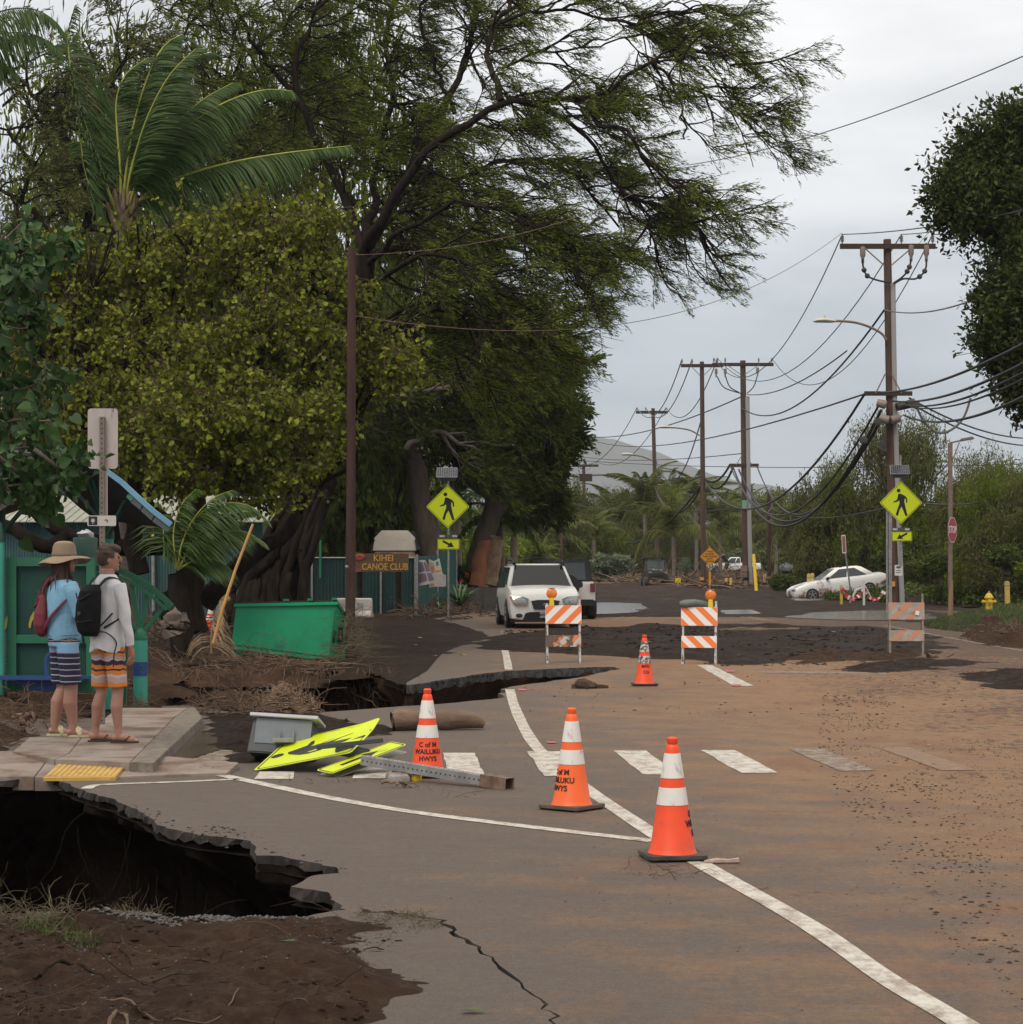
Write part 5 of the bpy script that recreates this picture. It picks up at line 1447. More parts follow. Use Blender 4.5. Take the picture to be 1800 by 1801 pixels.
# the figure's feet point to the upper right on the fallen panel
ra=R(-90+18);cR,sR=math.cos(ra),math.sin(ra)
k=MB()
fig=[(x*d_,y*d_) for x,y in FIG[0]];hdp=[(HEAD[0]*d_+HEAD[2]*d_*math.cos(i*.3142),HEAD[1]*d_+HEAD[2]*d_*math.sin(i*.3142)) for i in range(20)]
for poly in (fig,hdp):
 k.prism([(-(x*cR-y*sR),(x*sR+y*cR)) for x,y in poly],.001,(0,0,.0035),(1,0,0),(0,1,0))
k.v=[tuple(SM @ Vector((v[0],v[1],v[2]+bendz(v[0],v[1])))) for v in k.v]
o=k.build('walking_figure',m_blk,pan);o.matrix_parent_inverse=Matrix.Identity(4)
# small arrow plate, plus its bare twin below
for (a,c_,b_,off,m,nm) in ((P(570,1358,17.3),P(702,1307,17.8),P(636,1345,17.3),0,m_fy,'arrow_panel'),(P(575,1366,17.35),P(704,1320,17.85),P(640,1355,17.3),-.02,m_alu,'plate_back')):
 c2=(a+c_)/2;L_=(c_-a).length;x_=(c_-a).normalized();y_=Vector((-.25,.95,.16));y_=(y_-x_*y_.dot(x_)).normalized();z_=x_.cross(y_)
 if z_.z<0:y_=-y_;z_=-z_
 M2=Matrix(((x_.x,y_.x,z_.x,c2.x),(x_.y,y_.y,z_.y,c2.y),(x_.z,y_.z,z_.z,c2.z),(0,0,0,1)))
 k=MB();k.prism(rrect(L_,.22,.03),.003,(0,0,0),(1,0,0),(0,1,0));pn=place(k,nm,m,fs_,M2)
 if m is m_fy:
  k=MB();k.ring(rrect(L_*.97,.2,.025),rrect(L_*.94,.18,.02),.001,(0,0,.0028),(1,0,0),(0,1,0));k.v=[tuple(M2 @ Vector(v)) for v in k.v];o=k.build('border',m_blk,pn);o.matrix_parent_inverse=Matrix.Identity(4)
  k=MB();k.prism([(-.22,-.02),(.04,-.02),(.04,-.06),(.17,0),(.04,.06),(.04,.02),(-.22,.02)],.001,(0,0,.0028),(1,0,0),(0,1,0));k.v=[tuple(M2 @ Vector(v)) for v in k.v];o=k.build('arrow',m_blk,pn);o.matrix_parent_inverse=Matrix.Identity(4)
# post: square tube with punched holes, rusty stub at the end
a,b_=P(640,1337,17.25),P(852,1386,16.5);e_=P(897,1396,16.3)
a.z=max(a.z,.12);b_.z=.055;e_.z=.045
k=MB();k.bar(a,b_,.075,.075);k.build('post',m_galv,fs_,True)
k=MB();dr=(b_-a).normalized()
sd_=dr.cross(Vector((0,0,1))).normalized()
if sd_.y>0:sd_=-sd_
for i in range(26):
 c_=a.lerp(b_,(i+.5)/26);k.cyl(c_+sd_*.0375,c_+sd_*.0385,.0075,n=8);k.cyl(c_+Vector((0,0,.0375)),c_+Vector((0,0,.0387)),.0075,n=8)
k.build('post_holes',m_blk,fs_,True)
k=MB()
dr=(e_-b_).normalized();s2=dr.cross(Vector((0,0,1))).normalized()
for dx,dz,w,h in ((0,.045,.098,.006),(0,-.045,.098,.006),(.046,0,.006,.09),(-.046,0,.006,.09)):
 k.bar(b_+s2*dx+Vector((0,0,dz)),e_+s2*dx+Vector((0,0,dz)),w,h)
k.build('rusty_stub',m_rust,fs_,True)
# grey cabinet with pale roof edge
c0=P(500,1309,18.6)
cab=MB();cab.box((0,.0,.0),(.56,.34,.31),taper=(.92,.9));cab.v=[tuple(Matrix.Rotation(R(-6),3,'Z') @ Matrix.Rotation(R(3),3,'Y') @ Matrix.Rotation(R(-16),3,'X') @ Vector(v)+Vector((c0.x,c0.y,.19))) for v in cab.v]
cab.build('battery_cabinet',m_boxd,fs_,True,bevel=.012)
fp_=MB();fp_.box((0.02,-.168,.04),(.49,.012,.22));fp_.v=[tuple(Matrix.Rotation(R(-6),3,'Z') @ Matrix.Rotation(R(3),3,'Y') @ Matrix.Rotation(R(-16),3,'X') @ Vector(v)+Vector((c0.x,c0.y,.19))) for v in fp_.v];fp_.build('front_panel',m_boxs,fs_,True)
cab=MB();cab.box((0.02,-.02,.172),(.60,.40,.03));cab.v=[tuple(Matrix.Rotation(R(-6),3,'Z') @ Matrix.Rotation(R(3),3,'Y') @ Matrix.Rotation(R(-16),3,'X') @ Vector(v)+Vector((c0.x,c0.y,.19))) for v in cab.v]
cab.build('cabinet_lid',mat('pale_lid',(.50,.50,.52),.4,(.40,.41,.44),3),fs_,True,bevel=.004)
k=MB();k.box((.02,-.24,.05),(.18,.12,.03));k.cyl((-.02,-.2,.06),(-.02,-.2,.14),.008);k.cyl((.1,-.2,.06),(.1,-.2,.14),.008);k.v=[(v[0]+c0.x,v[1]+c0.y,v[2]+.16) for v in k.v];k.build('bracket',m_galv,fs_,True)
k=MB();k.bar(P(556,1315,17.5),P(674,1302,17.6),.035,.035);k.build('beacon_bar',m_boxd,fs_,True,bevel=.006)
k=MB();c1=P(620,1322,17.7);k.box(c1,(.28,.10,.10),rot=(0,R(12),R(10)));k.build('beacon_mount',m_boxd,fs_,True,bevel=.01)
k=MB();c1=P(700,1368,16.9);k.box((c1.x,c1.y,.035),(.17,.16,.05),rot=(R(8),0,R(15)));k.build('footing_plate',mat('white_plate',(.42,.42,.42),.5,(.2,.15,.12),5),fs_,True,bevel=.01)
k=MB();c1=P(733,1367,16.95);k.lathe([(.035,0),(.042,.02),(.042,.05),(.02,.06)],(c1.x,c1.y,.0),n=14);o=k.build('amber_reflector',m_lampy,fs_,True)
# ---- stop sign on tall square pole with a flood lamp
m_red=mat('stop_red',(.34,.012,.018),.45);m_wht=mat('sign_white',(.62,.60,.57),.5)
m_tan=mat('tan_painted_pole',(.22,.16,.125),.7,(.16,.11,.085),6)
pS=G(1672,1088);Ys=pS.y
t=thing('stop_sign','red stop sign strapped to a tall thin tan pole with a flood lamp on top','sign',(pS.x,Ys,0))
H_=CAM_H-(779-HOR)/F*Ys
k=MB();k.box((0,0,H_/2),(.12,.12,H_));k.build('pole',m_tan,t)
k=MB();k.tube([(-.02,-.08,0),(-.0,-.08,.5),(.02,-.08,1.15)],[.09,.075,.05],8);k.build('wooden_stub',mat('bare_wood',(.30,.20,.10),.8,(.2,.13,.07),5,stretch=(1,1,.2)),t)
zs=CAM_H-(932-HOR)/F*Ys
def octa(r):return [(r*math.cos(R(22.5+45*i))*.0+r*math.cos(R(22.5+45*i)),r*math.sin(R(22.5+45*i))) for i in range(8)]
sgn=bpy.data.objects.new('sign_panel',None);
k=MB();k.prism(octa(.412),.004);so=k.build('sign_panel',m_wht,t);bpy.data.objects.remove(sgn)
so.name='sign_panel'
so.location=(.05,-.085,zs);so.rotation_euler=(0,0,R(58))
k=MB();k.prism(octa(.388),.002,(0,-.0035,0));k.build('red_face',m_red,so)
text_obj('lettering','STOP',.30,m_wht,so,(0,-.006,0),spacing=1.0,bold=.008,sx=.92)
k=MB();k.bar((0,0,H_),(.36,0,H_+.08),.05,.05);k.bar((.03,0,H_-.62),(.28,0,H_+.02),.03,.03);k.build('lamp_arm',m_tan,t)
k=MB();k.box((.50,-.02,H_+.12),(.42,.34,.09),rot=(0,R(-10),0),taper=(.8,.8));k.build('flood_lamp',m_sbox,t,bevel=.02)
# ---- sign seen from behind on a punched steel post, in front of the shelter
pp_=G(180,1274,.1);Yp=pp_.y
t=thing('sign_post','back of a tall blank metal sign on a punched steel post behind the two people','sign',(pp_.x,Yp,.1))
top=CAM_H-(733-HOR)/F*Yp-.1
k=MB();k.box((0,0,top/2),(.05,.05,top));k.build('post',mat('punched_post',(.20,.17,.145),.6,(.15,.125,.105),6,metal=.3),t)
k=MB()
for i in range(int(top/.05)):
 k.cyl((0,-.0252,.04+i*.05),(0,-.0262,.04+i*.05),.0085,n=8)
k.build('post_holes',m_blk,t)
zb=CAM_H-(771-HOR)/F*Yp-.1
m_sback=mat('weathered_sign_back',(.42,.37,.34),.6,(.34,.29,.27),4,(.3,.7),dirt=(.16,.14,.15),dsc=5,dp=(.62,.70),stretch=(3,1,.8))
k=MB();k.prism(rrect(.305,.61,.035),.004,(0,.028,zb));k.build('sign_panel',m_sback,t)
zb2=CAM_H-(916-HOR)/F*Yp-.1
k=MB();k.prism(rrect(.29,.105,.014),.004,(.0,-.030,zb2));sp2=k.build('small_plate',mat('cream_plate',(.46,.43,.38),.6),t)
k=MB();k.prism(rrect(.088,.088,.004),.001,(-.088,-.0335,zb2));k.build('black_sticker',m_blk,sp2)
leafp=[]
for i in range(7):
 a=R(90+(i-3)*42);l_=.036-abs(i-3)*.005;leafp.append([(0,-.006),(math.cos(a-.25)*l_*.5,math.sin(a-.25)*l_*.5),(math.cos(a)*l_,math.sin(a)*l_),(math.cos(a+.25)*l_*.5,math.sin(a+.25)*l_*.5)])
k=MB()
for lp in leafp:k.prism(lp,.001,(-.088,-.0345,zb2-.004))
k.prism([(-.002,-.03),(.002,-.03),(.002,0),(-.002,0)],.001,(-.088,-.0345,zb2-.004));k.build('leaf_emblem',m_wht,sp2)
k=MB();k.tube([(.03,-.034,zb2+.005),(.05,-.034,zb2+.012),(.062,-.034,zb2),(.052,-.034,zb2-.016)],.004,5);k.build('scratch_mark',m_ink,sp2)
k=MB();k.bar((.035,.03,zb2),(.035,.03,zb-.3),.022,.03);k.build('pale_strip',mat('pale_strip',(.42,.33,.31),.6),t)
# ---- other roadside signs
m_warn=mat('warning_orange',(.62,.27,.02),.5)
pw=P(1249,1030,118)
t=thing('flood_warning_sign','orange diamond sign reading when flooded turn around beside a dark pole','sign',(pw.x,118,zg(0,118)))
zw=CAM_H-(980-HOR)/F*118
k=MB();k.box((0,.05,zw/2+.3),(.06,.06,zw+.6));k.build('post',m_galv,t)
k=MB();k.box((-.0,-.01,.75),(.12,.02,.75));k.build('orange_marker',m_warn,t)
s_=.78
k=MB();k.prism(rot45(rrect(s_,s_,.04)),.004,(0,0,zw));pn=k.build('sign_panel',m_warn,t)
k=MB();k.ring(rot45(rrect(s_*.95,s_*.95,.035)),rot45(rrect(s_*.92,s_*.92,.03)),.001,(0,-.003,zw));k.build('border',m_blk,pn)
for i,w_ in enumerate(("WHEN","FLOODED","TURN AROUND","DON'T","DROWN")):
 text_obj('lettering',w_,.135,m_blk,pn,(0,-.004,zw+.27-i*.135),bold=.004,sx=.82)
def back_sign(label,px,py0,py1,w_px,base_py,Y,cat='sign'):
 s=Y/F;c=P(px,(py0+py1)/2,Y);gz=CAM_H-(base_py-HOR)*s
 t=thing('road_sign',label,cat,(c.x,Y,gz))
 k=MB();k.box((0,-.03,(c.z-gz)/2+.2),(.05,.05,c.z-gz+.4));k.build('post',m_galv,t)
 k=MB();k.prism(rrect(w_px*s,(py1-py0)*s,.03),.004,(0,0.0,c.z-gz));k.build('sign_panel',m_sback,t)
 return t
back_sign('small blank sign back standing left of the white car',893,980,1003,16,1035,86)
back_sign('pale blank board beside the base of the far power pole',1015,983,1004,13,1012,140)
# black and yellow object marker and yellow tag
pm_=P(1193,1022,125);t=thing('hazard_marker','small black and yellow striped hazard marker in the far debris','sign',(pm_.x,125,.1))
k=MB();k.box((0,.02,.3),(.05,.03,.6));k.build('post',m_galv,t)
k=MB();k.prism([(-.16,-.16),(.16,-.16),(.16,.16),(-.16,.16)],.004,(0,0,.5));pn=k.build('sign_panel',m_lampy,t)
k=MB()
for o_ in (-.16,0,.13):k.prism([(max(-.16,o_-.0),-.16),(min(.16,o_+.08),-.16),(.16,min(.16,.0-o_+.0)),(.16,min(.16,.08-o_))][:3],.001,(0,-.003,.5))
k.build('black_stripe',m_blk,pn)
# leaning signboard in the weeds by the half buried car
pt_=P(1499,1045,92);t=thing('leaning_sign','narrow sign seen edge on leaning in the weeds before the buried car','sign',(pt_.x,92,0),0)
hz=1.75-(938-HOR)/F*92
k=MB();k.tube([(0,0,0),(-.08,0,1.0),(-.18,0,2.2)],.035,8);k.build('post',m_galv,t)
k=MB();k.prism(rrect(.18,.80,.04),.01,(-.22,-.03,2.5));pn=k.build('sign_panel',m_wht,t)
k=MB();k.prism(rrect(.13,.70,.03),.004,(-.22,-.037,2.5));k.build('red_print',mat('faded_red_print',(.28,.10,.09),.6),pn);t.rotation_euler=(0,R(-3),0)
# small parking sign under the right crossing sign
pt_=P(1580,1003,65.4);t=thing('notice_plate','small grey and white notice plate fixed low on the main utility pole','sign',(pt_.x,65.3,pt_.z))
k=MB();k.prism(rrect(.24,.33,.03),.004);pn=k.build('sign_panel',m_wht,t)
k=MB();k.prism([(-.07,.06),(.0,.06),(.0,.03),(.07,.09),(.0,.15),(.0,.12),(-.07,.12)][::-1],.001,(0,-.003,0));k.prism([(-.08,-.02),(.08,-.02),(.08,0),(-.08,0)],.001,(0,-.003,0));k.prism([(-.08,-.08),(.08,-.08),(.08,-.06),(-.08,-.06)],.001,(0,-.003,0));k.build('print',mat('grey_print',(.08,.085,.10),.5),pn)
# ---- hydrant, bollards
m_hyd=mat('hydrant_yellow',(.62,.43,.015),.5,(.50,.33,.01),6,dirt=(.18,.11,.04),dsc=10,dp=(.62,.7))
ph=G(1740,1082);t=thing('fire_hydrant','yellow fire hydrant on the grass verge at the right','hydrant',(ph.x,ph.y,.05))
k=MB();k.lathe([(.16,0),(.16,.03),(.12,.04),(.12,.1),(.11,.12),(.11,.48),(.15,.49),(.15,.53),(.12,.56),(.10,.62),(.05,.66),(.03,.67),(.03,.71),(.01,.715)],n=20);k.build('barrel',m_hyd,t)
for s in (-1,1):
 k=MB();k.lathe([(.055,0),(.055,.09),(.07,.09),(.07,.12),(.025,.13),(.025,.16),(.005,.165)],n=12,axis='x');k.v=[(v[0]*s+s*.09,v[1],v[2]+.38) for v in k.v];k.build('outlet',m_hyd,t)
k=MB();k.lathe([(.07,0),(.07,-.08),(.085,-.08),(.085,-.12),(.03,-.13),(.03,-.16),(.005,-.165)],n=14,axis='y');k.v=[(v[0],v[1]-.09,v[2]+.38) for v in k.v];k.build('outlet',m_hyd,t)
# stump / broken casing beside the hydrant
ps_=G(1742,1112)
k=MB();k.lathe([(.26,0),(.23,.06),(.21,.2),(.215,.36),(.19,.36),(.18,.3),(.01,.28)],n=16);k.jitter(.018,3);o=k.build('tree_stump',mat('rotten_wood',(.13,.055,.03),.9,(.06,.03,.02),9,stretch=(2,2,.4)));o.location=(ps_.x,ps_.y,.03);tag(o,'short reddish rotten stump in the mud before the hydrant','stump')
m_bol=mat('bollard_yellow',(.55,.40,.08),.6,(.44,.31,.07),5,dirt=(.22,.15,.07),dsc=7,dp=(.6,.7))
def bollard(label,px,base,Y,h_px,r=.09,lean=0):
 s=Y/F;b=P(px,base,Y);t=thing('bollard',label,'bollard',(b.x,Y,b.z));t.rotation_euler=(0,lean,0)
 h=h_px*s
 k=MB();k.lathe([(r,0),(r,h-r*.5),(r*.85,h-r*.2),(r*.4,h)],n=16);k.build('post_tube',m_bol,t)
 k=MB();k.lathe([(r+.006,h*.80),(r+.006,h*.86)],n=16);k.build('reflective_ring',m_bw2,t)
 return t
bollard('left one of the close pair of yellow bollards before the buried car',1423,1051,101,42,.09)
bollard('right one of the close pair of yellow bollards before the buried car',1429.5,1049,101.5,41,.09)
bollard('yellow bollard holding the red and white flood tape',1480.5,1063,84,34,.06)
bollard('yellow bollard right of the fire hydrant',1773,1069,80,47,.10,R(-1.5))
bollard('far orange bollard on the left in the distant debris',1278,1029,128,12,.10)
bollard('far orange bollard on the right in the distant debris',1286,1029,128,12,.10)
bollard('short yellow bollard amid the debris below the orange sign',1345,1024,135,14,.09)
# red and white tape with drooping loops
m_tr=mat('tape_red',(.48,.02,.05),.5);m_tw=mat('tape_white',(.60,.56,.55),.5)
pA,pB,pC=P(1481,1036,83.9),P(1520,1036,83.9),P(1556,1040,83.9)
t=thing('barrier_tape','crumpled red and white tape looped between the bollard and stakes','tape',(pA.x,pA.y,0))
rr=random.Random(6)
for a,b_ in ((pA,pB),(pB,pC)):
 cpts=catenary(a,b_,.38,14)
 for i in range(14):
  k=MB();k.bar(cpts[i],cpts[i+1],.01,.10+rr.uniform(-.04,.12),(rr.uniform(-.5,.5),rr.uniform(-.5,.5),1));k.build('red_tape' if i%3 != 1 else 'white_tape',m_tr if i%3 != 1 else m_tw,t,True)
k=MB();k.box((pB.x,pB.y,.5),(.08,.08,1.0));k.build('stake',m_wht,t,True)
k=MB();k.tube([(pA.x+.35,pA.y+.2,.1),(pA.x+.6,pA.y+.2,.6),(pA.x+.95,pA.y+.2,.75),(pA.x+1.2,pA.y+.2,.3)],[.03,.06,.05,.02],6);k.build('loose_tape',m_tw,t,True)
# ================================================================ POLES AND WIRES
m_pole=mat('creosoted_pole',(.060,.034,.024),.9,(.105,.062,.044),5,(.35,.7),bump=.01,bsc=18,stretch=(2,2,.15))
m_pole_d=mat('dark_creosoted_pole',(.032,.013,.010),.9,(.055,.025,.018),5,stretch=(2,2,.15))
m_cab=mat('black_cable',(.015,.015,.016),.6);m_cabg=mat('grey_cable',(.11,.11,.11),.6);m_ins=mat('insulator_grey',(.26,.21,.18),.4)
m_arm=mat('dark_crossarm',(.045,.028,.020),.9);m_cond=mat('pvc_conduit',(.30,.29,.28),.5)
m_lampw=mat('street_lamp_white',(.50,.48,.42),.5)
POLE={}
def upole(label,px_b,px_t,top_py,Y,w_px,base_z=-.05,m=m_pole,group=None):
 s=Y/F;b=P(px_b,HOR,Y);tp=P(px_t,top_py,Y)
 t=thing('utility_pole',label,'utility pole',(b.x,Y,zg(b.x,Y)+base_z),group=group)
 r=w_px*s/2
 k=MB();k.tube([b*1.0-Vector((0,0,b.z))+Vector((0,0,base_z)),Vector((tp.x,Y,tp.z))],[r*1.05,r*.78],14);k.build('pole',m,t,True)
 return t
def arm(t,pxc,py,half_px,Y,nins,th=.12,tiltpx=0,brace=True,ins_px=None,up=True,m=m_arm):
 s=Y/F;a,b_=P(pxc-half_px,py+tiltpx,Y-.18),P(pxc+half_px,py-tiltpx,Y-.18)
 k=MB();k.bar(a,b_,.10,th);ar=k.build('crossarm',m,t,True)
 if brace:
  c=P(pxc,py,Y-.18)
  for sg in (-1,1):
   k=MB();e=a.lerp(b_,.5+sg*.27);dz=-.62 if up else .62
   k.bar(e+Vector((0,-.07,0)),Vector((c.x+sg*.1,c.y,c.z+dz)),.02,.04);k.build('brace',m_tan,t,True)
 out=[]
 for i,xp in enumerate(ins_px if ins_px else []):
  f=(xp-(pxc-half_px))/(2*half_px);c=a.lerp(b_,f)
  k=MB();prof=[(.02,0),(.02,.06)]
  for j in range(4):prof+=[(.065,.07+j*.055),(.035,.09+j*.055)]
  prof+=[(.03,.30)]
  k.lathe(prof,(0,0,th/2),n=10);o=k.build('insulator',m_ins,t);o.matrix_parent_inverse=Matrix.Translation(t.location).inverted();o.location=c
  out.append(c+Vector((0,0,th/2+.3)))
 return out
def arrester(t,px,py,Y,py2=None):
 c=P(px,py,Y-.2)
 k=MB();k.lathe([(.02,.25),(.09,.22),(.09,-.05),(.05,-.12),(.05,-.28),(.02,-.3)],(0,0,0),n=10);o=k.build('fuse_cutout',m_ins,t);o.matrix_parent_inverse=Matrix.Translation(t.location).inverted();o.location=c
# P1 main
Y1=68.0
t1=upole('tall main utility pole with cable loops and street lamp at the right of the road',1574,1561,421,Y1,17.5)
i1=arm(t1,1562,433,84,Y1,0,.16,0,True,[1482,1586,1641])
for px,py in ((1518,447),(1603,444),(1630,444)):arrester(t1,px,py,Y1)
k=MB();k.tube([P(1571,498,Y1-.1),P(1574,700,Y1-.1),P(1580,900,Y1-.1),P(1587,1050,Y1-.1),P(1588,1085,Y1-.1)],.085,10);k.build('conduit',m_cond,t1,True)
for a in ([(1518,455),(1519,470),(1526,485),(1545,493),(1568,497)],[(1603,455),(1600,470),(1590,485),(1572,498)],[(1630,455),(1628,475),(1612,490),(1590,490),(1573,499)]):
 k=MB();k.tube(resample(pl(a,Y1-.25),14),.03,6);k.build('jumper_cable',m_cab,t1,True)
 for fp in (.28,.42):
  q=resample(pl(a,Y1-.25),20)[int(20*fp)];k=MB();k.ball(q,.085,8);k.build('stress_cone',m_rub,t1,True)
arm(t1,1563,692,42,Y1,0,.14,0,True,None,False)
for px,py,dx in ((1551,710,-1),(1585,714,1),(1556,737,-1),(1575,737,1),(1602,710,1)):
 c=P(px,py,Y1-.35);k=MB();k.lathe([(.05,-.16),(.13,-.14),(.14,.14),(.05,.17)],(0,0,0),n=12,axis='x');o=k.build('cable_terminal',m_ins if px in (1551,1556,1575) else m_rub,t1);o.matrix_parent_inverse=Matrix.Translation(t1.location).inverted();o.location=c;o.rotation_euler=(0,R(-15*dx),R(10*dx))
for px,py in ((1520,774),(1545,742),(1612,712)):
 c=P(px,py,Y1-.4);k=MB();k.lathe([(.02,-.09),(.12,-.07),(.13,.07),(.03,.09)],(0,0,0),n=12,axis='y');o=k.build('cable_coil',m_rub,t1);o.matrix_parent_inverse=Matrix.Translation(t1.location).inverted();o.location=c
k=MB();k.box(P(1556,780,Y1-.25),(.12,.14,.5));k.build('junction_box',m_rub,t1,True)
k=MB();k.box(P(1571,1027,Y1-.25),(.14,.02,.16));k.build('yellow_tag',m_warn,t1,True)
lamp=[(1559,598),(1553,588),(1535,577),(1505,567),(1470,564)]
k=MB();k.tube(resample(pl(lamp,Y1-.2),16),.04,8);k.build('lamp_arm',m_tan,t1,True)
def lamphead(t,px,py,Y,s=1.0):
 k=MB();k.tube([(.36*s,0,-.01),(.2*s,0,0),(0,0,.02),(-.25*s,0,.01),(-.36*s,0,-.02)],[.06*s,.11*s,.14*s,.12*s,.05*s],12,flat=.6);k.box((0,0,.13*s),(.06,.06,.06));o=k.build('lamp_head',m_lampw,t);o.matrix_parent_inverse=Matrix.Translation(t.location).inverted();o.location=P(px,py,Y)
lamphead(t1,1451,564,Y1-.2)
# twin poles
Y2=128.0;t2=upole('tall far utility pole with long crossarm shared with its neighbour and pale conduit',1313,1307,634,Y2,12.5)
i2=arm(t2,1307,641,54,Y2,0,.2,0,True,[1256,1262,1276,1335,1358])
for px,py in ((1260,655),(1276,655),(1333,653)):arrester(t2,px,py,Y2)
for a in ([(1262,662),(1272,680),(1290,688),(1305,692)],[(1276,660),(1284,680),(1300,690)],[(1332,662),(1326,680),(1314,692)]):
 k=MB();k.tube(resample(pl(a,Y2-.2),10),.035,5);k.build('jumper_cable',m_cab,t2,True)
k=MB();k.tube(pl([(1315,697),(1318,900),(1321,1038)],Y2-.2),.13,8);k.build('conduit',m_cond,t2,True)
arm(t2,1309,818,26,Y2,0,.18,0,True,None,False)
k=MB();k.box(P(1310,887,Y2-.35),(.30,.05,.5));k.build('green_plate',mat('mint_plate',(.20,.34,.24),.6),t2,True)
k=MB();k.box(P(1309,1000,Y2-.45),(.38,.25,.36));k.box(P(1309,1011,Y2-.45),(.38,.25,.3));k.box(P(1312,1026,Y2-.45),(.22,.2,.34));k.build('meter_box',mat('tan_box',(.24,.17,.12),.7,(.15,.10,.08),4),t2,True)
Y3=130.0;t3=upole('slimmer of the two tall far poles carrying a street lamp on its left',1238,1235,636,Y3,9.5)
i3=arm(t3,1235,643,37,Y3,0,.2,0,True,[1200,1218,1262])
k=MB();k.tube(resample(pl([(1231,766),(1215,757),(1195,753),(1180,752)],Y3-.2),10),.05,6);k.build('lamp_arm',m_tan,t3,True);lamphead(t3,1171,751,Y3-.2,1.2)
k=MB();k.box(P(1235,1018,Y3-.3),(.24,.03,.18));k.build('yellow_tag',m_warn,t3,True)
k=MB();k.tube(resample(pl([(1232,838),(1222,842),(1212,846)],Y3-.2),6),.06,6);k.build('cable_bundle',m_cab,t3,True)
Y4=185.0;t4=upole('distant utility pole with a single crossarm standing left of the twin poles',1157,1149,718,Y4,8)
i4=arm(t4,1147,725,28,Y4,0,.25,0,False,[1121,1136,1172]);arm(t4,1147,849,19,Y4,0,.2,0,False,None)
k=MB();k.tube(resample(pl([(1147,810),(1130,803),(1112,800)],Y4-.2),8),.07,6);k.build('lamp_arm',m_tan,t4,True);lamphead(t4,1104,799,Y4-.2,1.5)
Y5=225.0;t5=upole('farthest utility pole with a transformer and two crossarms',1029,1027,816,Y5,7)
i5=arm(t5,1030,819,23,Y5,0,.25,0,True,[1008,1020,1050]);arm(t5,1028,840,14,Y5,0,.8,0,False,None);arm(t5,1028,898,11,Y5,0,.2,0,False,None)
k=MB();k.lathe([(.3,-.5),(.35,-.4),(.35,.4),(.2,.5)],P(1014,843,Y5-.3),n=10);k.build('transformer',m_cond,t5,True)
k=MB();k.tube(pl([(1024,905),(1022,1005)],Y5-.3),.12,6);k.build('conduit',m_cond,t5,True)
t6=upole('thin bare far pole rising left of the farthest power pole',988,988,820,150,5)
t7=upole('short dark bare pole standing right of the twin poles',1354,1353,868,150,8,m=m_pole_d)
k=MB();k.tube(resample(pl([(1356,882),(1358,892),(1352,900)],149),8),.06,6);k.build('cable_loop',m_cabg,t7,True)
t8=upole('slim dark wooden pole standing beside the green dumpster',616,619,436,37.0,17.5,m=m_pole_d)
k=MB();k.ball(P(610,997,36.8),.03,6);k.build('bolt',m_ins,t8,True)
# leaning yellow guy guard
pg=P(1331,1041,110);k=MB();k.tube([pg,P(1326,975,110.5)],.09,8);o=k.build('guy_guard',m_lampy);tag(o,'leaning yellow plastic guy wire guard right of the twin poles','guy guard')
WN=0
def wire(label,pts_ends,sag,r,m=m_cab,n=22,group=None):
 a,b_=pts_ends
 k=MB();q=catenary(a,b_,sag,n);c=q[n // 2]
 o=None
 k.tube(q,r,6,cap=True);k.v=[(v[0]-a.x,v[1]-a.y,v[2]-a.z) for v in k.v]
 o=k.build('power_line' if r<.03 else 'cable',m);o.location=a
 tag(o,label,'cable',group);return o
OFF= lambda px,py,Y:P(px,py,Y)
wire('upper line from the main pole left insulator over the road',(i1[0],OFF(1850,360,40)),.12,.016)
wire('line leaving the main pole middle insulator towards the right edge',(i1[1],OFF(1850,350,40)),.15,.015)
wire('line leaving the right insulator of the main pole into the dark tree',(i1[2],OFF(1850,375,44)),.12,.015)
wire('highest thin line crossing to the top right corner',(P(1210,290,50),OFF(1860,72,30)),.25,.009)
wire('line climbing right from the slim dark pole through the feathery tree',(P(622,448,37),P(1212,287,50)),.5,.006,m_rust)
wire('line from the slim dark pole below the big crown to the main pole',(P(622,555,37),i1[0]+Vector((0,0,.05))),1.3,.008,m_rust)
wire('line falling from the main pole left insulator to the twin poles',(i1[0],i2[0]),2.6,.020)
wire('line falling from the main pole middle insulator to the twin poles',(i1[1],i2[1]),2.8,.020)
wire('line falling from the main pole right insulator to the twin poles',(i1[2],i2[4]),3.0,.020)
n1=P(1556,545,Y1-.2)
wire('sagging line from mid height of the main pole out to the right',(n1,OFF(1850,455,42)),.45,.020,m_cabg)
wire('lower neutral line from the main pole down to the twin poles',(n1,P(1304,717,Y2)),1.6,.035)
wire('branch line splitting off under the street lamp towards the twin poles',(P(1490,617,80),P(1315,694,Y2)),.5,.028)
wire('line continuing from the twin poles to the far left tree',(P(1306,697,Y2),P(1000,763,240)),1.2,.04)
wire('line between the main pole lower arm and the far left',(P(1530,690,Y1),P(1000,756,240)),1.8,.03)
for k_,(a,b_,sg,r) in enumerate((((1522,692,Y1-.3),(1240,846,Y3),2.6,.045),((1545,715,Y1-.3),(1285,820,Y2),3.2,.04),((1550,722,Y1-.3),(1290,822,Y2),3.6,.05),((1552,735,Y1-.3),(1300,826,Y2),3.2,.055),((1540,745,Y1-.3),(1332,820,Y2),2.9,.04))):
 wire(('uppermost','second','third','thickest lowest','innermost')[k_]+' communication cable looping from the main pole to the twin poles',(P(*a),P(*b_)),sg,r)
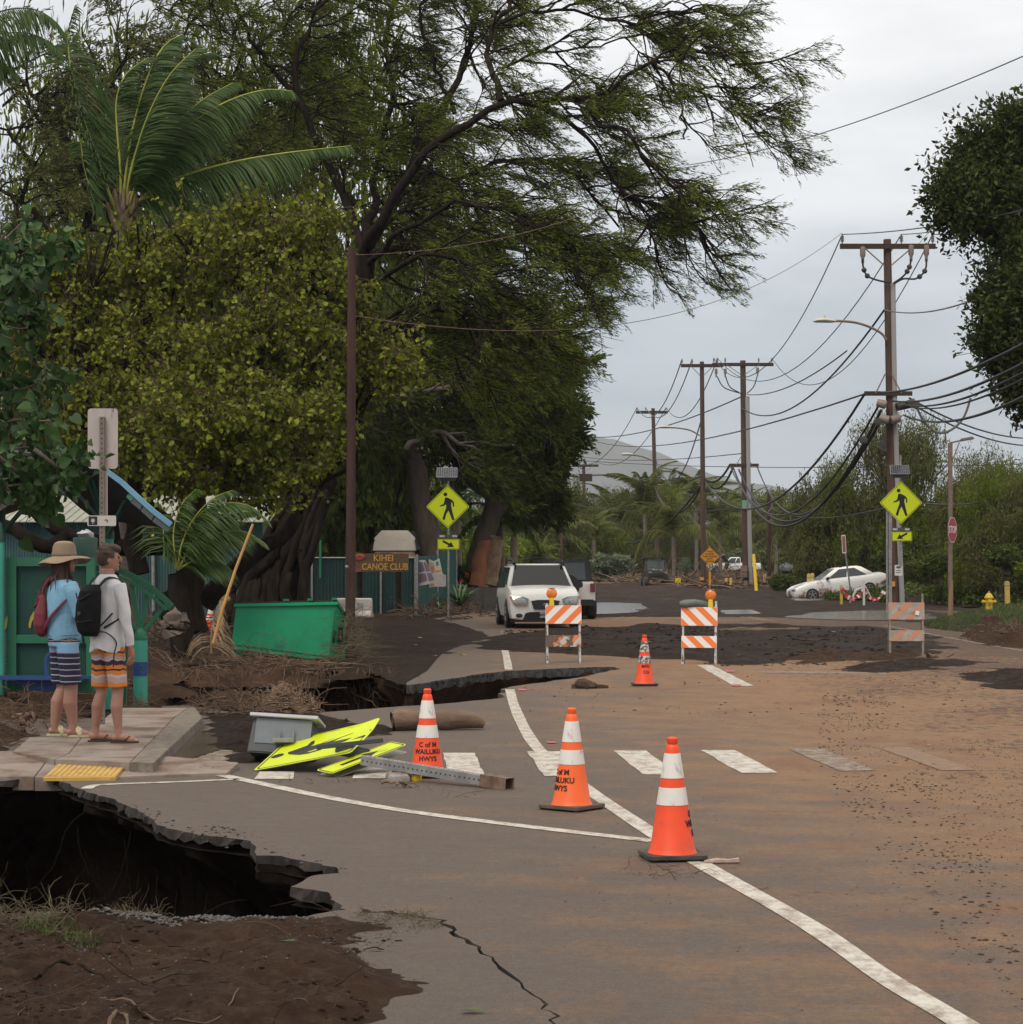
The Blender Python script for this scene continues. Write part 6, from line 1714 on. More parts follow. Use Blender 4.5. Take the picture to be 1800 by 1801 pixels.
for k_,(a,b_,sg,r) in enumerate((((1550,690,Y1-.3),(1850,578,34),.25,.03),((1570,705,Y1-.3),(1850,612,34),.3,.03),((1590,712,Y1-.3),(1850,628,34),.3,.026),((1600,715,Y1-.3),(1850,640,34),.3,.022),((1590,730,Y1-.3),(1850,672,34),.4,.03))):
 wire(('highest','second highest','middle','second lowest','lowest')[k_]+' thick cable sweeping from the main pole to the right edge',(P(*a),P(*b_)),sg,r)
k=MB();k.tube(resample(pl([(1612,713),(1625,740),(1648,760),(1672,757),(1695,735),(1708,700)],62),24),.035,6);o=k.build('cable',m_cabg);tag(o,'loose cable loop hanging under the thick cables right of the main pole','cable')
for k_,(a,b_) in enumerate((((1240,846,Y3),(1150,852,Y4)),((1238,848,Y3),(1030,900,Y5)),((1150,852,Y4),(1034,900,Y5)),((1290,822,Y2),(1242,847,Y3)),((1284,818,Y2),(1240,843,Y3)))):
 wire(('cable drooping between the slim twin pole and the distant pole','long low cable from the slim twin pole to the farthest pole','low cable between the two most distant poles','lower short cable joining the twin poles','upper short cable joining the twin poles')[k_],(P(*a),P(*b_)),(2.2,3.5,2.0,.8,.5)[k_],.07)
for k_,(a,b_) in enumerate(((i3[0],i4[0]),(i3[1],i4[1]),(i3[2],i4[2]),(i4[0],i5[0]),(i4[2],i5[2]))):
 wire(('left upper line from the slim twin pole to the distant pole','centre upper line from the slim twin pole to the distant pole','right upper line from the slim twin pole to the distant pole','left upper line between the two most distant poles','right upper line between the two most distant poles')[k_],(a,b_),2.0,.035,m_cabg)
wire('line looping from the lamp arm of the slim twin pole down to the distant pole',(P(1236,730,Y3),P(1153,805,Y4)),3.0,.04)
for k_,(a,b_) in enumerate((((1000,808,230),(1830,815,120)),((1000,800,232),(1310,797,Y2)),((1390,872,160),(1830,868,90)),((1355,893,148),(1560,893,68)),((1575,880,68),(1830,850,110)),((1600,700,Y1),(1850,768,100)),((1600,708,Y1),(1850,782,100)),((1320,893,Y2),(1000,885,200)))):
 wire(('long thin horizontal line across the far hill','thin line over the far hill left of the twin poles','thin line in front of the thorn wood','line from the short dark pole to the main pole','thin line behind the stop sign pole','upper of two thin lines falling away to the right','lower of two thin lines falling away to the right','thin line through the distant palm tops')[k_],(P(*a),P(*b_)),.5,.03 if k_ not in (3,) else .025,m_cab)
# ================================================================ VEHICLES
m_wpaint=mat('white_car_paint',(.84,.83,.78),.3,(.80,.79,.74),2,dirt=(.55,.47,.38),dsc=2.2,dp=(.62,.85),coat=.5)
m_wpaint2=mat('white_car_paint_muddy',(.80,.80,.79),.35,dirt=(.20,.12,.075),dsc=1.4,dp=(.52,.62),coat=.4)
m_glass=mat('car_glass',(.012,.016,.016),.06,spec=.35);m_glass2=mat('grey_car_glass',(.045,.058,.060),.08,spec=.4)
m_trim=mat('black_plastic',(.020,.020,.021),.6);m_tyre=mat('tyre_rubber',(.020,.018,.017),.85,(.06,.045,.035),6)
m_rim=mat('alloy_rim',(.36,.36,.37),.35,metal=.6);m_lens=mat('headlight_glass',(.32,.33,.32),.12,metal=.3,coat=1.0);m_amb2=mat('orange_indicator',(.45,.14,.05),.3)
m_chrome=mat('chrome',(.55,.55,.56),.15,metal=.9);m_tail=mat('tail_light_red',(.20,.01,.012),.3,coat=.5);m_dgreen=mat('dark_green_paint',(.018,.028,.018),.45)
m_plate=mat('licence_plate',(.34,.33,.33),.5)
def loft(mb,rings,closed_ring=True,cap=True,smooth=True):
 n=len(rings[0]);vs=[v for r_ in rings for v in r_];fs=[]
 for i in range(len(rings)-1):
  for k in range(n if closed_ring else n-1):
   a,b=i*n+k,i*n+(k+1)%n
   fs.append((a,b,b+n,a+n))
 if cap:fs.append(tuple(range(n))[::-1]);fs.append(tuple((len(rings)-1)*n+k for k in range(n)))
 return mb.add(vs,fs,smooth)
def body_ring(y,w,zb,zt,zs,cr=.06,crown=.03):
 """half profile mirrored; w half width at the shoulder zs"""
 hp=[(0,zb),(w*.82,zb),(w*.94,zb+.04),(w*.985,zb+(zs-zb)*.35),(w,zb+(zs-zb)*.75),(w*.985,zs),(w*.93,zt-cr*.25),(w*.82,zt),(w*.4,zt+crown*.8),(0,zt+crown)]
 return [(x,y,z) for x,z in hp]+[(-x,y,z) for x,z in hp[-2:0:-1]]
def wheel(parent,x,y,r,w,side,spokes=5):
 t=bpy.data.objects.new('wheel',None);COL.objects.link(t);t.parent=parent;t.location=(x,y,r)
 k=MB();k.lathe([(r*.62,-w/2+.01),(r*.9,-w/2),(r*.985,-w*.36),(r,-w*.2),(r,w*.2),(r*.985,w*.36),(r*.9,w/2),(r*.62,w/2-.01)],n=28,axis='x');ty=k.build('tyre',m_tyre,t)
 k=MB();s=side
 k.lathe([(r*.63,s*w*.30),(r*.63,s*w*.46),(r*.57,s*w*.47),(r*.55,s*w*.30)],n=24,axis='x')
 for i in range(spokes):
  a=2*math.pi*i/spokes+.3
  k.bar((s*w*.40,0,0),(s*w*.40,math.cos(a)*r*.58,math.sin(a)*r*.58),.05,r*.20,(1,0,0))
 k.lathe([(.01,s*w*.35),(r*.16,s*w*.36),(r*.14,s*w*.47),(.01,s*w*.48)],n=12,axis='x')
 k.build('rim',m_rim,t)
 k=MB();k.lathe([(r*.60,s*w*.1),(r*.60,s*w*.2)],n=20,axis='x');k.build('brake_shadow',m_trim,t)
 return t
def panel(pts,off,m,name,parent,th=.004,nrm=None):
 """4+ sided glass or lamp pane lying on given points, lifted off the body by off along its normal"""
 P3=[Vector(p) for p in pts];n=Vector((0,0,0))
 c=sum(P3,Vector())/len(P3)
 for i in range(len(P3)):n+=(P3[i]-c).cross(P3[(i+1)%len(P3)]-c)
 n.normalize()
 if nrm is not None and n.dot(Vector(nrm))<0:n=-n
 a=[p+n*off for p in P3];b_=[p+n*(off-th-.012) for p in P3];k=len(P3)
 mb=MB();mb.add(a+b_,[tuple(range(k)),tuple(range(2*k-1,k-1,-1))]+[(i,i+k,(i+1)%k+k,(i+1)%k) for i in range(k)])
 return mb.build(name,m,parent)
def inset(q,f=.06,fv=None):
 """shrink a quad (bl, br, tr, tl)"""
 fv=f if fv is None else fv;q=[Vector(p) for p in q]
 def bl(u,v):return (q[0]*(1-u)+q[1]*u)*(1-v)+(q[3]*(1-u)+q[2]*u)*v
 return [bl(f,fv),bl(1-f,fv),bl(1-f,1-fv),bl(f,1-fv)]
def cabin(parent,base,roof,m,zb,zr,crown=.05,name='cabin'):
 """base/roof = (y front, y rear, half width front, half width rear)"""
 def ring(yf,yr,wf,wr,z,n=1):return [(-wf,yf,z),(wf,yf,z),(wr,yr,z),(-wr,yr,z)]
 bm=bmesh.new()
 R1=ring(*base,zb);R2=ring(*roof,zr)
 vs=[bm.verts.new(v) for v in R1+R2]
 fs=[bm.faces.new([vs[i] for i in f]) for f in ((0,1,5,4),(1,2,6,5),(2,3,7,6),(3,0,4,7),(4,5,6,7),(3,2,1,0))]
 bmesh.ops.recalc_face_normals(bm,faces=bm.faces)
 ed=[e for e in bm.edges if e.calc_length()>.0 and not (e.verts[0] in vs[:4] and e.verts[1] in vs[:4])]
 bmesh.ops.bevel(bm,geom=ed,offset=.07,segments=3,affect='EDGES')
 for f in bm.faces:f.smooth=True
 me=bpy.data.meshes.new(name);bm.to_mesh(me);bm.free();me.materials.append(m)
 return link(name,me,parent),R1,R2
# ---- white SUV facing the camera
pv=G(936,1109)
suv=thing('parked_car','white sport utility car with amber edged headlights facing the camera','car',(P(944,1000,57.6).x,57.6,.0),R(5))
k=MB()
st=[(-2.34,.62,.30,.60,.52),(-2.32,.80,.24,.70,.58),(-2.24,.90,.22,.84,.72),(-2.05,.93,.22,.95,.86),(-1.70,.945,.22,1.02,.92),(-1.25,.95,.22,1.09,.95),(-.6,.95,.24,1.10,.96),(1.2,.95,.24,1.10,.96),(1.9,.93,.26,1.08,.96),(2.25,.90,.30,1.0,.9),(2.34,.78,.36,.9,.8)]
loft(k,[body_ring(*s) for s in st]);body=k.build('body',m_wpaint,suv)
cb,B_,T_=cabin(suv,(-1.22,2.24,.90,.86),(-.42,1.98,.70,.68),m_wpaint,1.04,1.68)
ws=[B_[0],B_[1],T_[1],T_[0]];panel(inset(ws,.055,.07),.012,m_glass,'windscreen',suv,nrm=(0,-1,.3))
for s in (0,1):
 q=[B_[1],B_[2],T_[2],T_[1]] if s==0 else [B_[0],B_[3],T_[3],T_[0]]
 for u0,u1 in ((.10,.42),(.45,.72),(.75,.94)):
  q_=[Vector(v) for v in q];bl= lambda u,v:(q_[0]*(1-u)+q_[1]*u)*(1-v)+(q_[3]*(1-u)+q_[2]*u)*v
  panel([bl(u0,.12),bl(u1,.12),bl(u1,.84),bl(u0+(.06 if u0<.2 else 0),.84)],.012,m_glass,'side_window',suv,nrm=(1 if s==0 else -1,0,0))
for s in (-1,1):
 k=MB();k.tube([(s*.66,-.55,1.66),(s*.67,-.2,1.76),(s*.67,1.2,1.78),(s*.66,1.8,1.72)],.022,8);k.build('roof_rail',m_trim,suv)
 k=MB();k.box((s*.64,-.44,1.690),(.085,.30,.02),rot=(R(-8),0,0));k.build('roof_strip',m_trim,suv)
 k=MB();k.box((s*1.04,-.86,1.13),(.23,.13,.17),taper=(.9,.9));k.bar((s*.9,-.84,1.08),(s*1.0,-.86,1.10),.06,.05);k.build('wing_mirror',m_trim,suv,bevel=.03)
 # headlight
 hl=[(s*.43,-2.33,.76),(s*.46,-2.35,.60),(s*.80,-2.34,.60),(s*.885,-2.25,.70),(s*.90,-2.17,.84),(s*.60,-2.27,.82)]
 hp_=panel(hl,.045,m_lens,'headlight',suv,.03,nrm=(s*.3,-1,0))
 panel([(s*.75,-2.36,.62),(s*.82,-2.34,.64),(s*.89,-2.26,.72),(s*.90,-2.19,.82),(s*.855,-2.24,.82),(s*.83,-2.30,.7)],.055,m_amb2,'indicator',hp_,.01,nrm=(s*.3,-1,0))
 panel([(s*.47,-2.36,.60),(s*.80,-2.35,.60),(s*.79,-2.35,.622),(s*.47,-2.36,.622)],.055,m_amb2,'indicator',hp_,.01,nrm=(s*.1,-1,0))
 for hx in (.55,.68):
  k=MB();k.lathe([(.01,-.02),(.05,-.02),(.058,.0),(.045,.01)],(s*hx,-2.395+(hx-.5)*.12,.70),n=14,axis='y');k.build('reflector',m_chrome,hp_)
 k=MB();k.lathe([(.01,-.03),(.085,-.02),(.095,.03)],(s*.68,-2.335,.34),n=16,axis='y');k.v=[(v[0],v[1],.34+(v[2]-.34)*.62) for v in k.v];k.build('fog_lamp',m_trim,suv)
gr=[(-.37,-2.36,.72),(-.30,-2.375,.50),(.30,-2.375,.50),(.37,-2.36,.72),(.2,-2.36,.745),(-.2,-2.36,.745)]
g0=panel(gr,.025,m_trim,'grille',suv,.04,nrm=(0,-1,0))
k=MB()
for i in range(3):k.bar((-.33,-2.40,.54+i*.055),(.33,-2.40,.54+i*.055),.012,.018)
k.build('grille_bar',mat('dark_grille_bar',(.05,.05,.05),.4),g0)
# slanted H emblem inside an oval
k=MB();k.ring([(.075*math.cos(i*.2618),.040*math.sin(i*.2618)) for i in range(24)],[(.066*math.cos(i*.2618),.032*math.sin(i*.2618)) for i in range(24)],.008,(0,-2.42,.625))
k.prism([(-.040,-.026),(-.024,-.030),(-.008,.024),(-.024,.028)],.008,(0,-2.42,.625));k.prism([(.014,-.026),(.030,-.022),(.046,.028),(.030,.024)],.008,(0,-2.42,.625));k.prism([(-.016,-.006),(.02,.002),(.022,.008),(-.014,.002)],.008,(0,-2.42,.625));k.build('emblem',m_chrome,g0)
panel([(-.52,-2.36,.40),(-.60,-2.33,.20),(.60,-2.33,.20),(.52,-2.36,.40),(.40,-2.37,.43),(-.40,-2.37,.43)],.03,m_trim,'lower_intake',suv,.05,nrm=(0,-1,0))
k=MB();k.box((0,-2.41,.36),(.30,.012,.155));lp=k.build('licence_plate',m_plate,suv);text_obj('lettering','RFD 456',.085,m_blk,lp,(0,-2.418,.352),bold=.002)
k=MB();k.box((0,0,.25),(1.70,4.2,.16));k.build('underbody',m_trim,suv)
for s in (-1,1):
 for y in (-1.42,1.40):
  k=MB();k.lathe([(.405,-.02),(.41,.0),(.385,.012),(.01,.013)],(0,0,0),n=28,axis='x');k.v=[(v[0]*s+s*.945,v[1]+y,v[2]+.37) for v in k.v];k.build('wheel_arch_shade',m_trim,suv)  # dark disc on the closed body side, painted shade of an arch opening
  wheel(suv,s*.855,y,.355,.235,s)
k=MB();k.tube([(-.30,.3,1.76),(-.2,.25,1.82),(.25,.25,1.82),(.35,.3,1.76)],.05,8,flat=.8);k.box((.02,.25,1.85),(.34,.3,.05));k.build('roof_pack',m_trim,suv,bevel=.01)
# ---- white and black off-roader parked behind
jp=thing('parked_car','boxy white off road car with black top half hidden behind the white car','car',(P(989,1000,66).x,66,.0),R(3))
k=MB();k.box((0,0,.82),(1.72,3.9,.62));k.build('body',m_wpaint,jp,bevel=.06)
k=MB();k.box((0,.1,1.46),(1.66,2.9,.72),taper=(.9,.95));k.build('hard_top',m_trim,jp,bevel=.06)
panel([(-.62,-1.38,1.18),(.62,-1.38,1.18),(.58,-1.33,1.70),(-.58,-1.33,1.70)],.02,m_glass2,'rear_window',jp,nrm=(0,-1,0))
k=MB();k.lathe([(.15,-.1),(.36,-.12),(.38,0),(.36,.12),(.15,.1)],(.0,-2.05,1.0),n=24,axis='y');k.build('spare_tyre',m_tyre,jp)
for s in (-1,1):
 k=MB();k.box((s*.77,-1.97,.95),(.15,.06,.26));k.build('tail_light',m_tail,jp)
 k=MB();k.box((s*.88,.9,1.22),(.16,.1,.2));k.build('wing_mirror',m_trim,jp,bevel=.02)
 for y in (-1.25,1.3):
  k=MB();k.box((s*.90,y,.80),(.18,1.0,.12),taper=(1,.7));k.build('fender',m_trim,jp,bevel=.02)
  wheel(jp,s*.80,y,.40,.26,s)
k=MB();k.box((0,-2.02,.50),(1.6,.18,.20));k.build('bumper',m_trim,jp,bevel=.02)
# ---- utility vehicle in the distance
Yu=138;pu=P(1153,1029,Yu)
ut=thing('utility_vehicle','dark green open utility vehicle with roof driving through the debris','utility vehicle',(pu.x,Yu,.03),R(4))
k=MB();k.box((0,-.75,.88),(1.35,1.0,.5),taper=(.92,.8));k.box((0,.6,.75),(1.45,1.9,.35));k.build('body',m_dgreen,ut,bevel=.06)
k=MB();k.box((0,-1.3,.85),(1.0,.08,.2));k.build('grille',m_trim,ut);k=MB();k.box((0,-1.35,.60),(1.3,.16,.22));k.build('bumper',m_trim,ut,bevel=.02)
k=MB()
for s in (-1,1):k.tube([(s*.66,-.35,1.08),(s*.60,-.05,1.86),(s*.60,1.1,1.88),(s*.66,1.3,1.0)],.035,8)
k.build('roll_cage',m_trim,ut)
k=MB();k.box((0,.52,1.92),(1.42,1.4,.07));k.build('roof',m_dgreen,ut,bevel=.02)
panel([(-.56,-.33,1.12),(.56,-.33,1.12),(.53,-.06,1.80),(-.53,-.06,1.80)],.01,m_glass2,'windscreen',ut,nrm=(0,-1,0))
for s in (-1,1):
 k=MB();k.box((s*.52,-1.27,1.0),(.22,.06,.10));k.build('headlight',m_lens,ut)
 for y in (-.95,1.0):wheel(ut,s*.72,y,.36,.30,s)
k=MB();k.box((.05,-.75,1.17),(.6,.3,.07),rot=(0,.1,.2));k.build('load',m_bw2,ut)
# ---- white pickup side on
Yp_=215;s_=Yp_/F
pk=thing('pickup_truck','white extended cab pickup seen from its left side beyond the debris','pickup truck',(P(1290,1010,Yp_).x,Yp_,P(1290,1010,Yp_).z),R(-90+2))
k=MB();st=[(-2.70,.72,.50,.86,.74),(-2.62,.82,.42,.98,.84),(-2.0,.86,.40,1.05,.92),(-1.1,.88,.40,1.12,.98),(-.2,.88,.40,1.14,1.0),(.75,.88,.42,1.14,1.0),(2.55,.88,.46,1.14,1.02),(2.68,.84,.5,1.1,1.0)]
loft(k,[body_ring(*s) for s in st]);k.build('body',m_wpaint,pk)
_,B_,T_=cabin(pk,(-1.15,.70,.84,.84),(-.30,.62,.68,.68),m_wpaint,1.08,1.72)
panel(inset([B_[0],B_[1],T_[1],T_[0]],.06),.012,m_glass2,'windscreen',pk,nrm=(0,-1,.3))
q_=[Vector(v) for v in [B_[0],B_[3],T_[3],T_[0]]]
for q0 in ([B_[0],B_[3],T_[3],T_[0]],[B_[1],B_[2],T_[2],T_[1]]):
 q_=[Vector(v) for v in q0];bl= lambda u,v:(q_[0]*(1-u)+q_[1]*u)*(1-v)+(q_[3]*(1-u)+q_[2]*u)*v
 for u0,u1 in ((.12,.62),(.68,.94)):panel([bl(u0,.12),bl(u1,.12),bl(u1,.86),bl(u0+.03,.86)],.012,m_glass2,'side_window',pk,nrm=(-1 if q0[0][0]<0 else 1,0,0))
k=MB();k.box((0,1.65,1.15),(1.5,1.8,.06));k.build('load_bed',m_trim,pk)
for s in (-1,1):
 for y in (-1.75,1.60):
  k=MB();k.lathe([(.42,-.02),(.43,.0),(.40,.012),(.01,.013)],(0,0,0),n=24,axis='x');k.v=[(v[0]*s+s*.885,v[1]+y,v[2]+.42) for v in k.v];k.build('wheel_arch_shade',m_trim,pk)  # black disc stands in for the shaded hollow around the wheel
  wheel(pk,s*.80,y,.36,.24,s)
 k=MB();k.box((s*.6,-2.70,.78),(.3,.06,.14));k.build('headlight',m_lens,pk)
k=MB();k.box((0,2.75,.6),(1.6,.16,.18));k.build('bumper',m_chrome,pk)
# ---- white sedan nose down in the mud
Yq=101;ps=P(1470,1052,Yq)
sd=thing('parked_car','white sedan half buried nose first in mud and creepers','car',(ps.x+.1,Yq,.02),0)
sd.rotation_euler=(R(6),0,R(-90+6))
k=MB();st=[(-2.30,.62,.30,.52,.46),(-2.24,.78,.22,.62,.54),(-2.0,.86,.18,.74,.66),(-1.4,.89,.18,.86,.78),(-.7,.90,.18,.94,.84),(.6,.90,.2,.95,.86),(1.5,.89,.22,.98,.88),(2.1,.84,.3,.98,.88),(2.28,.72,.4,.9,.8)]
loft(k,[body_ring(*s) for s in st]);k.build('body',m_wpaint2,sd)
_,B_,T_=cabin(sd,(-1.0,1.85,.82,.78),(-.1,1.05,.60,.60),m_wpaint,.90,1.42)
panel(inset([B_[0],B_[1],T_[1],T_[0]],.06),.012,m_glass2,'windscreen',sd,nrm=(0,-1,.3));panel(inset([B_[3],B_[2],T_[2],T_[3]],.08),.012,m_glass2,'rear_window',sd,nrm=(0,1,.3))
for q0,sx in (([B_[0],B_[3],T_[3],T_[0]],-1),([B_[1],B_[2],T_[2],T_[1]],1)):
 q_=[Vector(v) for v in q0];bl= lambda u,v:(q_[0]*(1-u)+q_[1]*u)*(1-v)+(q_[3]*(1-u)+q_[2]*u)*v
 for u0,u1,a,b_ in ((.12,.46,.07,.02),(.50,.84,.0,-.12)):panel([bl(u0,.12),bl(u1,.12),bl(u1+b_,.86),bl(u0+a,.86)],.012,m_glass2,'side_window',sd,nrm=(sx,0,.2))
 k=MB();k.box((sx*.95,-.62,.98),(.2,.12,.13));k.build('wing_mirror',m_trim,sd,bevel=.02)
 k=MB();k.box((sx*.35,.2,1.47),(.12,.12,.10));k.build('rack_foot',m_trim,sd)
 for y in (-1.4,1.35):wheel(sd,sx*.80,y,.31,.2,sx)
 k=MB();k.box((sx*.66,-2.22,.58),(.26,.1,.12),rot=(0,0,sx*.3));k.build('headlight',m_lens,sd)
# ---- grey car parked in the greenery
Yg=150;pg_=P(1424,1010,Yg)
gc=thing('parked_car','small grey car almost hidden in the greenery above the yellow bollards','car',(pg_.x,Yg,pg_.z+.0),R(-50))
k=MB();loft(k,[body_ring(*s) for s in st]);m_gp=mat('grey_car_paint',(.20,.21,.22),.35,coat=.4);k.build('body',m_gp,gc)
_,B_,T_=cabin(gc,(-1.0,1.85,.82,.78),(-.1,1.15,.60,.60),m_gp,.90,1.42)
panel(inset([B_[0],B_[1],T_[1],T_[0]],.06),.012,m_glass2,'windscreen',gc,nrm=(0,-1,.3))
for sx in (-1,1):
 for y in (-1.4,1.35):wheel(gc,sx*.80,y,.31,.2,sx)
# ================================================================ LEFT SIDE: DUMPSTER, SHELTER, SHED, FENCE
m_dump=mat('dumpster_green',(.010,.30,.135),.48,(.008,.25,.112),1.4,(.35,.65),dirt=(.02,.14,.075),dsc=2.0,dp=(.58,.75),bump=.006,bsc=2.5)
m_dumpd=mat('dumpster_trim_green',(.012,.17,.085),.5,dirt=(.03,.05,.035),dsc=8,dp=(.6,.7));m_lid=mat('black_lid',(.012,.012,.013),.6)
Yd=36.6;s=Yd/F
A=P(406,1142,Yd);B=P(580,1164,Yd)
d=thing('dumpster','bright green steel dumpster tipped on the edge of the washed out bank','dumpster',(A.x,Yd,A.z))
ang=math.atan2(A.z-B.z,B.x-A.x)
d.rotation_euler=(R(2),ang,R(0))
Wd=(B.x-A.x)/math.cos(ang)
hL,dp_=.76,1.05
k=MB()
hR=1.02
front=[(0,0,0),(Wd,0,0),(Wd+.0,0,hR),(0,0,hL)]
yr,xr=.62,.26
# front face plane, deeper base to the right rear
back=[(xr*.3,dp_,-.08),(Wd+xr,dp_,-.12),(Wd+xr,dp_,.52),(xr*.3,dp_,.45)]
k.add([Vector(v) for v in front+back],[(0,1,2,3),(1,5,6,2),(5,4,7,6),(4,0,3,7),(3,2,6,7),(1,0,4,5)])
k.build('container',m_dump,d,bevel=.012)
k=MB();k.bar((-.03,-.02,hL+.0),(Wd+.02,-.02,hR),.06,.05);k.build('rim',m_dump,d)
k=MB();k.bar((Wd+.01,-.02,hR),(Wd+xr+.01,dp_,.52),.03,.05);k.build('rim',m_dumpd,d)
k=MB();k.bar((0,-.012,.09),(Wd,-.012,.09),.01,.012);k.bar((Wd-.02,-.012,.02),(Wd-.02,-.012,hR-.04),.012,.02);k.build('weld_ridge',m_dumpd,d)
k=MB();k.add([Vector(v) for v in ((0,.0,hL+.03),(Wd,.0,hR+.03),(Wd+xr,dp_,.56),(xr*.3,dp_,.50),(0,.0,hL+.06),(Wd,.0,hR+.055),(Wd+xr,dp_,.60),(xr*.3,dp_,.54))],[(3,2,1,0),(4,5,6,7),(0,1,5,4),(1,2,6,5),(2,3,7,6),(3,0,4,7)]);k.build('lid',m_lid,d)
for f in (.49,.73,.97):
 z=hL+(hR-hL)*f;k=MB();k.box((Wd*f,-.01,z+.07),(.09,.08,.035),rot=(0,-.1,0));k.bar((Wd*f-.03,-.04,z-.03),(Wd*f-.03,-.04,z+.05),.015,.015);k.build('hinge',m_dumpd,d)
# lifting pocket on the right side
sx=xr/dp_
k=MB();
def sd(u,v,o):return Vector((Wd+u*sx*1.0+o,u,v))
o_=.10
k.add([sd(.25,.30,0),sd(.85,.22,0),sd(.85,.48,0),sd(.25,.62,0),sd(.25,.36,o_),sd(.85,.28,o_),sd(.85,.46,o_),sd(.25,.60,o_)],[(4,5,6,7),(0,1,5,4),(3,7,6,2),(1,2,6,5)]);k.build('lifting_pocket',m_dump,d)
k=MB();k.add([sd(.245,.36,.004),sd(.245,.58,.004),sd(.245,.58,o_-.01),sd(.245,.38,o_-.01)],[(0,1,2,3)]);k.box(sd(.10,.44,.008),(.01,.18,.22));k.build('pocket_opening',m_lid,d)
for x in (Wd-.12,.14):
 k=MB();k.bar((x-.05,.08,0),(x,.08,-.12),.02,.07);k.bar((x+.05,.08,0),(x,.08,-.12),.02,.07);k.lathe([(.01,-.02),(.07,-.02),(.07,.02),(.01,.02)],(x,.08,-.14),n=12,axis='x');k.build('caster',m_dumpd,d)
# ---- bare orange pole leaning
k=MB();k.tube([P(375,1132,33.5),P(392,1070,33.6),P(415,1000,33.8),P(445,922,34)],[.028,.026,.024,.022],8);o=k.build('leaning_pole',mat('orange_bamboo',(.42,.22,.045),.5,(.34,.17,.04),5));tag(o,'thin yellow orange pole leaning beside the dumpster','pole')
# dry palm frond lying upright by the pole
g=np.random.default_rng(8);root=thing('dry_frond','dry brown palm frond drooping beside the left side of the dumpster','palm frond',P(376,1145,34))
fg=Geo();rg=Geo();frond_geo(fg,rg,pl([(372,1150),(373,1105),(385,1060),(398,1045)],34),46,.55,g,(.3,0,-.8),.5,.02,14,.022);fg.build('leaflets',m_dry,root,tint=False);rg.build('rachis',m_dry,root,tint=False)
# ---- white plastic barrier
m_wplas=mat('white_plastic',(.50,.47,.44),.5,dirt=(.30,.24,.19),dsc=3,dp=(.5,.8))
pb=P(622,1089,64);t=thing('jersey_barrier','white plastic water filled barrier behind the slim dark pole','barrier',(pb.x,64,pb.z),R(-6))
s=64/F;w=66*s;h=37*s
k=MB();prof=[(-.28,0),(-.28,.12),(-.12,.26),(-.10,h-.03),(-.06,h),(.06,h),(.10,h-.03),(.12,.26),(.28,.12),(.28,0)]
n=len(prof);vs=[(-w/2+(0 if i else 0),a,b_) for i in (0,) for a,b_ in prof]+[(w/2,a,b_) for a,b_ in prof]
k.add(vs,[(i,(i+1)%n,(i+1)%n+n,i+n) for i in range(n)]+[tuple(range(n))[::-1],tuple(range(n,2*n))]);k.build('barrier_body',m_wplas,t,bevel=.02)
k=MB();k.box((.22,-.115,.42),(.2,.02,.14));k.box((-.3,-.115,.42),(.2,.02,.14));k.build('fork_slot',mat('plastic_recess',(.36,.33,.31),.6),t)
# ---- corrugated shed
m_corr=mat('corrugated_teal',(.050,.115,.115),.6,(.035,.085,.088),1.2,(.35,.65),dirt=(.10,.09,.07),dsc=3,dp=(.62,.75));m_roofm=mat('pale_roof_metal',(.42,.43,.36),.5,(.33,.34,.29),1.5,dirt=(.20,.17,.13),dsc=3,dp=(.62,.8))
Yb=58;s=Yb/F
sh=thing('corrugated_shed','long teal corrugated metal shed with pale metal roof behind the shelter','shed',(P(240,1090,Yb).x,Yb,-.05))
x0,x1=P(-200,0,Yb).x,P(462,0,Yb).x;zt=P(0,917,Yb).z
def corr(x0,x1,z0,z1,y,pitch,dep,nm,m,par):
 n=int((x1-x0)/pitch)*2;xs_=[x0+(x1-x0)*i/n for i in range(n+1)]
 V=[];F_=[]
 for i,x in enumerate(xs_):
  yy=y+(dep if i%2 else 0);V+=[(x,yy,z0),(x,yy,z1)]
 for i in range(n):F_.append((2*i,2*i+2,2*i+3,2*i+1))
 k=MB();k.add(V,F_,False);return k.build(nm,m,par,True,fix=False)
corr(x0,x1,-.1,zt,Yb,.076,.035,'wall',m_corr,sh)
k=MB();k.box(((x0+x1)/2,Yb+3,zt/2-.05),(x1-x0-.1,5.8,zt-.1));k.build('inner_wall',m_corr,sh,True)
# standing seam roof panels, each its own sheet
zr=P(0,872,Yb+4).z;np_=22;pw=(x1-x0+.5)/np_
for i in range(np_):
 xa=x0-.2+i*pw
 k=MB();a=[(xa,Yb-.35,zt+.0),(xa+pw-.02,Yb-.35,zt+.0),(xa+pw-.02,Yb+4,zr),(xa,Yb+4,zr)]
 k.add([Vector(v) for v in a]+[Vector(v)-Vector((0,0,.03)) for v in a],[(0,1,2,3),(7,6,5,4),(0,4,5,1),(1,5,6,2),(2,6,7,3),(3,7,4,0)])
 for dx in (.01,pw*.5):k.bar((xa+dx,Yb-.35,zt+.015),(xa+dx,Yb+4,zr+.015),.03,.03)
 k.build('roof_panel',m_roofm,sh,True)
k=MB();k.box(P(269,935,Yb-.15),(.06,.06,.55));k.build('pipe_top',m_lampy,sh,True)
k=MB();k.tube([P(269,925,Yb-.1),P(270,1075,Yb-.1)],.05,8);k.build('down_pipe',m_galv,sh,True)
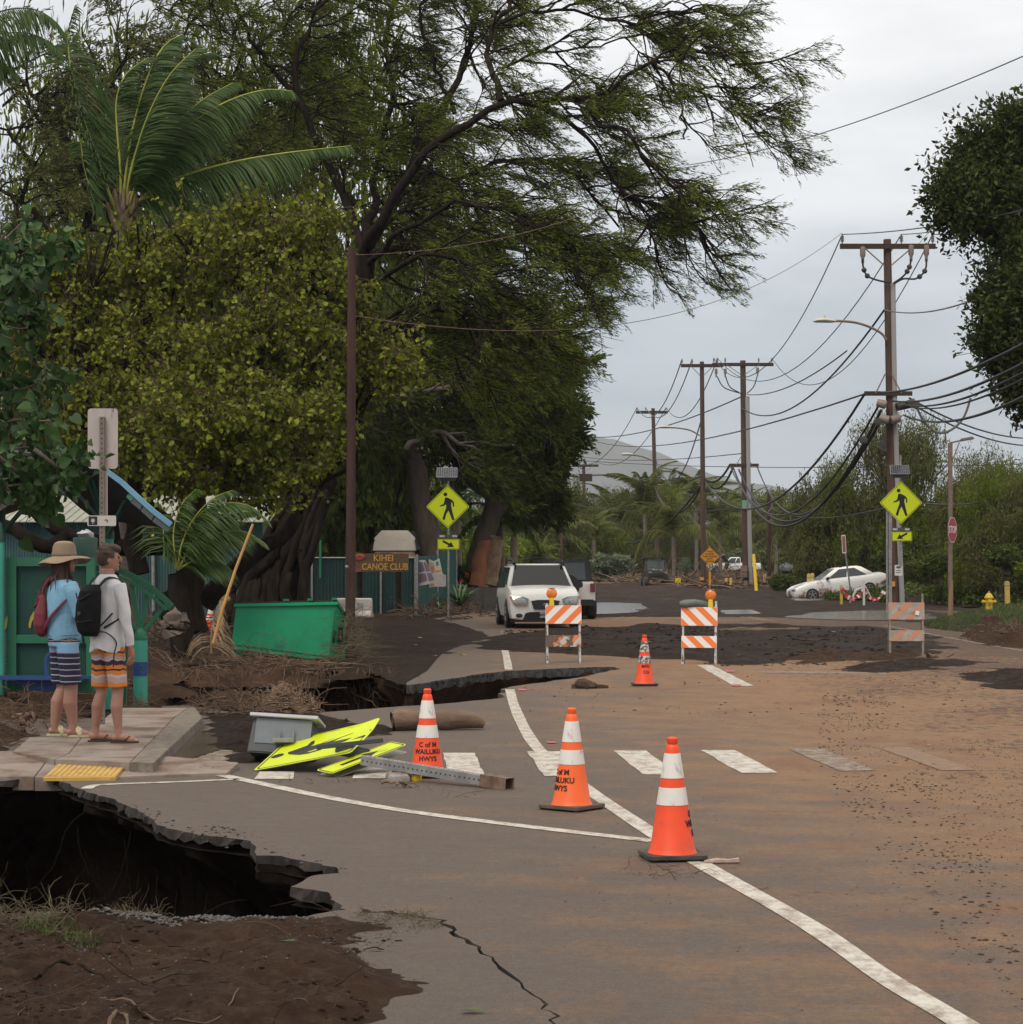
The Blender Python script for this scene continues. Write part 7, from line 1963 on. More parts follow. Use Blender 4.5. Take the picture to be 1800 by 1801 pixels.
# ---- shade awning behind the fence
Ya=84;m_shade=mat('shade_cloth',(.035,.04,.045),.8,(.06,.066,.07),2)
aw=thing('shade_awning','black shade cloth awning on a thin metal frame behind the fence','awning',(P(620,1000,Ya).x,Ya,0))
k=MB();a=[P(520,897,Ya+3),P(690,894,Ya+3),P(700,896,Ya+2.5),P(706,915,Ya),P(690,919,Ya),P(520,922,Ya)]
k.add(a,[(0,1,2,3,4,5)]);k.v=k.v;k.build('cloth',m_shade,aw,True)
k=MB();a=[P(515,925,Ya),P(600,924,Ya),P(600,980,Ya+.6),P(515,972,Ya+.6)];k.add(a,[(0,1,2,3)]);a=[P(600,924,Ya),P(686,922,Ya),P(700,960,Ya+.6),P(600,980,Ya+.6)];k.add(a,[(0,1,2,3)]);k.build('hanging_cloth',m_lid,aw,True)
k=MB();k.tube([P(520,920,Ya),P(600,921,Ya),P(688,917,Ya)],.03,6);k.tube([P(681,917,Ya),P(681,1000,Ya)],.04,6);k.tube([P(530,920,Ya),P(530,1000,Ya)],.04,6);k.build('frame',m_cond,aw,True)
# ---- green chain link fence with windscreen mesh
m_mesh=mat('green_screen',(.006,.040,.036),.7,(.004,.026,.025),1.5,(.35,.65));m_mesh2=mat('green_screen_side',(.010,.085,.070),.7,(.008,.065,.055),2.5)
Yf=70
fe=thing('screened_fence','fence screened with dark green mesh under the canoe club sign','fence',(P(600,1080,Yf).x,Yf,-.05))
x0,x1=P(428,0,Yf).x,P(731,0,Yf).x;zt=P(0,981,Yf).z
pan_w=(x1-x0)/5
for i in range(5):corr(x0+i*pan_w,x0+(i+1)*pan_w-.02,-.05,zt-(.0 if i != 1 else .06),Yf,.11,.03,'mesh_panel',m_mesh,fe)
k=MB();k.tube([Vector((x0,Yf-.03,zt)),Vector((x1,Yf-.03,zt))],.025,6);k.build('top_rail',m_galv,fe,True)
for i in range(6):
 k=MB();x=x0+i*pan_w;k.tube([Vector((x,Yf-.06,-.05)),Vector((x,Yf-.06,zt+.08))],.035,8);k.build('post',m_galv if i != 3 else m_dumpd,fe,True)
k=MB();x=P(564,0,Yf).x;k.tube([Vector((x,Yf-.1,1.2)),Vector((x,Yf-.1,P(0,950,Yf).z))],.04,8);k.build('tall_post',m_dumpd,fe,True)
fe2=thing('screened_fence','green mesh fence corner with two banners right of the canoe club sign','fence',(P(735,1080,Yf).x,Yf,-.05))
a0,a1=Vector((P(734,0,Yf).x,Yf)),Vector((P(803,0,Yf+6).x,Yf+6))
zt2=P(0,978,Yf).z;zt3=P(0,962,Yf+6).z
for i in range(4):
 k=MB();n=16;V=[]
 for j in range(n+1):
  t=(i+j/n*.99)/4;p=a0.lerp(a1,t);z=zt2+(zt3-zt2)*t-.10*math.sin(t*math.pi);off=.03 if j%2 else 0
  V+=[(p.x,p.y-off,-.05),(p.x,p.y-off,z)]
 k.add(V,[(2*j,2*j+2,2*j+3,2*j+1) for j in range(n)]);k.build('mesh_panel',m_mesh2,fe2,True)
for t in (0,.5,1.0):
 p=a0.lerp(a1,t);k=MB();k.tube([Vector((p.x,p.y-.06,-.05)),Vector((p.x,p.y-.06,zt2+(zt3-zt2)*t+.05))],.035,8);k.build('post',m_galv,fe2,True)
# banners
m_ban1=mat('photo_banner',(.42,.40,.40),.6);m_ban2=mat('white_banner',(.46,.44,.41),.6);m_pic=mat('banner_photo',(.20,.10,.10),.6,(.12,.13,.20),3,(.4,.6));m_pic2=mat('banner_photo_orange',(.40,.16,.06),.6,(.42,.36,.3),3)
def banner(label,pts,m,Yq_,blocks):
 t=thing('banner',label,'banner',P(pts[0][0],pts[0][1],Yq_))
 k=MB();k.add([P(a,b_,Yq_) for a,b_ in pts]+[P(a,b_,Yq_+.02) for a,b_ in pts],[tuple(range(len(pts))),tuple(range(2*len(pts)-1,len(pts)-1,-1))]);k.build('sheet',m,t,True)
 for bp_,bm_ in blocks:
  k=MB();k.add([P(a,b_,Yq_-.01) for a,b_ in bp_],[tuple(range(len(bp_)))]);k.build('picture',bm_,t,True,fix=False)
banner('torn banner with four dark pictures hanging on the mesh fence',[(735,985),(748,985),(766,1022),(752,1028),(735,1031)],m_ban1,70.2,[([(736,989),(743,988),(748,1004),(736,1007)],m_pic),([(745,988),(749,989),(757,1004),(750,1006)],m_pic),([(736,1010),(749,1008),(752,1021),(736,1026)],m_pic),([(751,1008),(758,1007),(764,1019),(755,1023)],m_pic)])
banner('crumpled white banner with an orange picture hanging beside the torn one',[(754,983),(763,987),(773,982),(783,1028),(755,1034)],m_ban2,71.6,[([(756,988),(763,990),(765,1004),(759,1010)],m_pic2),([(766,1003),(776,1002),(776,1005),(766,1006)],m_warn),([(758,1028),(780,1024),(780,1026),(758,1030)],m_warn),([(767,988),(771,987),(772,994),(768,995)],m_dumpd)])
pp_=P(788,1022,72);k=MB();k.prism(rrect(.36,.38,.05),.01);o=k.build('plate',m_sback);o.location=(pp_.x-.05,65.7,P(0,1021,65.7).z);tag(o,'small blank grey plate low on the left crossing sign post','sign')
# ---- canoe club sign, carved board on two posts
Yk=68.5;s=Yk/F
m_wood=mat('carved_board',(.115,.065,.030),.8,(.075,.040,.020),4,(.35,.65),stretch=(.3,1,3));m_gold=mat('gold_lettering',(.46,.25,.045),.6)
c=P(672,989,Yk)
t=thing('canoe_club_sign','carved wooden sign reading kihei canoe club in yellow letters','sign',(c.x,Yk,0))
cz=c.z
k=MB();bw,bh=94*s,33*s;rr=random.Random(4);top=[(bw/2-bw*i/16,bh/2+rr.uniform(-.03,.02)) for i in range(17)];bot=[(-bw/2+bw*i/16,-bh/2+rr.uniform(-.02,.02)) for i in range(17)]
k.prism(top+bot,.07,(0,0,cz));sg=k.build('board',m_wood,t)
text_obj('lettering','KIHEI',.30,m_gold,sg,(.05,-.04,cz+.13),bold=.004,sx=.92,extrude=.008)
text_obj('lettering','CANOE CLUB',.30,m_gold,sg,(.10,-.04,cz-.15),bold=.004,sx=.80,extrude=.008)
k=MB();k.prism([(-bw/2-.02+x,z) for x,z in ((0,.12),(.1,.28),(.25,.30),(.36,.18),(.3,.12),(.15,.05))],.03,(0,-.05,cz));k.prism([(-bw/2+x,z) for x,z in ((0,-.25),(.12,-.2),(.22,-.22),(.2,-.3),(0,-.32))],.03,(0,-.05,cz));k.build('red_motif',mat('red_motif',(.25,.03,.035),.6),sg)
k=MB();k.tube([(-bw/2+.03,-.07,cz+.2),(-bw/2+.15,-.07,cz+.25),(-bw/2+.28,-.07,cz+.2)],.012,6);k.build('yellow_curve',m_gold,sg)
for px in (633,701):
 x=P(px,0,Yk).x-c.x;k=MB();k.tube([(x,.06,-.05),(x,.06,cz)],.085,10);k.build('post',m_bark,t)
# portable toilet, shed and plank wall behind
Yt=73;s=Yt/F;c=P(693,1000,Yt)
m_pt=mat('portable_roof',(.50,.45,.38),.5,(.42,.36,.30),2);m_ptb=mat('portable_wall',(.38,.24,.16),.6)
t=thing('portable_toilet','portable toilet with rounded cream roof behind the canoe club sign','portable toilet',(c.x,Yt,0))
w=74*s
k=MB();k.box((0,.6,1.0),(w*.93,1.15,2.2));k.build('wall',m_ptb,t,bevel=.04)
k=MB();k.box((0,.6,P(0,960,Yt).z),(w,1.25,.34),taper=(.93,.9));k.tube([(-w*.47,.6,P(0,953,Yt).z),(-w*.3,.6,P(0,950,Yt).z),(w*.3,.6,P(0,950,Yt).z),(w*.47,.6,P(0,953,Yt).z)],[.05,.12,.12,.05],10,flat=3);k.build('roof',m_pt,t,bevel=.05)
Yh=78;s=Yh/F
t=thing('small_shed','small shed with grey metal gable roof behind the portable toilet','shed',(P(706,1000,Yh).x,Yh,0))
m_groof=mat('grey_metal_roof',(.085,.085,.095),.6,(.12,.12,.13),3);m_plank=mat('reddish_plank',(.12,.055,.035),.85,(.075,.035,.025),5,stretch=(3,3,.3));m_pinkw=mat('pale_gable',(.36,.26,.20),.7)
for i in range(7):
 xa,xb=671+(741-671)*i/7,671+(741-671)*(i+1)/7-.8
 k=MB();a=[P(xa,965,Yh-.2),P(xb,965,Yh-.2),P(xb+2,934,Yh+1.3),P(xa+2,934,Yh+1.3)];k.add(a+[v-Vector((0,0,.03)) for v in a],[(0,1,2,3),(7,6,5,4),(0,4,5,1),(1,5,6,2),(2,6,7,3),(3,7,4,0)]);k.build('roof_panel',m_groof,t,True)
k=MB();a=[P(729,965,Yh-.19),P(750,966,Yh+.6),P(740,936,Yh+1.2)];k.add(a,[(0,1,2)]);k.build('gable',m_pinkw,t,True)
k=MB();k.box(P(708,1010,Yh+.9),(1.3,1.2,1.9));k.build('wall',m_plank,t,True)
Yw=80;s=Yw/F
t=thing('plank_fence','reddish brown plank fence partly behind the mesh fence','fence',(P(700,1000,Yw).x,Yw,0))
for i in range(34):
 xa=560+i*6.6;top=962 if xa<650 else (956 if xa<742 else 953+(xa-742)*.25)
 c=P(xa,0,Yw);z=P(0,top,Yw).z;k=MB();k.box((c.x,Yw+(.01 if i%2 else 0),z/2),(6.1*s,.03,z));k.build('plank',m_plank,t,True)
k=MB();k.bar(P(742,949,Yw-.3),P(786,963,Yw-.3),.12,.10);k.build('pale_beam',mat('sawn_timber',(.34,.25,.15),.8),t,True)
k=MB();k.bar(P(725,966,Yw-.4),P(760,965,Yw-.4),.06,.12);k.build('rail',m_plank,t,True)
for px,tp_,bt in ((689,866,900),(700,880,903)):
 k=MB();k.box(P(px+(0),(tp_+bt+120)/2,98),(.26 if px==689 else .34,.2,(bt+120-tp_)*98/F));o=k.build('timber_post',mat('pale_timber_post',(.28,.23,.15),.8));tag(o,'taller pale timber post rising behind the awning' if px==689 else 'shorter pale timber post rising behind the awning','post')
# ---- dry stone wall, every stone a piece
m_st=[mat('lava_stone_a',(.060,.050,.045),.9,(.10,.085,.075),6),mat('lava_stone_b',(.085,.062,.050),.9,(.05,.04,.035),6),mat('lava_stone_c',(.045,.042,.042),.9,(.075,.07,.066),7)]
sw=thing('stone_wall','low dry wall of dark lava stones left of the white car','wall',(P(862,1076,74).x,74,0))
rr=random.Random(12)
stm=[]
for j in range(5):
 k=MB();k.ball((0,0,0),.5,5,(1,.7,.8));k.jitter(.05,j);me=k.mesh('stone',None);stm.append(me)
stm2={(j,q):(lambda m_:(m_.materials.append(m_st[q]),m_)[1])(stm[j].copy()) for j in range(5) for q in range(3)}
for row in range(6):
 px=803+rr.uniform(0,8)
 while px<896:
  w=rr.uniform(9,17);Yq_=74+(px-800)*.06
  if row==5 and rr.random()<.4:px+=w;continue
  o=link('stone',stm2[(rr.randrange(5),rr.randrange(3))],sw);c=P(px+w/2,1074-row*8.2+rr.uniform(-1.5,1.5),Yq_)
  o.location=(c.x-sw.location.x,c.y-sw.location.y+rr.uniform(-.05,.05),c.z);o.scale=(w*Yq_/F*1.08,.35,rr.uniform(9,12)*Yq_/F);o.rotation_euler=(rr.uniform(-.3,.3),rr.uniform(-.35,.35),rr.uniform(-.3,.3));px+=w*.93
k=MB();k.box((0,.2,.4),(1.9,.25,.85));k.build('wall_core',m_st[2],sw)
# peeled orange trunk pieces and clump of blade leaves
m_peel=mat('peeled_orange_bark',(.30,.115,.05),.85,(.20,.085,.045),5,stretch=(2,2,.25))
for i,(a,b_,r0,r1,lab) in enumerate((((842,1030),(853,952),.36,.28,'left orange peeled trunk beside the stone wall'),((862,1030),(875,945),.30,.26,'right peeled trunk with a ragged top beside the stone wall'))):
 g=np.random.default_rng(i);tg=Geo();limb_geo(tg,pl([a,((a[0]+b_[0])/2,(a[1]+b_[1])/2),b_],79),r0,r1,12,10,.03,g);V,Q,T=tg.V[0],tg.Q[0],tg.T[0]
 o=tg.build('peeled_trunk',m_peel if i==0 else m_dry,None,smooth=True,tint=False,world=False);tag(o,lab,'tree trunk')
def blades(name,label,px,py,Y,n,L,seed,m,w=.05,cat='plant'):
 g=random.Random(seed);c=P(px,py,Y);root=thing(name,label,cat,c)
 for i in range(n):
  a=g.uniform(0,6.28);el=g.uniform(.25,1.35);l=L*g.uniform(.6,1.1);k=MB();d=Vector((math.cos(a)*math.cos(el),math.sin(a)*math.cos(el)*.7,math.sin(el)));sd_=Vector((-math.sin(a),math.cos(a),0))*w
  p=Vector((0,0,0));vs=[]
  for j,ww in enumerate((1,1.1,.8,.05)):
   vs+=[p+sd_*ww,p-sd_*ww];p=p+d*l/3;d=(d+Vector((.1,0,-.32))).normalized()
  k.add(vs,[(2*j,2*j+1,2*j+3,2*j+2) for j in range(3)]);k.build('blade',m,root,fix=False)
m_blade=mat('blade_leaf',(.045,.115,.035),.5,(.09,.16,.05),3)
blades('spider_lily','clump of long green strap leaves at the foot of the fence corner',812,1068,71,44,1.0,3,m_blade)
blades('spider_lily','small clump of strap leaves just left of the larger clump',772,1072,69,16,.5,4,m_blade)
# ================================================================ BUS SHELTER
m_teal=mat('teal_post_paint',(.045,.30,.22),.55,(.03,.24,.18),3,(.3,.7),dirt=(.04,.14,.11),dsc=5,dp=(.6,.75));m_sg=mat('shelter_green',(.012,.125,.062),.5,(.010,.10,.05),3);m_sgd=mat('shelter_green_dark',(.008,.05,.032),.6)
m_blue=mat('roof_edge_blue',(.14,.30,.42),.5,(.11,.25,.36),3);m_bluep=mat('bench_blue',(.015,.05,.19),.5,(.01,.04,.14),3);m_under=mat('roof_underside',(.016,.016,.016),.8);m_fas=mat('translucent_fascia',(.075,.085,.085),.35);m_fas2=mat('fascia_green',(.04,.17,.10),.4)
Yv=24.0;s=Yv/F
sh=thing('bus_shelter','green bus shelter with curved blue edged roof and perforated panels at left','bus shelter',(P(120,1220,Yv).x,Yv,0))
def B3(px,py,dy=0):return P(px,py,Yv+dy)
# roof: two shells meeting at the crest
edge=[(58,797),(95,792),(125,800),(155,812),(186,829),(215,850),(243,876),(272,902),(302,925)]
q=[B3(a,b_) for a,b_ in edge]
k=MB();vs=[]
for p in q:vs+=[p,p+Vector((-1.3,2.2,.15)),p+Vector((-1.3,2.2,.12)),p-Vector((0,0,.03))]
k.add(vs,[(4*i+a,4*i+b_,4*(i+1)+b_,4*(i+1)+a) for i in range(len(q)-1) for a,b_ in ((0,1),(1,2),(2,3),(3,0))]+[(3,2,1,0),(4*len(q)-4,4*len(q)-3,4*len(q)-2,4*len(q)-1)]);k.build('roof',m_under,sh,True)
k=MB()
for i in range(len(q)-1):k.bar(q[i]+Vector((0,-.03,.012)),q[i+1]+Vector((0,-.03,.012)),.06,.055)
k.build('roof_edge',m_blue,sh,True)
fas=[(222,868),(236,886),(260,912),(300,932),(293,936),(256,914)]
for (a,b_,c_,e_,mm) in (((228,866),(236,873),(232,884),(222,874),m_fas2),((238,875),(251,886),(247,897),(229,883),m_fas),((253,888),(272,905),(266,915),(248,899),m_fas),((274,907),(302,928),(294,935),(268,917),m_fas)):
 k=MB();pts=[B3(*v,-.04) for v in (a,b_,c_,e_)];k.add(pts+[v+Vector((0,.03,0)) for v in pts],[(0,1,2,3),(7,6,5,4),(0,4,5,1),(1,5,6,2),(2,6,7,3),(3,7,4,0)]);k.build('fascia_panel',mm,sh,True)
k=MB();pts=[B3(-80,830,.3),B3(75,850,.3),B3(-10,905,.3),B3(-80,930,.3)];k.add(pts+[v+Vector((0,1.4,.1)) for v in pts],[(0,1,2,3),(7,6,5,4),(0,4,5,1),(1,5,6,2),(2,6,7,3),(3,7,4,0)]);k.build('rear_roof',mat('roof_sheet_brown',(.055,.042,.035),.7),sh,True)
# posts
for px,top,w,y0 in ((0,950,16,0),(190,945,20,1.2)):
 k=MB();c=B3(px,1180,y0);r=w*s/2*(1+y0/Yv);k.lathe([(r,0),(r,P(0,top,Yv+y0).z)],(c.x,c.y,0),n=20);k.build('post',m_teal,sh,True)
 k=MB();zt_=P(0,top,Yv+y0).z;k.lathe([(r*1.15,zt_-.02),(r*1.15,zt_+.05),(r*.8,zt_+.12),(r*.5,zt_+.2)],(c.x,c.y,0),n=16);k.build('post_cap',m_sgd,sh,True)
# struts holding the roof
for a,b_ in (((190,940),(152,835)),((190,940),(226,872)),((190,930),(110,838)),((2,940),(75,855)),((2,940),(12,840)),((190,935),(165,845))):
 k=MB();k.bar(B3(*a,.6),B3(*b_,.4),.05,.035);k.build('strut',m_sgd,sh,True)
# panels: green frames with perforated sheet
def frame_panel(x0,x1,y0,y1,bars,dy=.15):
 k=MB();a,b_,c_,e_=B3(x0,y0,dy),B3(x1,y0,dy),B3(x1,y1,dy),B3(x0,y1,dy);w=.095
 k.bar(a,b_,.05,w);k.bar(e_,c_,.05,w);o_=Vector((0,-.006,0));k.bar(a+o_+Vector((0,0,.05)),e_+o_-Vector((0,0,.05)),w,.05,(0,1,0));k.bar(b_+o_+Vector((0,0,.05)),c_+o_-Vector((0,0,.05)),w,.05,(0,1,0))
 for yb in bars:k.bar(B3(x0,yb,dy),B3(x1,yb,dy),.05,w)
 k.build('panel_frame',m_sg,sh,True)
frame_panel(22,160,988,1208,[1124])
# perforated sheets: alternating fine strips
m_perf=mat('perforated_sheet',(.018,.085,.06),.6,(.012,.06,.045),3);m_art=mat('painted_art',(.015,.07,.07),.6,(.02,.10,.06),1.6,(.4,.6),dirt=(.02,.05,.10),dsc=2.5,dp=(.5,.6));m_leafart=mat('painted_leaf_yellow',(.30,.24,.03),.6)
for (xa,xb,ya,yb) in ((10,22,980,1215),(28,62,996,1118),(62,154,996,1118),(28,154,1130,1202)):
 k=MB();a=B3(xa,ya,.2);b_=B3(xb,yb,.2);k.box(((a.x+b_.x)/2,a.y+.02,(a.z+b_.z)/2),(b_.x-a.x,.006,a.z-b_.z));k.build('backing_sheet',m_art,sh,True)
 k=MB();n=int((b_.x-a.x)/.022)
 for i in range(n):x=a.x+(b_.x-a.x)*(i+.5)/n;k.box((x,a.y-.01,(a.z+b_.z)/2),(.008,.006,a.z-b_.z))
 n=int((a.z-b_.z)/.022)
 for i in range(n):z=b_.z+(a.z-b_.z)*(i+.5)/n;k.box(((a.x+b_.x)/2,a.y-.014,z),(b_.x-a.x,.006,.008))
 o=k.build('perforated_sheet',m_perf,sh,True,fix=False)
for px,py,f in ((12,1090,1),(55,1088,1),(125,1090,-1)):
 k=MB();pts=[(px-5,py+10),(px-2,py-2),(px+5,py-14),(px+6,py-2),(px+1,py+6),(px-1,py+16),(px-4,py+17)];k.add([B3(a,b_,.165) for a,b_ in pts],[tuple(range(7))]);k.build('leaf_art',m_leafart,sh,True,fix=False)
k=MB();k.box(B3(75,1192,-.1),(.95,.42,.03));k.add([B3(15,1196,-.1),B3(135,1196,-.1),B3(90,1216,-.1),B3(78,1218,-.1),B3(60,1216,-.1)],[(0,1,2,3,4)]);k.build('bench_seat',m_bluep,sh,True)
k=MB();k.bar(B3(-60,1191,-.2),B3(165,1191,-.2),.05,.035);k.build('bench_rail',m_bluep,sh,True);k=MB();k.tube(resample([B3(83,1192,-.2),B3(81,1170,-.2),B3(84,1152,-.2),B3(88,1150,-.2)],8),.022,6);k.build('armrest',m_bluep,sh,True)
# fan of spokes and double rim on a short teal post
fn=thing('arch_railing','short teal post carrying green spokes and a curved double rail','railing',(P(247,1240,25.3).x,25.3,0))
Yz=25.3
def C3(a,b_,dy=0):return P(a,b_,Yz+dy)
c=C3(247,1240);r=25*Yz/F/2
k=MB();k.lathe([(r,-.05),(r,P(0,1125,Yz).z)],(c.x,c.y,0),n=24);k.build('post',m_teal,fn,True)
k=MB();k.lathe([(r+.006,P(0,1188,Yz).z),(r+.006,P(0,1164,Yz).z)],(c.x,c.y,0),n=24);bb_=k.build('blue_band',m_bluep,fn,True)
k=MB();k.tube(resample([C3(244,1172,-r-.01),C3(252,1170,-r-.01),C3(253,1176,-r-.01),C3(247,1178,-r-.01),C3(252,1184,-r-.01)],12),.003,5);k.build('scribble',mat('teal_marker',(.02,.15,.20),.6),fn,True)
zc_=P(0,1122,Yz).z
k=MB();k.lathe([(r*1.1,zc_-.02),(r*1.1,zc_+.012),(r*.85,zc_+.02),(r*.8,zc_+.07),(r*.55,zc_+.11),(r*.2,zc_+.125)],(c.x,c.y,0),n=20);k.build('cap',m_sg,fn,True)
def arc(pts,w,nm,dy):
 q=resample([C3(a,b_,dy) for a,b_ in pts],22);k=MB()
 for i in range(21):k.bar(q[i],q[i+1],.02,w)
 k.build(nm,m_sg,fn,True)
outer_=[(150,1003),(180,1000),(207,1004),(232,1014),(256,1028),(280,1047),(302,1068)];inner_=[(150,1013),(180,1010),(205,1014),(228,1023),(250,1037),(272,1053),(293,1073)]
arc(outer_,.055,'outer_rail',0);arc(inner_,.04,'inner_rail',-.06);arc([(a+3,b_-4) for a,b_ in outer_],.02,'outer_rail',.14)
for a,b_ in (((247,1112),(232,1026)),((249,1110),(258,1040)),((251,1112),(288,1068)),((243,1112),(212,1075)),((238,1112),(160,1080)),((238,1028),(240,1018)),((288,1066),(299,1070)),((266,1044),(274,1040))):
 k=MB();k.bar(C3(*a),C3(*b_),.035,.05);k.build('spoke',m_sg,fn,True)
k=MB();k.bar(C3(219,1145,.3),C3(217,1242,.3),.075,.06,(0,1,0));k.build('green_leg',m_sg,fn,True)
# litter bin with a white bag
bn=thing('litter_bin','dark green litter bin behind the two people','litter bin',(P(150,1060,27).x,27,0));c=P(150,1060,27)
k=MB();zt_=P(0,948,27).z;k.lathe([(.13,0),(.15,zt_-.4),(.155,zt_),(.14,zt_+.02)],(0,0,0),n=18);k.build('drum',m_sgd,bn)
k=MB();k.ball(P(151,940,26.95),.10,6,(1.1,.8,.6));k.jitter(.018,2);o=k.build('plastic_bag',mat('white_plastic_bag',(.42,.42,.45),.4));tag(o,'crumpled white plastic bag lying on the dark green litter bin','plastic bag')
# ---- logs, driftwood, roots
m_log=mat('washed_log',(.20,.135,.085),.85,(.10,.062,.040),5,(.35,.65),dirt=(.06,.035,.025),dsc=4,dp=(.55,.7),bump=.02,bsc=14,stretch=(.4,1,1))
g=np.random.default_rng(5)
q=resample([P(692,1272,22.0),P(730,1271,22.05),P(790,1269,22.1),P(842,1268,22.15),P(852,1269,22.15)],16)
tg=Geo();rad=np.array([.10,.112,.108,.104,.10,.102,.10,.098,.097,.095,.094,.092,.088,.082,.07,.035]) ;q[:,2]=rad*.95+.01;V,Q=tubes_np(q[None],rad[None],18);V=V+fbm(V[:,0]*9,V[:,2]*9,3)[:,None]*.02;tg.add(V,Q)
lg=thing('log','short thick washed up log lying behind the lettered cone','log',G(770,1285));tg.build('bark',m_log,lg,smooth=True,tint=False)
k=MB();c=Vector(q[0]);k.lathe([(.105,0),(.098,.004),(.07,.03),(.04,.06),(.005,.07)],(0,0,0),n=16,axis='x');k.v=[(v[0]+c.x-.004,v[1]+c.y,v[2]+c.z) for v in k.v];k.jitter(.008,2);k.build('cut_end',mat('log_end',(.13,.09,.06),.9,(.05,.03,.02),9),lg,True)
m_drift=mat('driftwood',(.22,.135,.085),.85,(.12,.07,.045),6,(.35,.65),bump=.02,bsc=16,stretch=(1,1,.5));m_root=mat('root_brown',(.070,.040,.025),.9,(.125,.078,.048),5);m_rootl=mat('pale_root',(.19,.125,.078),.85,(.11,.07,.045),6)
def gnarl(name,label,cat,segs,m,seed,Y0):
 g=np.random.default_rng(seed);tg=Geo()
 for pts,r0,r1 in segs:limb_geo(tg,pl(pts,Y0),r0,r1,9,12,.012,g,pw=1.0)
 V=np.concatenate(tg.V);V=V+np.stack([fbm(V[:,0]*12,V[:,2]*12,seed),fbm(V[:,1]*12,V[:,2]*12,seed+2),fbm(V[:,0]*12,V[:,1]*12+V[:,2]*7,seed+4)],-1)*.05
 me=np_mesh(name,V,np.concatenate(tg.Q),smooth=True);me.materials.append(m);o=link(name,me);tag(o,label,cat);return o
gnarl('driftwood_stump','gnarled pale root stump washed against the road edge','driftwood',[([(455,1262),(470,1240),(490,1215),(505,1205)],.11,.05),([(470,1250),(500,1240),(525,1250),(540,1258)],.10,.04),([(490,1215),(510,1225),(520,1245),(505,1258)],.09,.06),([(480,1225),(465,1240),(450,1258)],.07,.03),([(505,1210),(520,1220),(532,1238)],.035,.02),([(480,1255),(510,1262),(530,1256)],.10,.05),([(495,1230),(480,1250),(500,1262)],.10,.06)],m_drift,4,25.5)
gnarl('driftwood_branch','thick broken root branch lying right of the gnarled stump','driftwood',[([(522,1262),(535,1254),(548,1245),(560,1234)],.06,.075),([(520,1264),(530,1260),(545,1258)],.05,.03)],m_drift,6,25.3)
gnarl('driftwood_branch','twisted root knot left of the gnarled stump','driftwood',[([(405,1238),(425,1222),(445,1228),(462,1242)],.05,.04),([(400,1225),(415,1222),(432,1236),(450,1245)],.035,.03),([(380,1250),(410,1246),(440,1238)],.025,.02)],m_root,8,25.8)
gnarl('driftwood_branch','small forked pale branch in the debris behind the hat wearer','driftwood',[([(40,1268),(55,1258),(62,1266)],.03,.02),([(38,1300),(42,1278),(40,1264)],.02,.03),([(20,1262),(40,1260),(58,1270)],.02,.015)],m_drift,9,21.5)
gnarl('tree_stump','rotten pale stump standing left of the young palm','stump',[([(305,1112),(308,1095),(300,1078)],.2,.13),([(312,1110),(322,1090),(318,1080)],.14,.08),([(296,1110),(290,1095)],.12,.06)],m_bark_l,10,34)
gnarl('log','long dark log lying in the mud beyond the middle barricade','log',[([(1262,1113),(1300,1110),(1350,1109),(1395,1108),(1424,1110)],.085,.06)],m_log,11,52.5)
o=gnarl('wood_chunk','broken stick lying by the dirty barricade','stick',[([(1632,1152),(1650,1156),(1665,1158)],.05,.03),([(1662,1158),(1672,1154),(1679,1149)],.012,.008)],m_log,12,38.6)
for i,(a,b_,r,lab) in enumerate((((672,1378),(735,1388),.014,'pale forked root lying under the fallen post'),((296,1362),(372,1360),.022,'pale splintered stick by the tactile paving'),((600,1275),(612,1270),.03,'small pale wood chip on the mud beyond the fallen sign'))):
 Yq_=G((a[0]+b_[0])/2,max(a[1],b_[1])-3).y
 gnarl('stick',lab,'stick',[([a,((a[0]+b_[0])/2,(a[1]+b_[1])/2-2),b_],r,r*.5),([((a[0]+b_[0])/2,(a[1]+b_[1])/2-1),(b_[0]+4,b_[1]-6)],r*.6,r*.3)],m_rootl,20+i,Yq_)
# ================================================================ PEOPLE
def fuse(mb,voxel,it=4,disp=None):
 me=mb.mesh('tmp');bm=bmesh.new();bm.from_mesh(me);bmesh.ops.recalc_face_normals(bm,faces=bm.faces);bm.to_mesh(me);bm.free()
 o=bpy.data.objects.new('tmp',me);COL.objects.link(o)
 r=o.modifiers.new('r','REMESH');r.mode='VOXEL';r.voxel_size=voxel;r.use_smooth_shade=True
 s=o.modifiers.new('s','SMOOTH');s.iterations=it;s.factor=.5
 bpy.context.view_layer.update();dg=bpy.context.evaluated_depsgraph_get()
 m2=bpy.data.meshes.new_from_object(o.evaluated_get(dg));bpy.data.objects.remove(o)
 if disp:
  for v in m2.vertices:v.co+=disp(v.co)
 m2.polygons.foreach_set('use_smooth',[True]*len(m2.polygons))
 return m2
def rings(mb,R_,n=20):
 """list of (x,y,z,rx,ry) ellipses in horizontal planes"""
 return loft(mb,[[(x+rx*math.cos(2*math.pi*k/n),y+ry*math.sin(2*math.pi*k/n),z) for k in range(n)] for x,y,z,rx,ry in R_])
def put(name,me,m,par):
 me.materials.clear();me.materials.append(m);return link(name,me,par)
m_skin=mat('skin',(.36,.185,.13),.55,(.30,.15,.105),9,(.3,.7));m_hair=mat('brown_hair',(.045,.024,.015),.7,(.075,.042,.026),30,stretch=(1,1,.25));m_hair2=mat('dark_long_hair',(.035,.018,.013),.75,(.07,.035,.025),26,stretch=(1,1,.2))
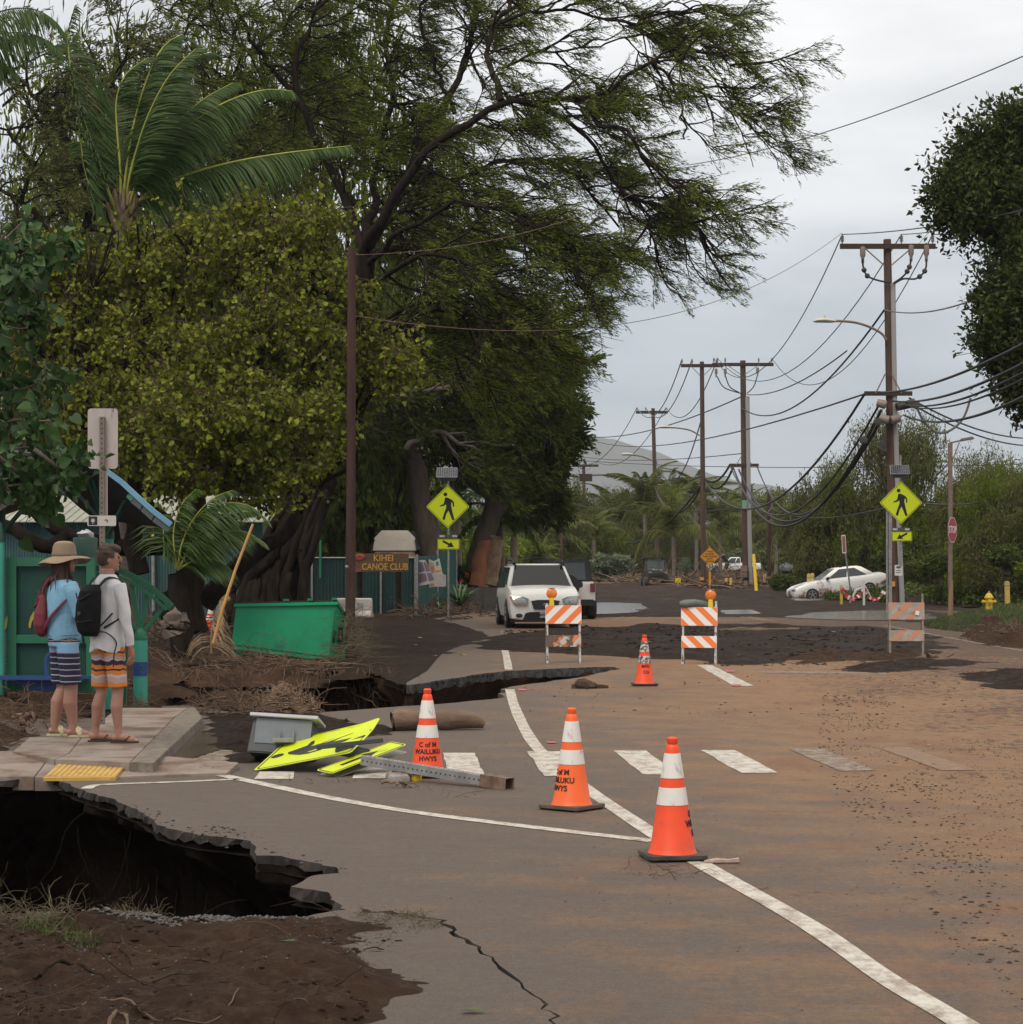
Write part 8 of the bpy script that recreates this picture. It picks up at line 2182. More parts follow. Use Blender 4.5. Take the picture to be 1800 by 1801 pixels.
m_shirt=mat('sky_blue_shirt',(.20,.40,.56),.8,(.17,.35,.50),5,bump=.012,bsc=8,stretch=(1,1,1.6));m_wshirt=mat('white_shirt',(.64,.62,.64),.85,(.58,.565,.585),2.5,bump=.012,bsc=7,stretch=(1.6,1.6,.6))
m_navy=mat('navy_cuff',(.012,.014,.04),.8);m_hat=mat('tan_hat',(.27,.20,.135),.9,(.21,.155,.105),6);m_maroon=mat('maroon_bag',(.14,.014,.028),.8,(.10,.010,.02),6,bump=.01,bsc=12,stretch=(1,1,.4))
m_pack=mat('black_backpack',(.005,.005,.006),.8,(.010,.010,.011),6,spec=.2,bump=.008,bsc=14);m_strap=mat('black_strap',(.010,.010,.011),.8);m_sl=mat('cream_sandal',(.48,.42,.27),.6,dirt=(.16,.11,.07),dsc=14,dp=(.55,.7));m_fl=mat('brown_sandal',(.055,.04,.03),.8);m_logo=mat('grey_print_logo',(.05,.05,.055),.6)
def short_mat(name,bands,wave,zsc):
 m,nt,out=new_mat(name);L=nt.links;b=nt.nodes.new('ShaderNodeBsdfPrincipled');tc=nt.nodes.new('ShaderNodeTexCoord');sp=nt.nodes.new('ShaderNodeSeparateXYZ');L.new(tc.outputs['Object'],sp.inputs[0])
 n=nz(nt,tc.outputs['Object'],9,2,.5,(1,1,.35));f=math_n(nt,'ADD',sp.outputs['Z'],math_n(nt,'MULTIPLY',math_n(nt,'SUBTRACT',n,.5),wave));f=math_n(nt,'MULTIPLY',math_n(nt,'SUBTRACT',f,zsc[0]),1/(zsc[1]-zsc[0]))
 r=nt.nodes.new('ShaderNodeValToRGB');r.color_ramp.interpolation='CONSTANT';L.new(f,r.inputs[0]);e=r.color_ramp.elements
 for i,(p,c) in enumerate(bands):
  q=e[0] if i==0 else (e[1] if i==1 else e.new(p));q.position=p;q.color=rgb(c)
 L.new(r.outputs[0],b.inputs['Base Color']);b.inputs['Roughness'].default_value=.8;L.new(b.outputs[0],out.inputs[0]);return m
NV,WH,LB=(.012,.012,.045),(.45,.43,.45),(.19,.40,.60)
bands=[(0,NV)]
for i in range(5):bands+=[(.045+i*.115,WH),(.062+i*.115,NV)]
bands+=[(.60,(.42,.10,.11)),(.615,LB),(.80,WH),(.815,NV),(.84,WH),(.855,NV),(.885,WH),(.90,NV)]
m_sh1=short_mat('striped_board_shorts',bands,.01,(.50,.98))
OR,PU,PK=(.60,.19,.03),(.045,.012,.035),(.42,.30,.28)
m_sh2=short_mat('orange_wave_shorts',[(0,OR),(.10,PK),(.22,(.5,.42,.42)),(.27,OR),(.36,PU),(.40,OR),(.48,PU),(.58,WH),(.61,PK),(.68,OR),(.76,PU),(.80,OR),(.88,PK),(.95,OR)],.10,(.50,.92))
def hand(mb,w,d,side,curl=.5,s=1.0):
 """palm, four bent fingers and a thumb hanging from wrist w along direction d"""
 w=Vector(w);d=Vector(d).normalized();f=Vector((0,1,0));x=d.cross(f).normalized();f=x.cross(d).normalized();inn=x*(-side)
 P_= lambda a,b_,c:w+d*a*s+f*b_*s+x*c*s
 mb.tube([P_(-.02,0,0),P_(.02,0,0),P_(.06,.004,0),P_(.095,.004,0)],[.024*s,.034*s,.040*s,.036*s],12,flat=.5)
 for i,(o,l) in enumerate(((.030,.070),(.010,.080),(-.010,.075),(-.029,.058))):
  p0=P_(.088,o,0);p1=P_(.088+l*.45,o*1.08,0)+inn*.006;p2=P_(.088+l*.78,o*1.08,0)+inn*(.016+.01*curl);p3=P_(.088+l*.98,o*1.05,0)+inn*(.03+.02*curl)
  mb.tube([p0,p1,p2,p3],[.0095*s,.009*s,.0085*s,.0065*s],8)
 mb.tube([P_(.02,.028,0),P_(.05,.048,0)+inn*.01,P_(.08,.054,0)+inn*.018],[.013*s,.011*s,.008*s],8)
def person(label,loc,rz,S=1.0,wide=1.0,head_turn=0.0,arms=None,feet=None,shirt=None,shorts=None,long_sleeve=True,belly=0.0,knees=(.48,.48)):
 t=thing('person',label,'person',loc,rz);t.scale=(S,S,S)
 W_=wide
 tors=[(0,-.01,.84,.150*W_,.105*W_),(0,-.01,.92,.165*W_,.118*W_),(0,0,1.04,.150*W_,.108*W_+belly),(0,0,1.16,.150*W_,.110*W_+belly*.8),(0,0,1.30,.172*W_,.118*W_),(0,-.005,1.40,.182*W_,.105*W_),(0,-.01,1.455,.13*W_,.085*W_),(0,-.005,1.49,.062,.062),(0,.005,1.56,.056,.058)]
 tors=[(x,y,z,rx*.84,ry*.84) if z<1.46 else (x,y,z,rx*(.9 if z<1.48 else 1),ry) for x,y,z,rx,ry in tors]
 b=MB();rings(b,tors)
 hm=Matrix.Rotation(head_turn,3,'Z')
 def H(v):q=hm @ Vector(v);return Vector((q.x,q.y+.012,q.z+1.655))
 n0=len(b.v);b.ball((0,0,0),1,12,(.076,.094,.112));b.ball((0,.030,-.055),1,8,(.054,.062,.060));b.tube([(0,.086,.028),(0,.108,-.012),(0,.100,-.028)],[.010,.016,.012],8)
 b.ball((0,.078,-.055),1,6,(.026,.018,.012));b.ball((0,.072,-.092),1,6,(.024,.02,.018));b.ball((0,.080,.030),1,6,(.055,.016,.012))
 for sx in (-1,1):b.ball((sx*.077,-.008,-.010),1,6,(.010,.020,.030))
 b.v[n0:]=[tuple(H(v)) for v in b.v[n0:]]
 for (hx,hy,hz),(kx,ky,kz),(ax,ay,az),tz in feet:
  b.tube([(hx,hy,hz+.06),(hx,hy,hz-.08),((hx+kx)/2,(hy+ky)/2,(hz+kz)/2),(kx,ky,kz+.03),(kx,ky-.0,kz-.05),(kx*.6+ax*.4,ky*.6+ay*.4-.018,kz*.62+az*.38),(ax,ay,az+.07),(ax,ay,az)],[.070*W_,.074*W_,.070*W_,.057*W_,.053*W_,.058*W_,.036*W_,.037],16)
  fd=Matrix.Rotation(tz,3,'Z')
  fp=[(ax,ay,az-.0)]+[]
  q=[Vector((ax,ay,0))+fd @ Vector(v) for v in ((0,-.055,.045),(0,-.01,.055),(0,.06,.045),(0,.12,.03),(0,.165,.022))]
  b.tube(q,[.030,.036,.036,.036,.020],12,flat=1.0)
  for i in range(5):b.ball(Vector((ax,ay,0))+fd @ Vector(((-.03+.015*i),.172-abs(i-(1 if ax<0 else 3))*.006,.022)),.0105,5,(1,1.6,1))
 for i,(sh_,el,wr,hd,sd_) in enumerate(arms):
  b.tube([sh_,(Vector(sh_)+Vector(el))/2,el,(Vector(el)*.6+Vector(wr)*.4),wr],[.038*W_,.034*W_,.031*W_,.032*W_,.025],14)
  hand(b,wr,hd,sd_)
 put('body',fuse(b,.0062,3),m_skin,t)
 for sx in (-1,1):
  k=MB();q=H((sx*.032,.086,.010));k.ball(q,.0095,6);k.build('eye',m_blk,t)
 return t,H
# left: tan hat, long hair, blue shirt, maroon bag; arms folded
p1,H1=person('person in wide tan hat, pale blue shirt and striped navy board shorts, arms folded',G(112,1296,.10),R(-58),1.0,1.16,R(-15),
 arms=[((-.19,0,1.40),(-.245,.06,1.13),(-.02,.235,1.15),(1,.05,.0),-1),((.19,0,1.40),(.255,.06,1.14),(.04,.245,1.19),(-1,-.02,.05),1)],
 feet=[((-.10,0,.88),(-.10,.03,.49),(-.10,-.05,.06),R(-25)),((.10,0,.88),(.115,.03,.49),(.115,.05,.06),R(-30))],belly=.03)
k=MB();rings(k,[(0,.005,.915,.19,.158),(0,.005,.95,.198,.166),(0,.005,1.05,.198,.172),(0,.005,1.16,.196,.165),(0,.0,1.30,.212,.150),(0,-.005,1.41,.212,.130),(0,-.01,1.465,.155,.105),(0,0,1.50,.082,.08)])
for sx in (-1,1):k.tube([(sx*.17,0,1.43),(sx*.215,.01,1.36),(sx*.262,.06,1.14),(sx*.24,.10,1.125),(sx*.13,.19,1.16)],[.07,.072,.064,.062,.054],14)
put('shirt',fuse(k,.008,4,lambda c:Vector((0,0,.012*math.sin(c.x*40)*(1 if c.z<.95 else 0)))),m_shirt,p1)
for sx in (-1,1):
 k=MB();k.tube([(sx*.14,.182,1.158),(sx*.115,.202,1.166)],[.058,.056],14);k.build('cuff',m_navy,p1)
k=MB();rings(k,[(0,0,.85,.182,.138),(0,0,.95,.180,.15),(0,0,.975,.172,.145)])
for sx in (-1,1):k.tube([(sx*.09,0,.88),(sx*.105,.01,.75),(sx*.116,.02,.60),(sx*.118,.025,.50)],[.104,.104,.098,.100],16)
put('board_shorts',fuse(k,.009,3),m_sh1,p1)
k=MB();k.tube([(.12,.12,.97),(.13,.145,.93),(.13,.15,.86)],.012,6);k.build('drawstring',m_navy,p1)
g=np.random.default_rng(3);k=MB();n0=0;k.ball((0,-.015,.01),1,10,(.090,.098,.115));rings(k,[(0,-.035,-.20,.125,.065),(0,-.035,-.12,.115,.085),(0,-.03,-.02,.096,.092)])
k.v=[tuple(H1(v)) for v in k.v];hb=put('hair',fuse(k,.008,4,lambda c:Vector((.010*math.sin(c.x*90+c.z*20),.010*math.sin(c.x*70),0)) if c.z<1.62 else Vector((0,0,0))),m_hair2,p1)
k=MB()
for i in range(70):
 a=g.uniform(-2.9,-.3) if i<56 else g.uniform(-.2,.6);x,y=math.cos(a)*.10,math.sin(a)*.09-.01;e=g.normal(size=3)*.03
 k.tube([H1((x*.8,y*.8,.0)),H1((x*1.1,y*1.05,-.10)),H1((x*1.35-.02+e[0],y*1.25+e[1],-.19)),H1((x*1.5-.09+e[0]*2,y*1.3+e[1],-.27+e[2]))],[.010,.010,.007,.002],4)
k.build('hair_strands',m_hair2,p1)
k=MB();n=40;vs=[]
hp_=[(.100,.04),(.100,.075),(.096,.125),(.082,.165),(.05,.182),(.01,.186)]
k.lathe([(.098,.03)]+hp_,(0,-.005,0),n=28);k.v=[(x*.98,y*1.12,z) for x,y,z in k.v];k.v=[tuple(H1(v)) for v in k.v];hat=k.build('hat',m_hat,p1)
k=MB();k.lathe([(.101,.045),(.1035,.05),(.1035,.072),(.101,.076)],(0,-.005,0),n=28);k.v=[tuple(H1((x*.99,y*1.13,z))) for x,y,z in k.v];k.build('hat_band',mat('hat_band_tan',(.20,.15,.10),.9),hat)
k=MB();rr_=[(.098,.040),(.14,.028),(.19,.004),(.222,-.022)]
for r_,z in rr_+[(r_,z-.005) for r_,z in rr_[::-1]]:
 for i in range(n):
  a=2*math.pi*i/n;up=.050*max(0,math.cos(a-.9))**2*(r_-.09)/.13-.035*max(0,math.cos(a-3.6))**2*(r_-.09)/.13+.006*math.sin(5*a)*(r_-.09)/.13
  vs.append(tuple(H1((r_*math.cos(a),r_*1.12*math.sin(a)-.005,z+up))))
m_=len(rr_)*2;k.add(vs,[(j*n+i,j*n+(i+1)%n,((j+1)%m_)*n+(i+1)%n,((j+1)%m_)*n+i) for j in range(m_) for i in range(n)],True);k.build('hat_brim',m_hat,hat)
for (ax,ay,tz) in ((-.10,-.05,R(-25)),(.115,.05,R(-30))):
 fd=Matrix.Rotation(tz,3,'Z');k=MB();k.prism([(.045*math.sin(a)*(1.15 if math.cos(a)>0 else .95),.055+.135*math.cos(a)) for a in [i*math.pi/10 for i in range(20)]],.028,(0,0,.012),(1,0,0),(0,1,0));k.v=[tuple(fd @ Vector(v)+Vector((ax,ay,0))) for v in k.v];so=k.build('slide_sandal',m_sl,p1,bevel=.006)
 k=MB();k.tube([fd @ Vector(v)+Vector((ax,ay,0)) for v in ((-.052,.07,.02),(-.044,.065,.05),(0,.06,.082),(.044,.065,.05),(.052,.07,.02))],[.012,.03,.052,.03,.012],8,flat=.28);k.build('sandal_strap',m_sl,so)
# sling bag
def world_of(t):return Matrix.Translation(t.location) @ Matrix.Rotation(t.rotation_euler.z,4,'Z')
def worn(name,label,cat,t):o=thing(name,label,cat,t.location,t.rotation_euler.z);return o
bag=worn('sling_bag','slouchy maroon cloth bag with a knotted strap on the back of the hat wearer','bag',p1)
k=MB();rings(k,[(-.06,-.19,.94,.03,.02),(-.06,-.195,.97,.085,.045),(-.06,-.205,1.05,.105,.062),(-.065,-.20,1.16,.098,.055),(-.08,-.18,1.26,.065,.035),(-.10,-.165,1.34,.032,.02)],18);put('pouch',fuse(k,.008,4),m_maroon,bag)
k=MB();k.tube(resample([(-.10,-.17,1.33),(-.06,-.165,1.42),(.02,-.12,1.50),(.08,-.03,1.505),(.12,.06,1.46),(.15,.13,1.36)],16),.022,8,flat=.5);k.tube(resample([(.02,-.20,1.02),(.10,-.17,1.12),(.17,-.11,1.22),(.20,-.04,1.30)],10),[.030,.028,.026,.024,.022,.02,.018,.016,.014,.014],8,flat=.5);k.build('strap',m_maroon,bag)
k=MB();k.ball((-.155,-.17,1.30),.03,6);k.prism([(0,.02),(-.05,.10),(-.03,.0)],.02,(-.17,-.17,1.28));k.prism([(0,.02),(-.13,-.09),(-.02,-.05)],.02,(-.17,-.18,1.30));k.build('knot',m_maroon,bag)
# right: short brown hair, white long sleeves, black backpack, orange shorts
p2,H2=person('person with short brown hair, white long sleeved shirt and orange wave patterned shorts',G(190,1306,.10),R(-40),1.01,.97,R(-35),
 arms=[((-.185,0,1.40),(-.225,-.02,1.13),(-.215,.05,.90),(0,.12,-1),-1),((.185,0,1.40),(.235,.0,1.12),(.250,.05,.86),(.02,.10,-1),1)],
 feet=[((-.095,0,.88),(-.115,.02,.49),(-.15,-.02,.06),R(-25)),((.095,0,.88),(.11,.02,.49),(.12,.02,.06),R(-48))])
k=MB();rings(k,[(0,-.01,.83,.178,.142),(0,-.01,.90,.178,.140),(0,0,1.04,.166,.128),(0,0,1.16,.165,.128),(0,0,1.30,.182,.132),(0,-.005,1.405,.190,.115),(0,-.01,1.46,.14,.095),(0,0,1.515,.072,.072)])
for a in (((-.15,0,1.42),(-.205,-.01,1.28),(-.228,-.02,1.13),(-.222,.02,1.0),(-.215,.045,.915)),((.15,0,1.42),(.21,0,1.28),(.238,0,1.12),(.246,.03,1.0),(.250,.048,.875))):k.tube(a,[.062,.060,.050,.045,.036],14)
put('shirt',fuse(k,.008,4,lambda c:Vector((.004*math.sin(c.z*33+c.x*25),.004*math.sin(c.z*27+c.x*31),(.02*math.sin(c.x*22+1))*(1 if c.z<.87 and abs(c.x)<.19 else 0)))),m_wshirt,p2)
k=MB();rings(k,[(0,0,.84,.16,.12),(0,0,.92,.160,.128),(0,0,.95,.15,.12)])
for sx in (-1,1):k.tube([(sx*.085,0,.86),(sx*.095,.008,.72),(sx*.112,.012,.60),(sx*.118,.015,.50)],[.097,.094,.088,.088],16)
put('board_shorts',fuse(k,.009,3),m_sh2,p2)
k=MB();k.ball((0,-.016,.022),1,12,(.088,.100,.112));k.ball((0,.03,.095),1,8,(.070,.075,.040));k.ball((0,.075,.088),1,6,(.055,.035,.03));k.v=[v for v in k.v]
for i in range(26):
 a=g.uniform(0,6.28);el=g.uniform(.2,1.3);d=Vector((math.cos(a)*math.cos(el)*.08,math.sin(a)*math.cos(el)*.09-.01,math.sin(el)*.11+.025));k.ball(d,.02,4,(1,1.3,1))
k.v=[tuple(H2(v)) for v in k.v];hm_=fuse(k,.0065,2)
bm=bmesh.new();bm.from_mesh(hm_)
inv=Matrix.Rotation(R(35),3,'Z')
dl=[]
for v in bm.verts:
 q=inv @ Vector((v.co.x,v.co.y-.012,v.co.z-1.655))
 if (q.y>.045 and q.z<.055) or q.z<-.075 or (q.y>.0 and q.z<-.0):dl.append(v)
bmesh.ops.delete(bm,geom=dl,context='VERTS');bm.to_mesh(hm_);bm.free();put('hair',hm_,m_hair,p2)
for (ax,ay,tz) in ((-.15,-.02,R(-25)),(.12,.02,R(-48))):
 fd=Matrix.Rotation(tz,3,'Z');k=MB();k.prism([(.042*math.sin(a)*(1.15 if math.cos(a)>0 else .95),.055+.13*math.cos(a)) for a in [i*math.pi/10 for i in range(20)]],.018,(0,0,.008),(1,0,0),(0,1,0));k.v=[tuple(fd @ Vector(v)+Vector((ax,ay,0))) for v in k.v];so=k.build('flip_flop',m_fl,p2,bevel=.004)
 k=MB()
 for sx in (-1,1):k.tube([fd @ Vector(v)+Vector((ax,ay,0)) for v in ((0,.135,.03),(sx*.02,.10,.062),(sx*.045,.05,.02))],[.008,.014,.014],6,flat=.4)
 k.build('sandal_strap',m_fl,so)
pk2=worn('backpack','black sports backpack with dangling straps on the person in white','backpack',p2)
k=MB();rings(k,[(-.02,-.19,.97,.09,.04),(-.02,-.205,1.01,.125,.075),(-.02,-.215,1.12,.142,.095),(-.01,-.215,1.26,.142,.09),(0,-.20,1.38,.125,.075),(0,-.17,1.44,.08,.04)],22);pb_=put('pack_body',fuse(k,.008,5),m_pack,pk2)
k=MB();k.tube(resample([(-.13,-.26,1.36),(-.03,-.305,1.30),(.10,-.28,1.36)],10),.008,6);k.tube(resample([(-.14,-.25,1.12),(-.02,-.315,1.10),(.11,-.28,1.12)],10),.006,6);k.build('seam',m_strap,pb_)
k=MB();k.prism([(-.025,-.006),(-.01,-.018),(.02,-.014),(.03,.006),(.01,.018),(-.015,.014)],.004,(-.02,-.318,1.18));k.build('logo',m_logo,pb_)
for sx in (-1,1):
 k=MB();k.tube(resample([(sx*.07,-.16,1.42),(sx*.095,-.08,1.50),(sx*.12,.04,1.475),(sx*.135,.115,1.38),(sx*.15,.13,1.26),(sx*.17,.05,1.16),(sx*.12,-.14,1.05)],20),.020,8,flat=.45);k.build('shoulder_strap',m_strap,pk2)
k=MB();k.tube(resample([(.10,-.20,1.02),(.15,-.13,1.0),(.19,-.06,.92),(.21,-.10,.82),(.22,-.12,.70)],14),.012,6,flat=.5);k.tube(resample([(.16,-.08,1.18),(.13,-.15,1.10),(.09,-.20,1.04)],8),.013,6,flat=.5);k.build('dangling_strap',m_strap,pk2)
# ---- two distant people
def small_person(label,loc,rz,S,pose,top,legs,m_top,m_leg):
 t=thing('person',label,'person',loc,rz);t.scale=(S,)*3;b=MB()
 M_=Matrix.Rotation(pose,3,'X');O=Vector((0,0,.9));T= lambda v:tuple(M_ @ (Vector(v)-O)+O)
 rings(b,[(0,0,.86,.15,.10),(0,0,1.1,.15,.11),(0,0,1.38,.18,.11),(0,0,1.46,.10,.08),(0,0,1.55,.05,.055)],14);b.ball((0,.01,1.65),1,8,(.078,.095,.115));b.tube([(0,.10,1.66),(0,.115,1.63)],[.012,.014],6)
 for sh_,el,wr in top:b.tube([sh_,el,wr],[.05,.04,.028],10);hand(b,wr,Vector(wr)-Vector(el),1 if sh_[0]>0 else -1)
 b.v=[T(v) for v in b.v]
 for hx,kn,an in legs:b.tube([(hx,0,.92),kn,an],[.095,.06,.04],12);b.tube([Vector(an)+Vector((0,-.05,-.02)),Vector(an)+Vector((0,.16,-.03))],[.04,.03],8)
 put('body',fuse(b,.011,2),m_skin,t)
 k=MB();rings(k,[(0,0,.84,.17,.125),(0,0,1.1,.168,.13),(0,0,1.38,.195,.13),(0,0,1.47,.11,.09)],14)
 for sh_,el,wr in top:k.tube([sh_,Vector(sh_).lerp(Vector(el),.6)],[.065,.055],10)
 k.v=[T(v) for v in k.v];put('shirt',fuse(k,.014,2),m_top,t)
 k=MB();rings(k,[(0,0,.80,.165,.12),(0,0,.93,.16,.12)],14)
 for hx,kn,an in legs:k.tube([(hx,0,.88),Vector((hx,0,.88)).lerp(Vector(kn),.95)],[.11,.09],12)
 put('shorts',fuse(k,.014,2),m_leg,t)
 k=MB();k.ball((0,-.01,1.685),1,8,(.086,.10,.10));k.v=[T(v) for v in k.v];k.build('hair',m_hair,t);return t
Yz_=168;q=P(1107,1018,Yz_)
a=small_person('distant person in dark shirt and cap raising a camera',(q.x,Yz_,q.z),R(20),1.0,0,[((-.19,0,1.40),(-.25,.2,1.22),(-.06,.32,1.52)),((.19,0,1.40),(.25,.2,1.22),(.06,.32,1.52))],[(-.09,(-.11,.02,.5),(-.12,0,.08)),(.09,(.11,.02,.5),(.12,0,.08))],mat('dark_navy_shirt',(.02,.025,.045),.8),mat('dark_shorts',(.03,.032,.04),.8))
k=MB();k.box((0,.36,1.54),(.13,.07,.09));k.cyl((0,.39,1.54),(0,.46,1.54),.035);k.build('camera_body',m_trim,a);k=MB();k.ball((0,.0,1.71),1,8,(.092,.11,.07));k.build('white_cap',m_wht,a)
Yz_=132;q=P(1280,1020,Yz_)
small_person('distant bare armed person bending and reaching by the white pickup',(q.x,Yz_,q.z+.2),R(65),.95,R(-28),[((-.19,0,1.40),(-.28,.25,1.25),(-.3,.5,1.1)),((.19,0,1.40),(.42,.1,1.5),(.6,.15,1.3))],[(-.09,(-.12,.15,.52),(-.12,-.12,.08)),(.09,(.12,.12,.5),(.14,.2,.08))],mat('black_tank_top',(.012,.012,.014),.8),mat('tan_shorts',(.12,.075,.055),.8))
# ================================================================ LOOSE EARTH, ROOTS, STICKS, GRASS, AIR
def pts_in(poly,n,g):
 P_=np.array([[p[0],p[1]] for p in poly]);out=np.zeros((0,2))
 while len(out)<n:
  q=P_.min(0)+(P_.max(0)-P_.min(0))*g.random((n*3,2));q=q[sdist(q[:,0],q[:,1],[tuple(p) for p in P_])>0];out=np.concatenate([out,q])
 return out[:n]
def gz(q):return np.array([ground_z(x,y) for x,y in q])
def tangle(name,label,poly,n,ln,r,m,seed,hump=.0,rise=.5,k=7,wig=.35,kind='stuff',droop=-.1,sides=4,wet=None):
 g=np.random.default_rng(seed);q=pts_in(poly,n,g);P_=np.array([[p[0],p[1]] for p in poly]);sd=sdist(q[:,0],q[:,1],[tuple(p) for p in P_])
 z=gz(q)+hump*np.clip(sd/(sd.max()*.7),0,1)*(.3+.7*g.random(n));d=_norm(np.stack([g.normal(size=n),g.normal(size=n)*.7,np.abs(g.normal(size=n))*rise],-1));L_=ln[0]+(ln[1]-ln[0])*g.random(n)**1.5
 T=np.zeros((n,k,3));T[:,0]=np.stack([q[:,0],q[:,1],z],-1)
 for j in range(1,k):d=_norm(d+g.normal(size=(n,3))*wig+np.array([0,0,droop]));T[:,j]=T[:,j-1]+d*(L_/(k-1))[:,None]
 T[:,1:,2]=np.maximum(T[:,1:,2],z[:,None]-.01)
 rad=(r[0]+(r[1]-r[0])*g.random((n,1))**3)*np.linspace(1,.4,k)[None]
 tg=Geo();tg.add(*tubes_np(T,rad,sides));o=tg.build(name,m,None,world=False,tint=False,smooth=True);tag(o,label,None,kind=kind);return o
def clods(name,poly,n,s,m,seed,flat=.5,hump=0):
 g=np.random.default_rng(seed);q=pts_in(poly,n*3,g);q=q[np.argsort(-(vnoise(q[:,0]*1.6,q[:,1]*.8,seed)+.6*vnoise(q[:,0]*5,q[:,1]*3,seed+1)+.7*g.random(n*3)))[:n]];z=gz(q);S=(s[0]+(s[1]-s[0])*g.random(n)**3)
 ico=np.array([(1,0,0),(.3,.95,0),(-.8,.6,0),(-.8,-.6,0),(.3,-.95,0),(0,0,.9),(0,0,-.6)]);F_=np.array([(0,1,5),(1,2,5),(2,3,5),(3,4,5),(4,0,5),(1,0,6),(2,1,6),(3,2,6),(4,3,6),(0,4,6)])
 a=g.random(n)*6.28;c,s_=np.cos(a),np.sin(a);V=ico[None]*(.7+.6*g.random((n,7,1)))*S[:,None,None]*np.array([1,1,flat]);x=V[...,0]*c[:,None]-V[...,1]*s_[:,None];y=V[...,0]*s_[:,None]+V[...,1]*c[:,None]
 V=np.stack([x+q[:,:1],y+q[:,1:],V[...,2]+z[:,None]+S[:,None]*flat*.3+hump],-1);me=np_mesh(name,V.reshape(-1,3),(F_[None]+(np.arange(n)*7)[:,None,None]).reshape(-1,3));me.materials.append(m);o=link(name,me);tag(o,kind='stuff');return o
def grass(name,poly,n,h,m,seed,w=.006,lean=(.25,0)):
 g=np.random.default_rng(seed);q=pts_in(poly,n,g);z=gz(q)-.01;H=(h[0]+(h[1]-h[0])*g.random(n))[:,None];a=g.random(n)*6.28;sd=np.stack([np.cos(a),np.sin(a),0*a],-1)*w;b=np.stack([q[:,0],q[:,1],z],-1)
 d=np.stack([g.normal(size=n)*.35+lean[0],g.normal(size=n)*.35,np.ones(n)],-1);m1=b+_norm(d)*H*.55;t=m1+_norm(d+np.stack([g.normal(size=n)*.5+lean[0]*1.5,g.normal(size=n)*.4,-.3+0*a],-1))*H*.45
 V=np.stack([b-sd,b+sd,m1+sd*.8,m1-sd*.8,t+sd*.1,t-sd*.1],1);i=np.arange(n)[:,None]*6;Q=np.concatenate([i+np.array([0,1,2,3]),i+np.array([3,2,4,5])]);me=np_mesh(name,V.reshape(-1,3),Q,np.repeat(g.random(n),6));me.materials.append(m);o=link(name,me);tag(o,kind='stuff');return o
def leafmat(name,poly,n,h,m,seed,size=(.05,.1),lw=.6):
 """creeping ground cover: leaves spread through a thin lumpy layer"""
 g=np.random.default_rng(seed);q=pts_in(poly,n,g);z=gz(q);top=h*(.35+.65*vnoise(q[:,0]*1.1,q[:,1]*.9,seed));p=np.stack([q[:,0],q[:,1],z+top*g.random(n)**.5],-1);T=np.stack([p,p+g.normal(size=(n,3))*.05],1)
 cg=Geo();cg.add(*leaf_quads(T,3,size,lw,.2,.8,(.1,0,.15),g,jitter=size[1]*.6));o=cg.build(name,m,None,world=False);tag(o,kind='stuff');return o
m_gv=mat('gravel',(.05,.046,.043),.9,(.12,.105,.095),30);m_clod=mat('mud_clod',(.045,.027,.018),.95,(.08,.05,.033),20)
m_grass=mat('verge_grass',(.035,.055,.012),.7,(.10,.13,.030),tint=True,trans=.2);m_dryg=mat('dry_grass',(.09,.07,.035),.8,(.20,.16,.09),tint=True)
# bank below the dumpster
mound('earth_bank',W([(262,1188),(262,1130),(330,1128),(400,1138),(470,1146),(540,1158),(590,1176),(600,1187),(520,1190),(400,1189)]),.17,.7,.06,m_bank,.08,1.5,61,base=-.12)
mound('earth_bank',W([(-300,1215),(-100,1190),(120,1165),(260,1130),(262,1200),(255,1238),(150,1238),(60,1262),(-100,1272),(-300,1262)]),.42,1.2,.07,m_bank,.14,1.3,62,base=-.02)
mound('mud',W([(600,1190),(596,1172),(620,1158),(650,1172),(655,1186)]),.12,.5,.05,m_soil,.08,2,63)
GP=W([(262,1186),(262,1140),(400,1143),(470,1156),(540,1176),(600,1186),(430,1187)])
tangle('root_mat',None,GP,700,(.2,.8),(.004,.010),m_root,1,.08,.3)
tangle('root_mat',None,W([(300,1182),(300,1165),(560,1170),(640,1184),(560,1187)]),120,(.3,1.0),(.005,.014),m_rootl,2,.06,.3,wig=.3)
# roots hanging down the cut face
g=np.random.default_rng(9);n=420;xs_=g.uniform(P(262,0,33).x,P(690,0,33).x,n);T=np.zeros((n,9,3));T[:,0]=np.stack([xs_,33.0+g.normal(size=n)*.15,g.uniform(-.15,.12,n)],-1);d=np.stack([g.normal(size=n)*.25,-.25+g.normal(size=n)*.15,-np.ones(n)],-1);L_=g.uniform(.3,1.0,n)
for j in range(1,9):d=_norm(d+g.normal(size=(n,3))*.28);T[:,j]=T[:,j-1]+d*(L_/8)[:,None]
tg=Geo();tg.add(*tubes_np(T,(.004+.012*g.random((n,1))**3)*np.linspace(1,.4,9)[None],4));o=tg.build('hanging_roots',m_root,None,world=False,tint=False,smooth=True);tag(o,kind='stuff')
g=np.random.default_rng(19);n=46;T=np.zeros((n,9,3));T[:,0]=np.stack([g.uniform(-4.5,-1.2,n),g.uniform(13.5,17.0,n),g.uniform(-.5,-.1,n)],-1);d=np.stack([g.normal(size=n)*.3,g.normal(size=n)*.2,-np.ones(n)],-1)
for j in range(1,9):d=_norm(d+g.normal(size=(n,3))*.25);T[:,j]=T[:,j-1]+d*.11
tg=Geo();tg.add(*tubes_np(T,(.002+.003*g.random((n,1))**3)*np.linspace(1,.4,9)[None],4));o=tg.build('hanging_roots',m_bark,None,world=False,tint=False,smooth=True);tag(o,kind='stuff')
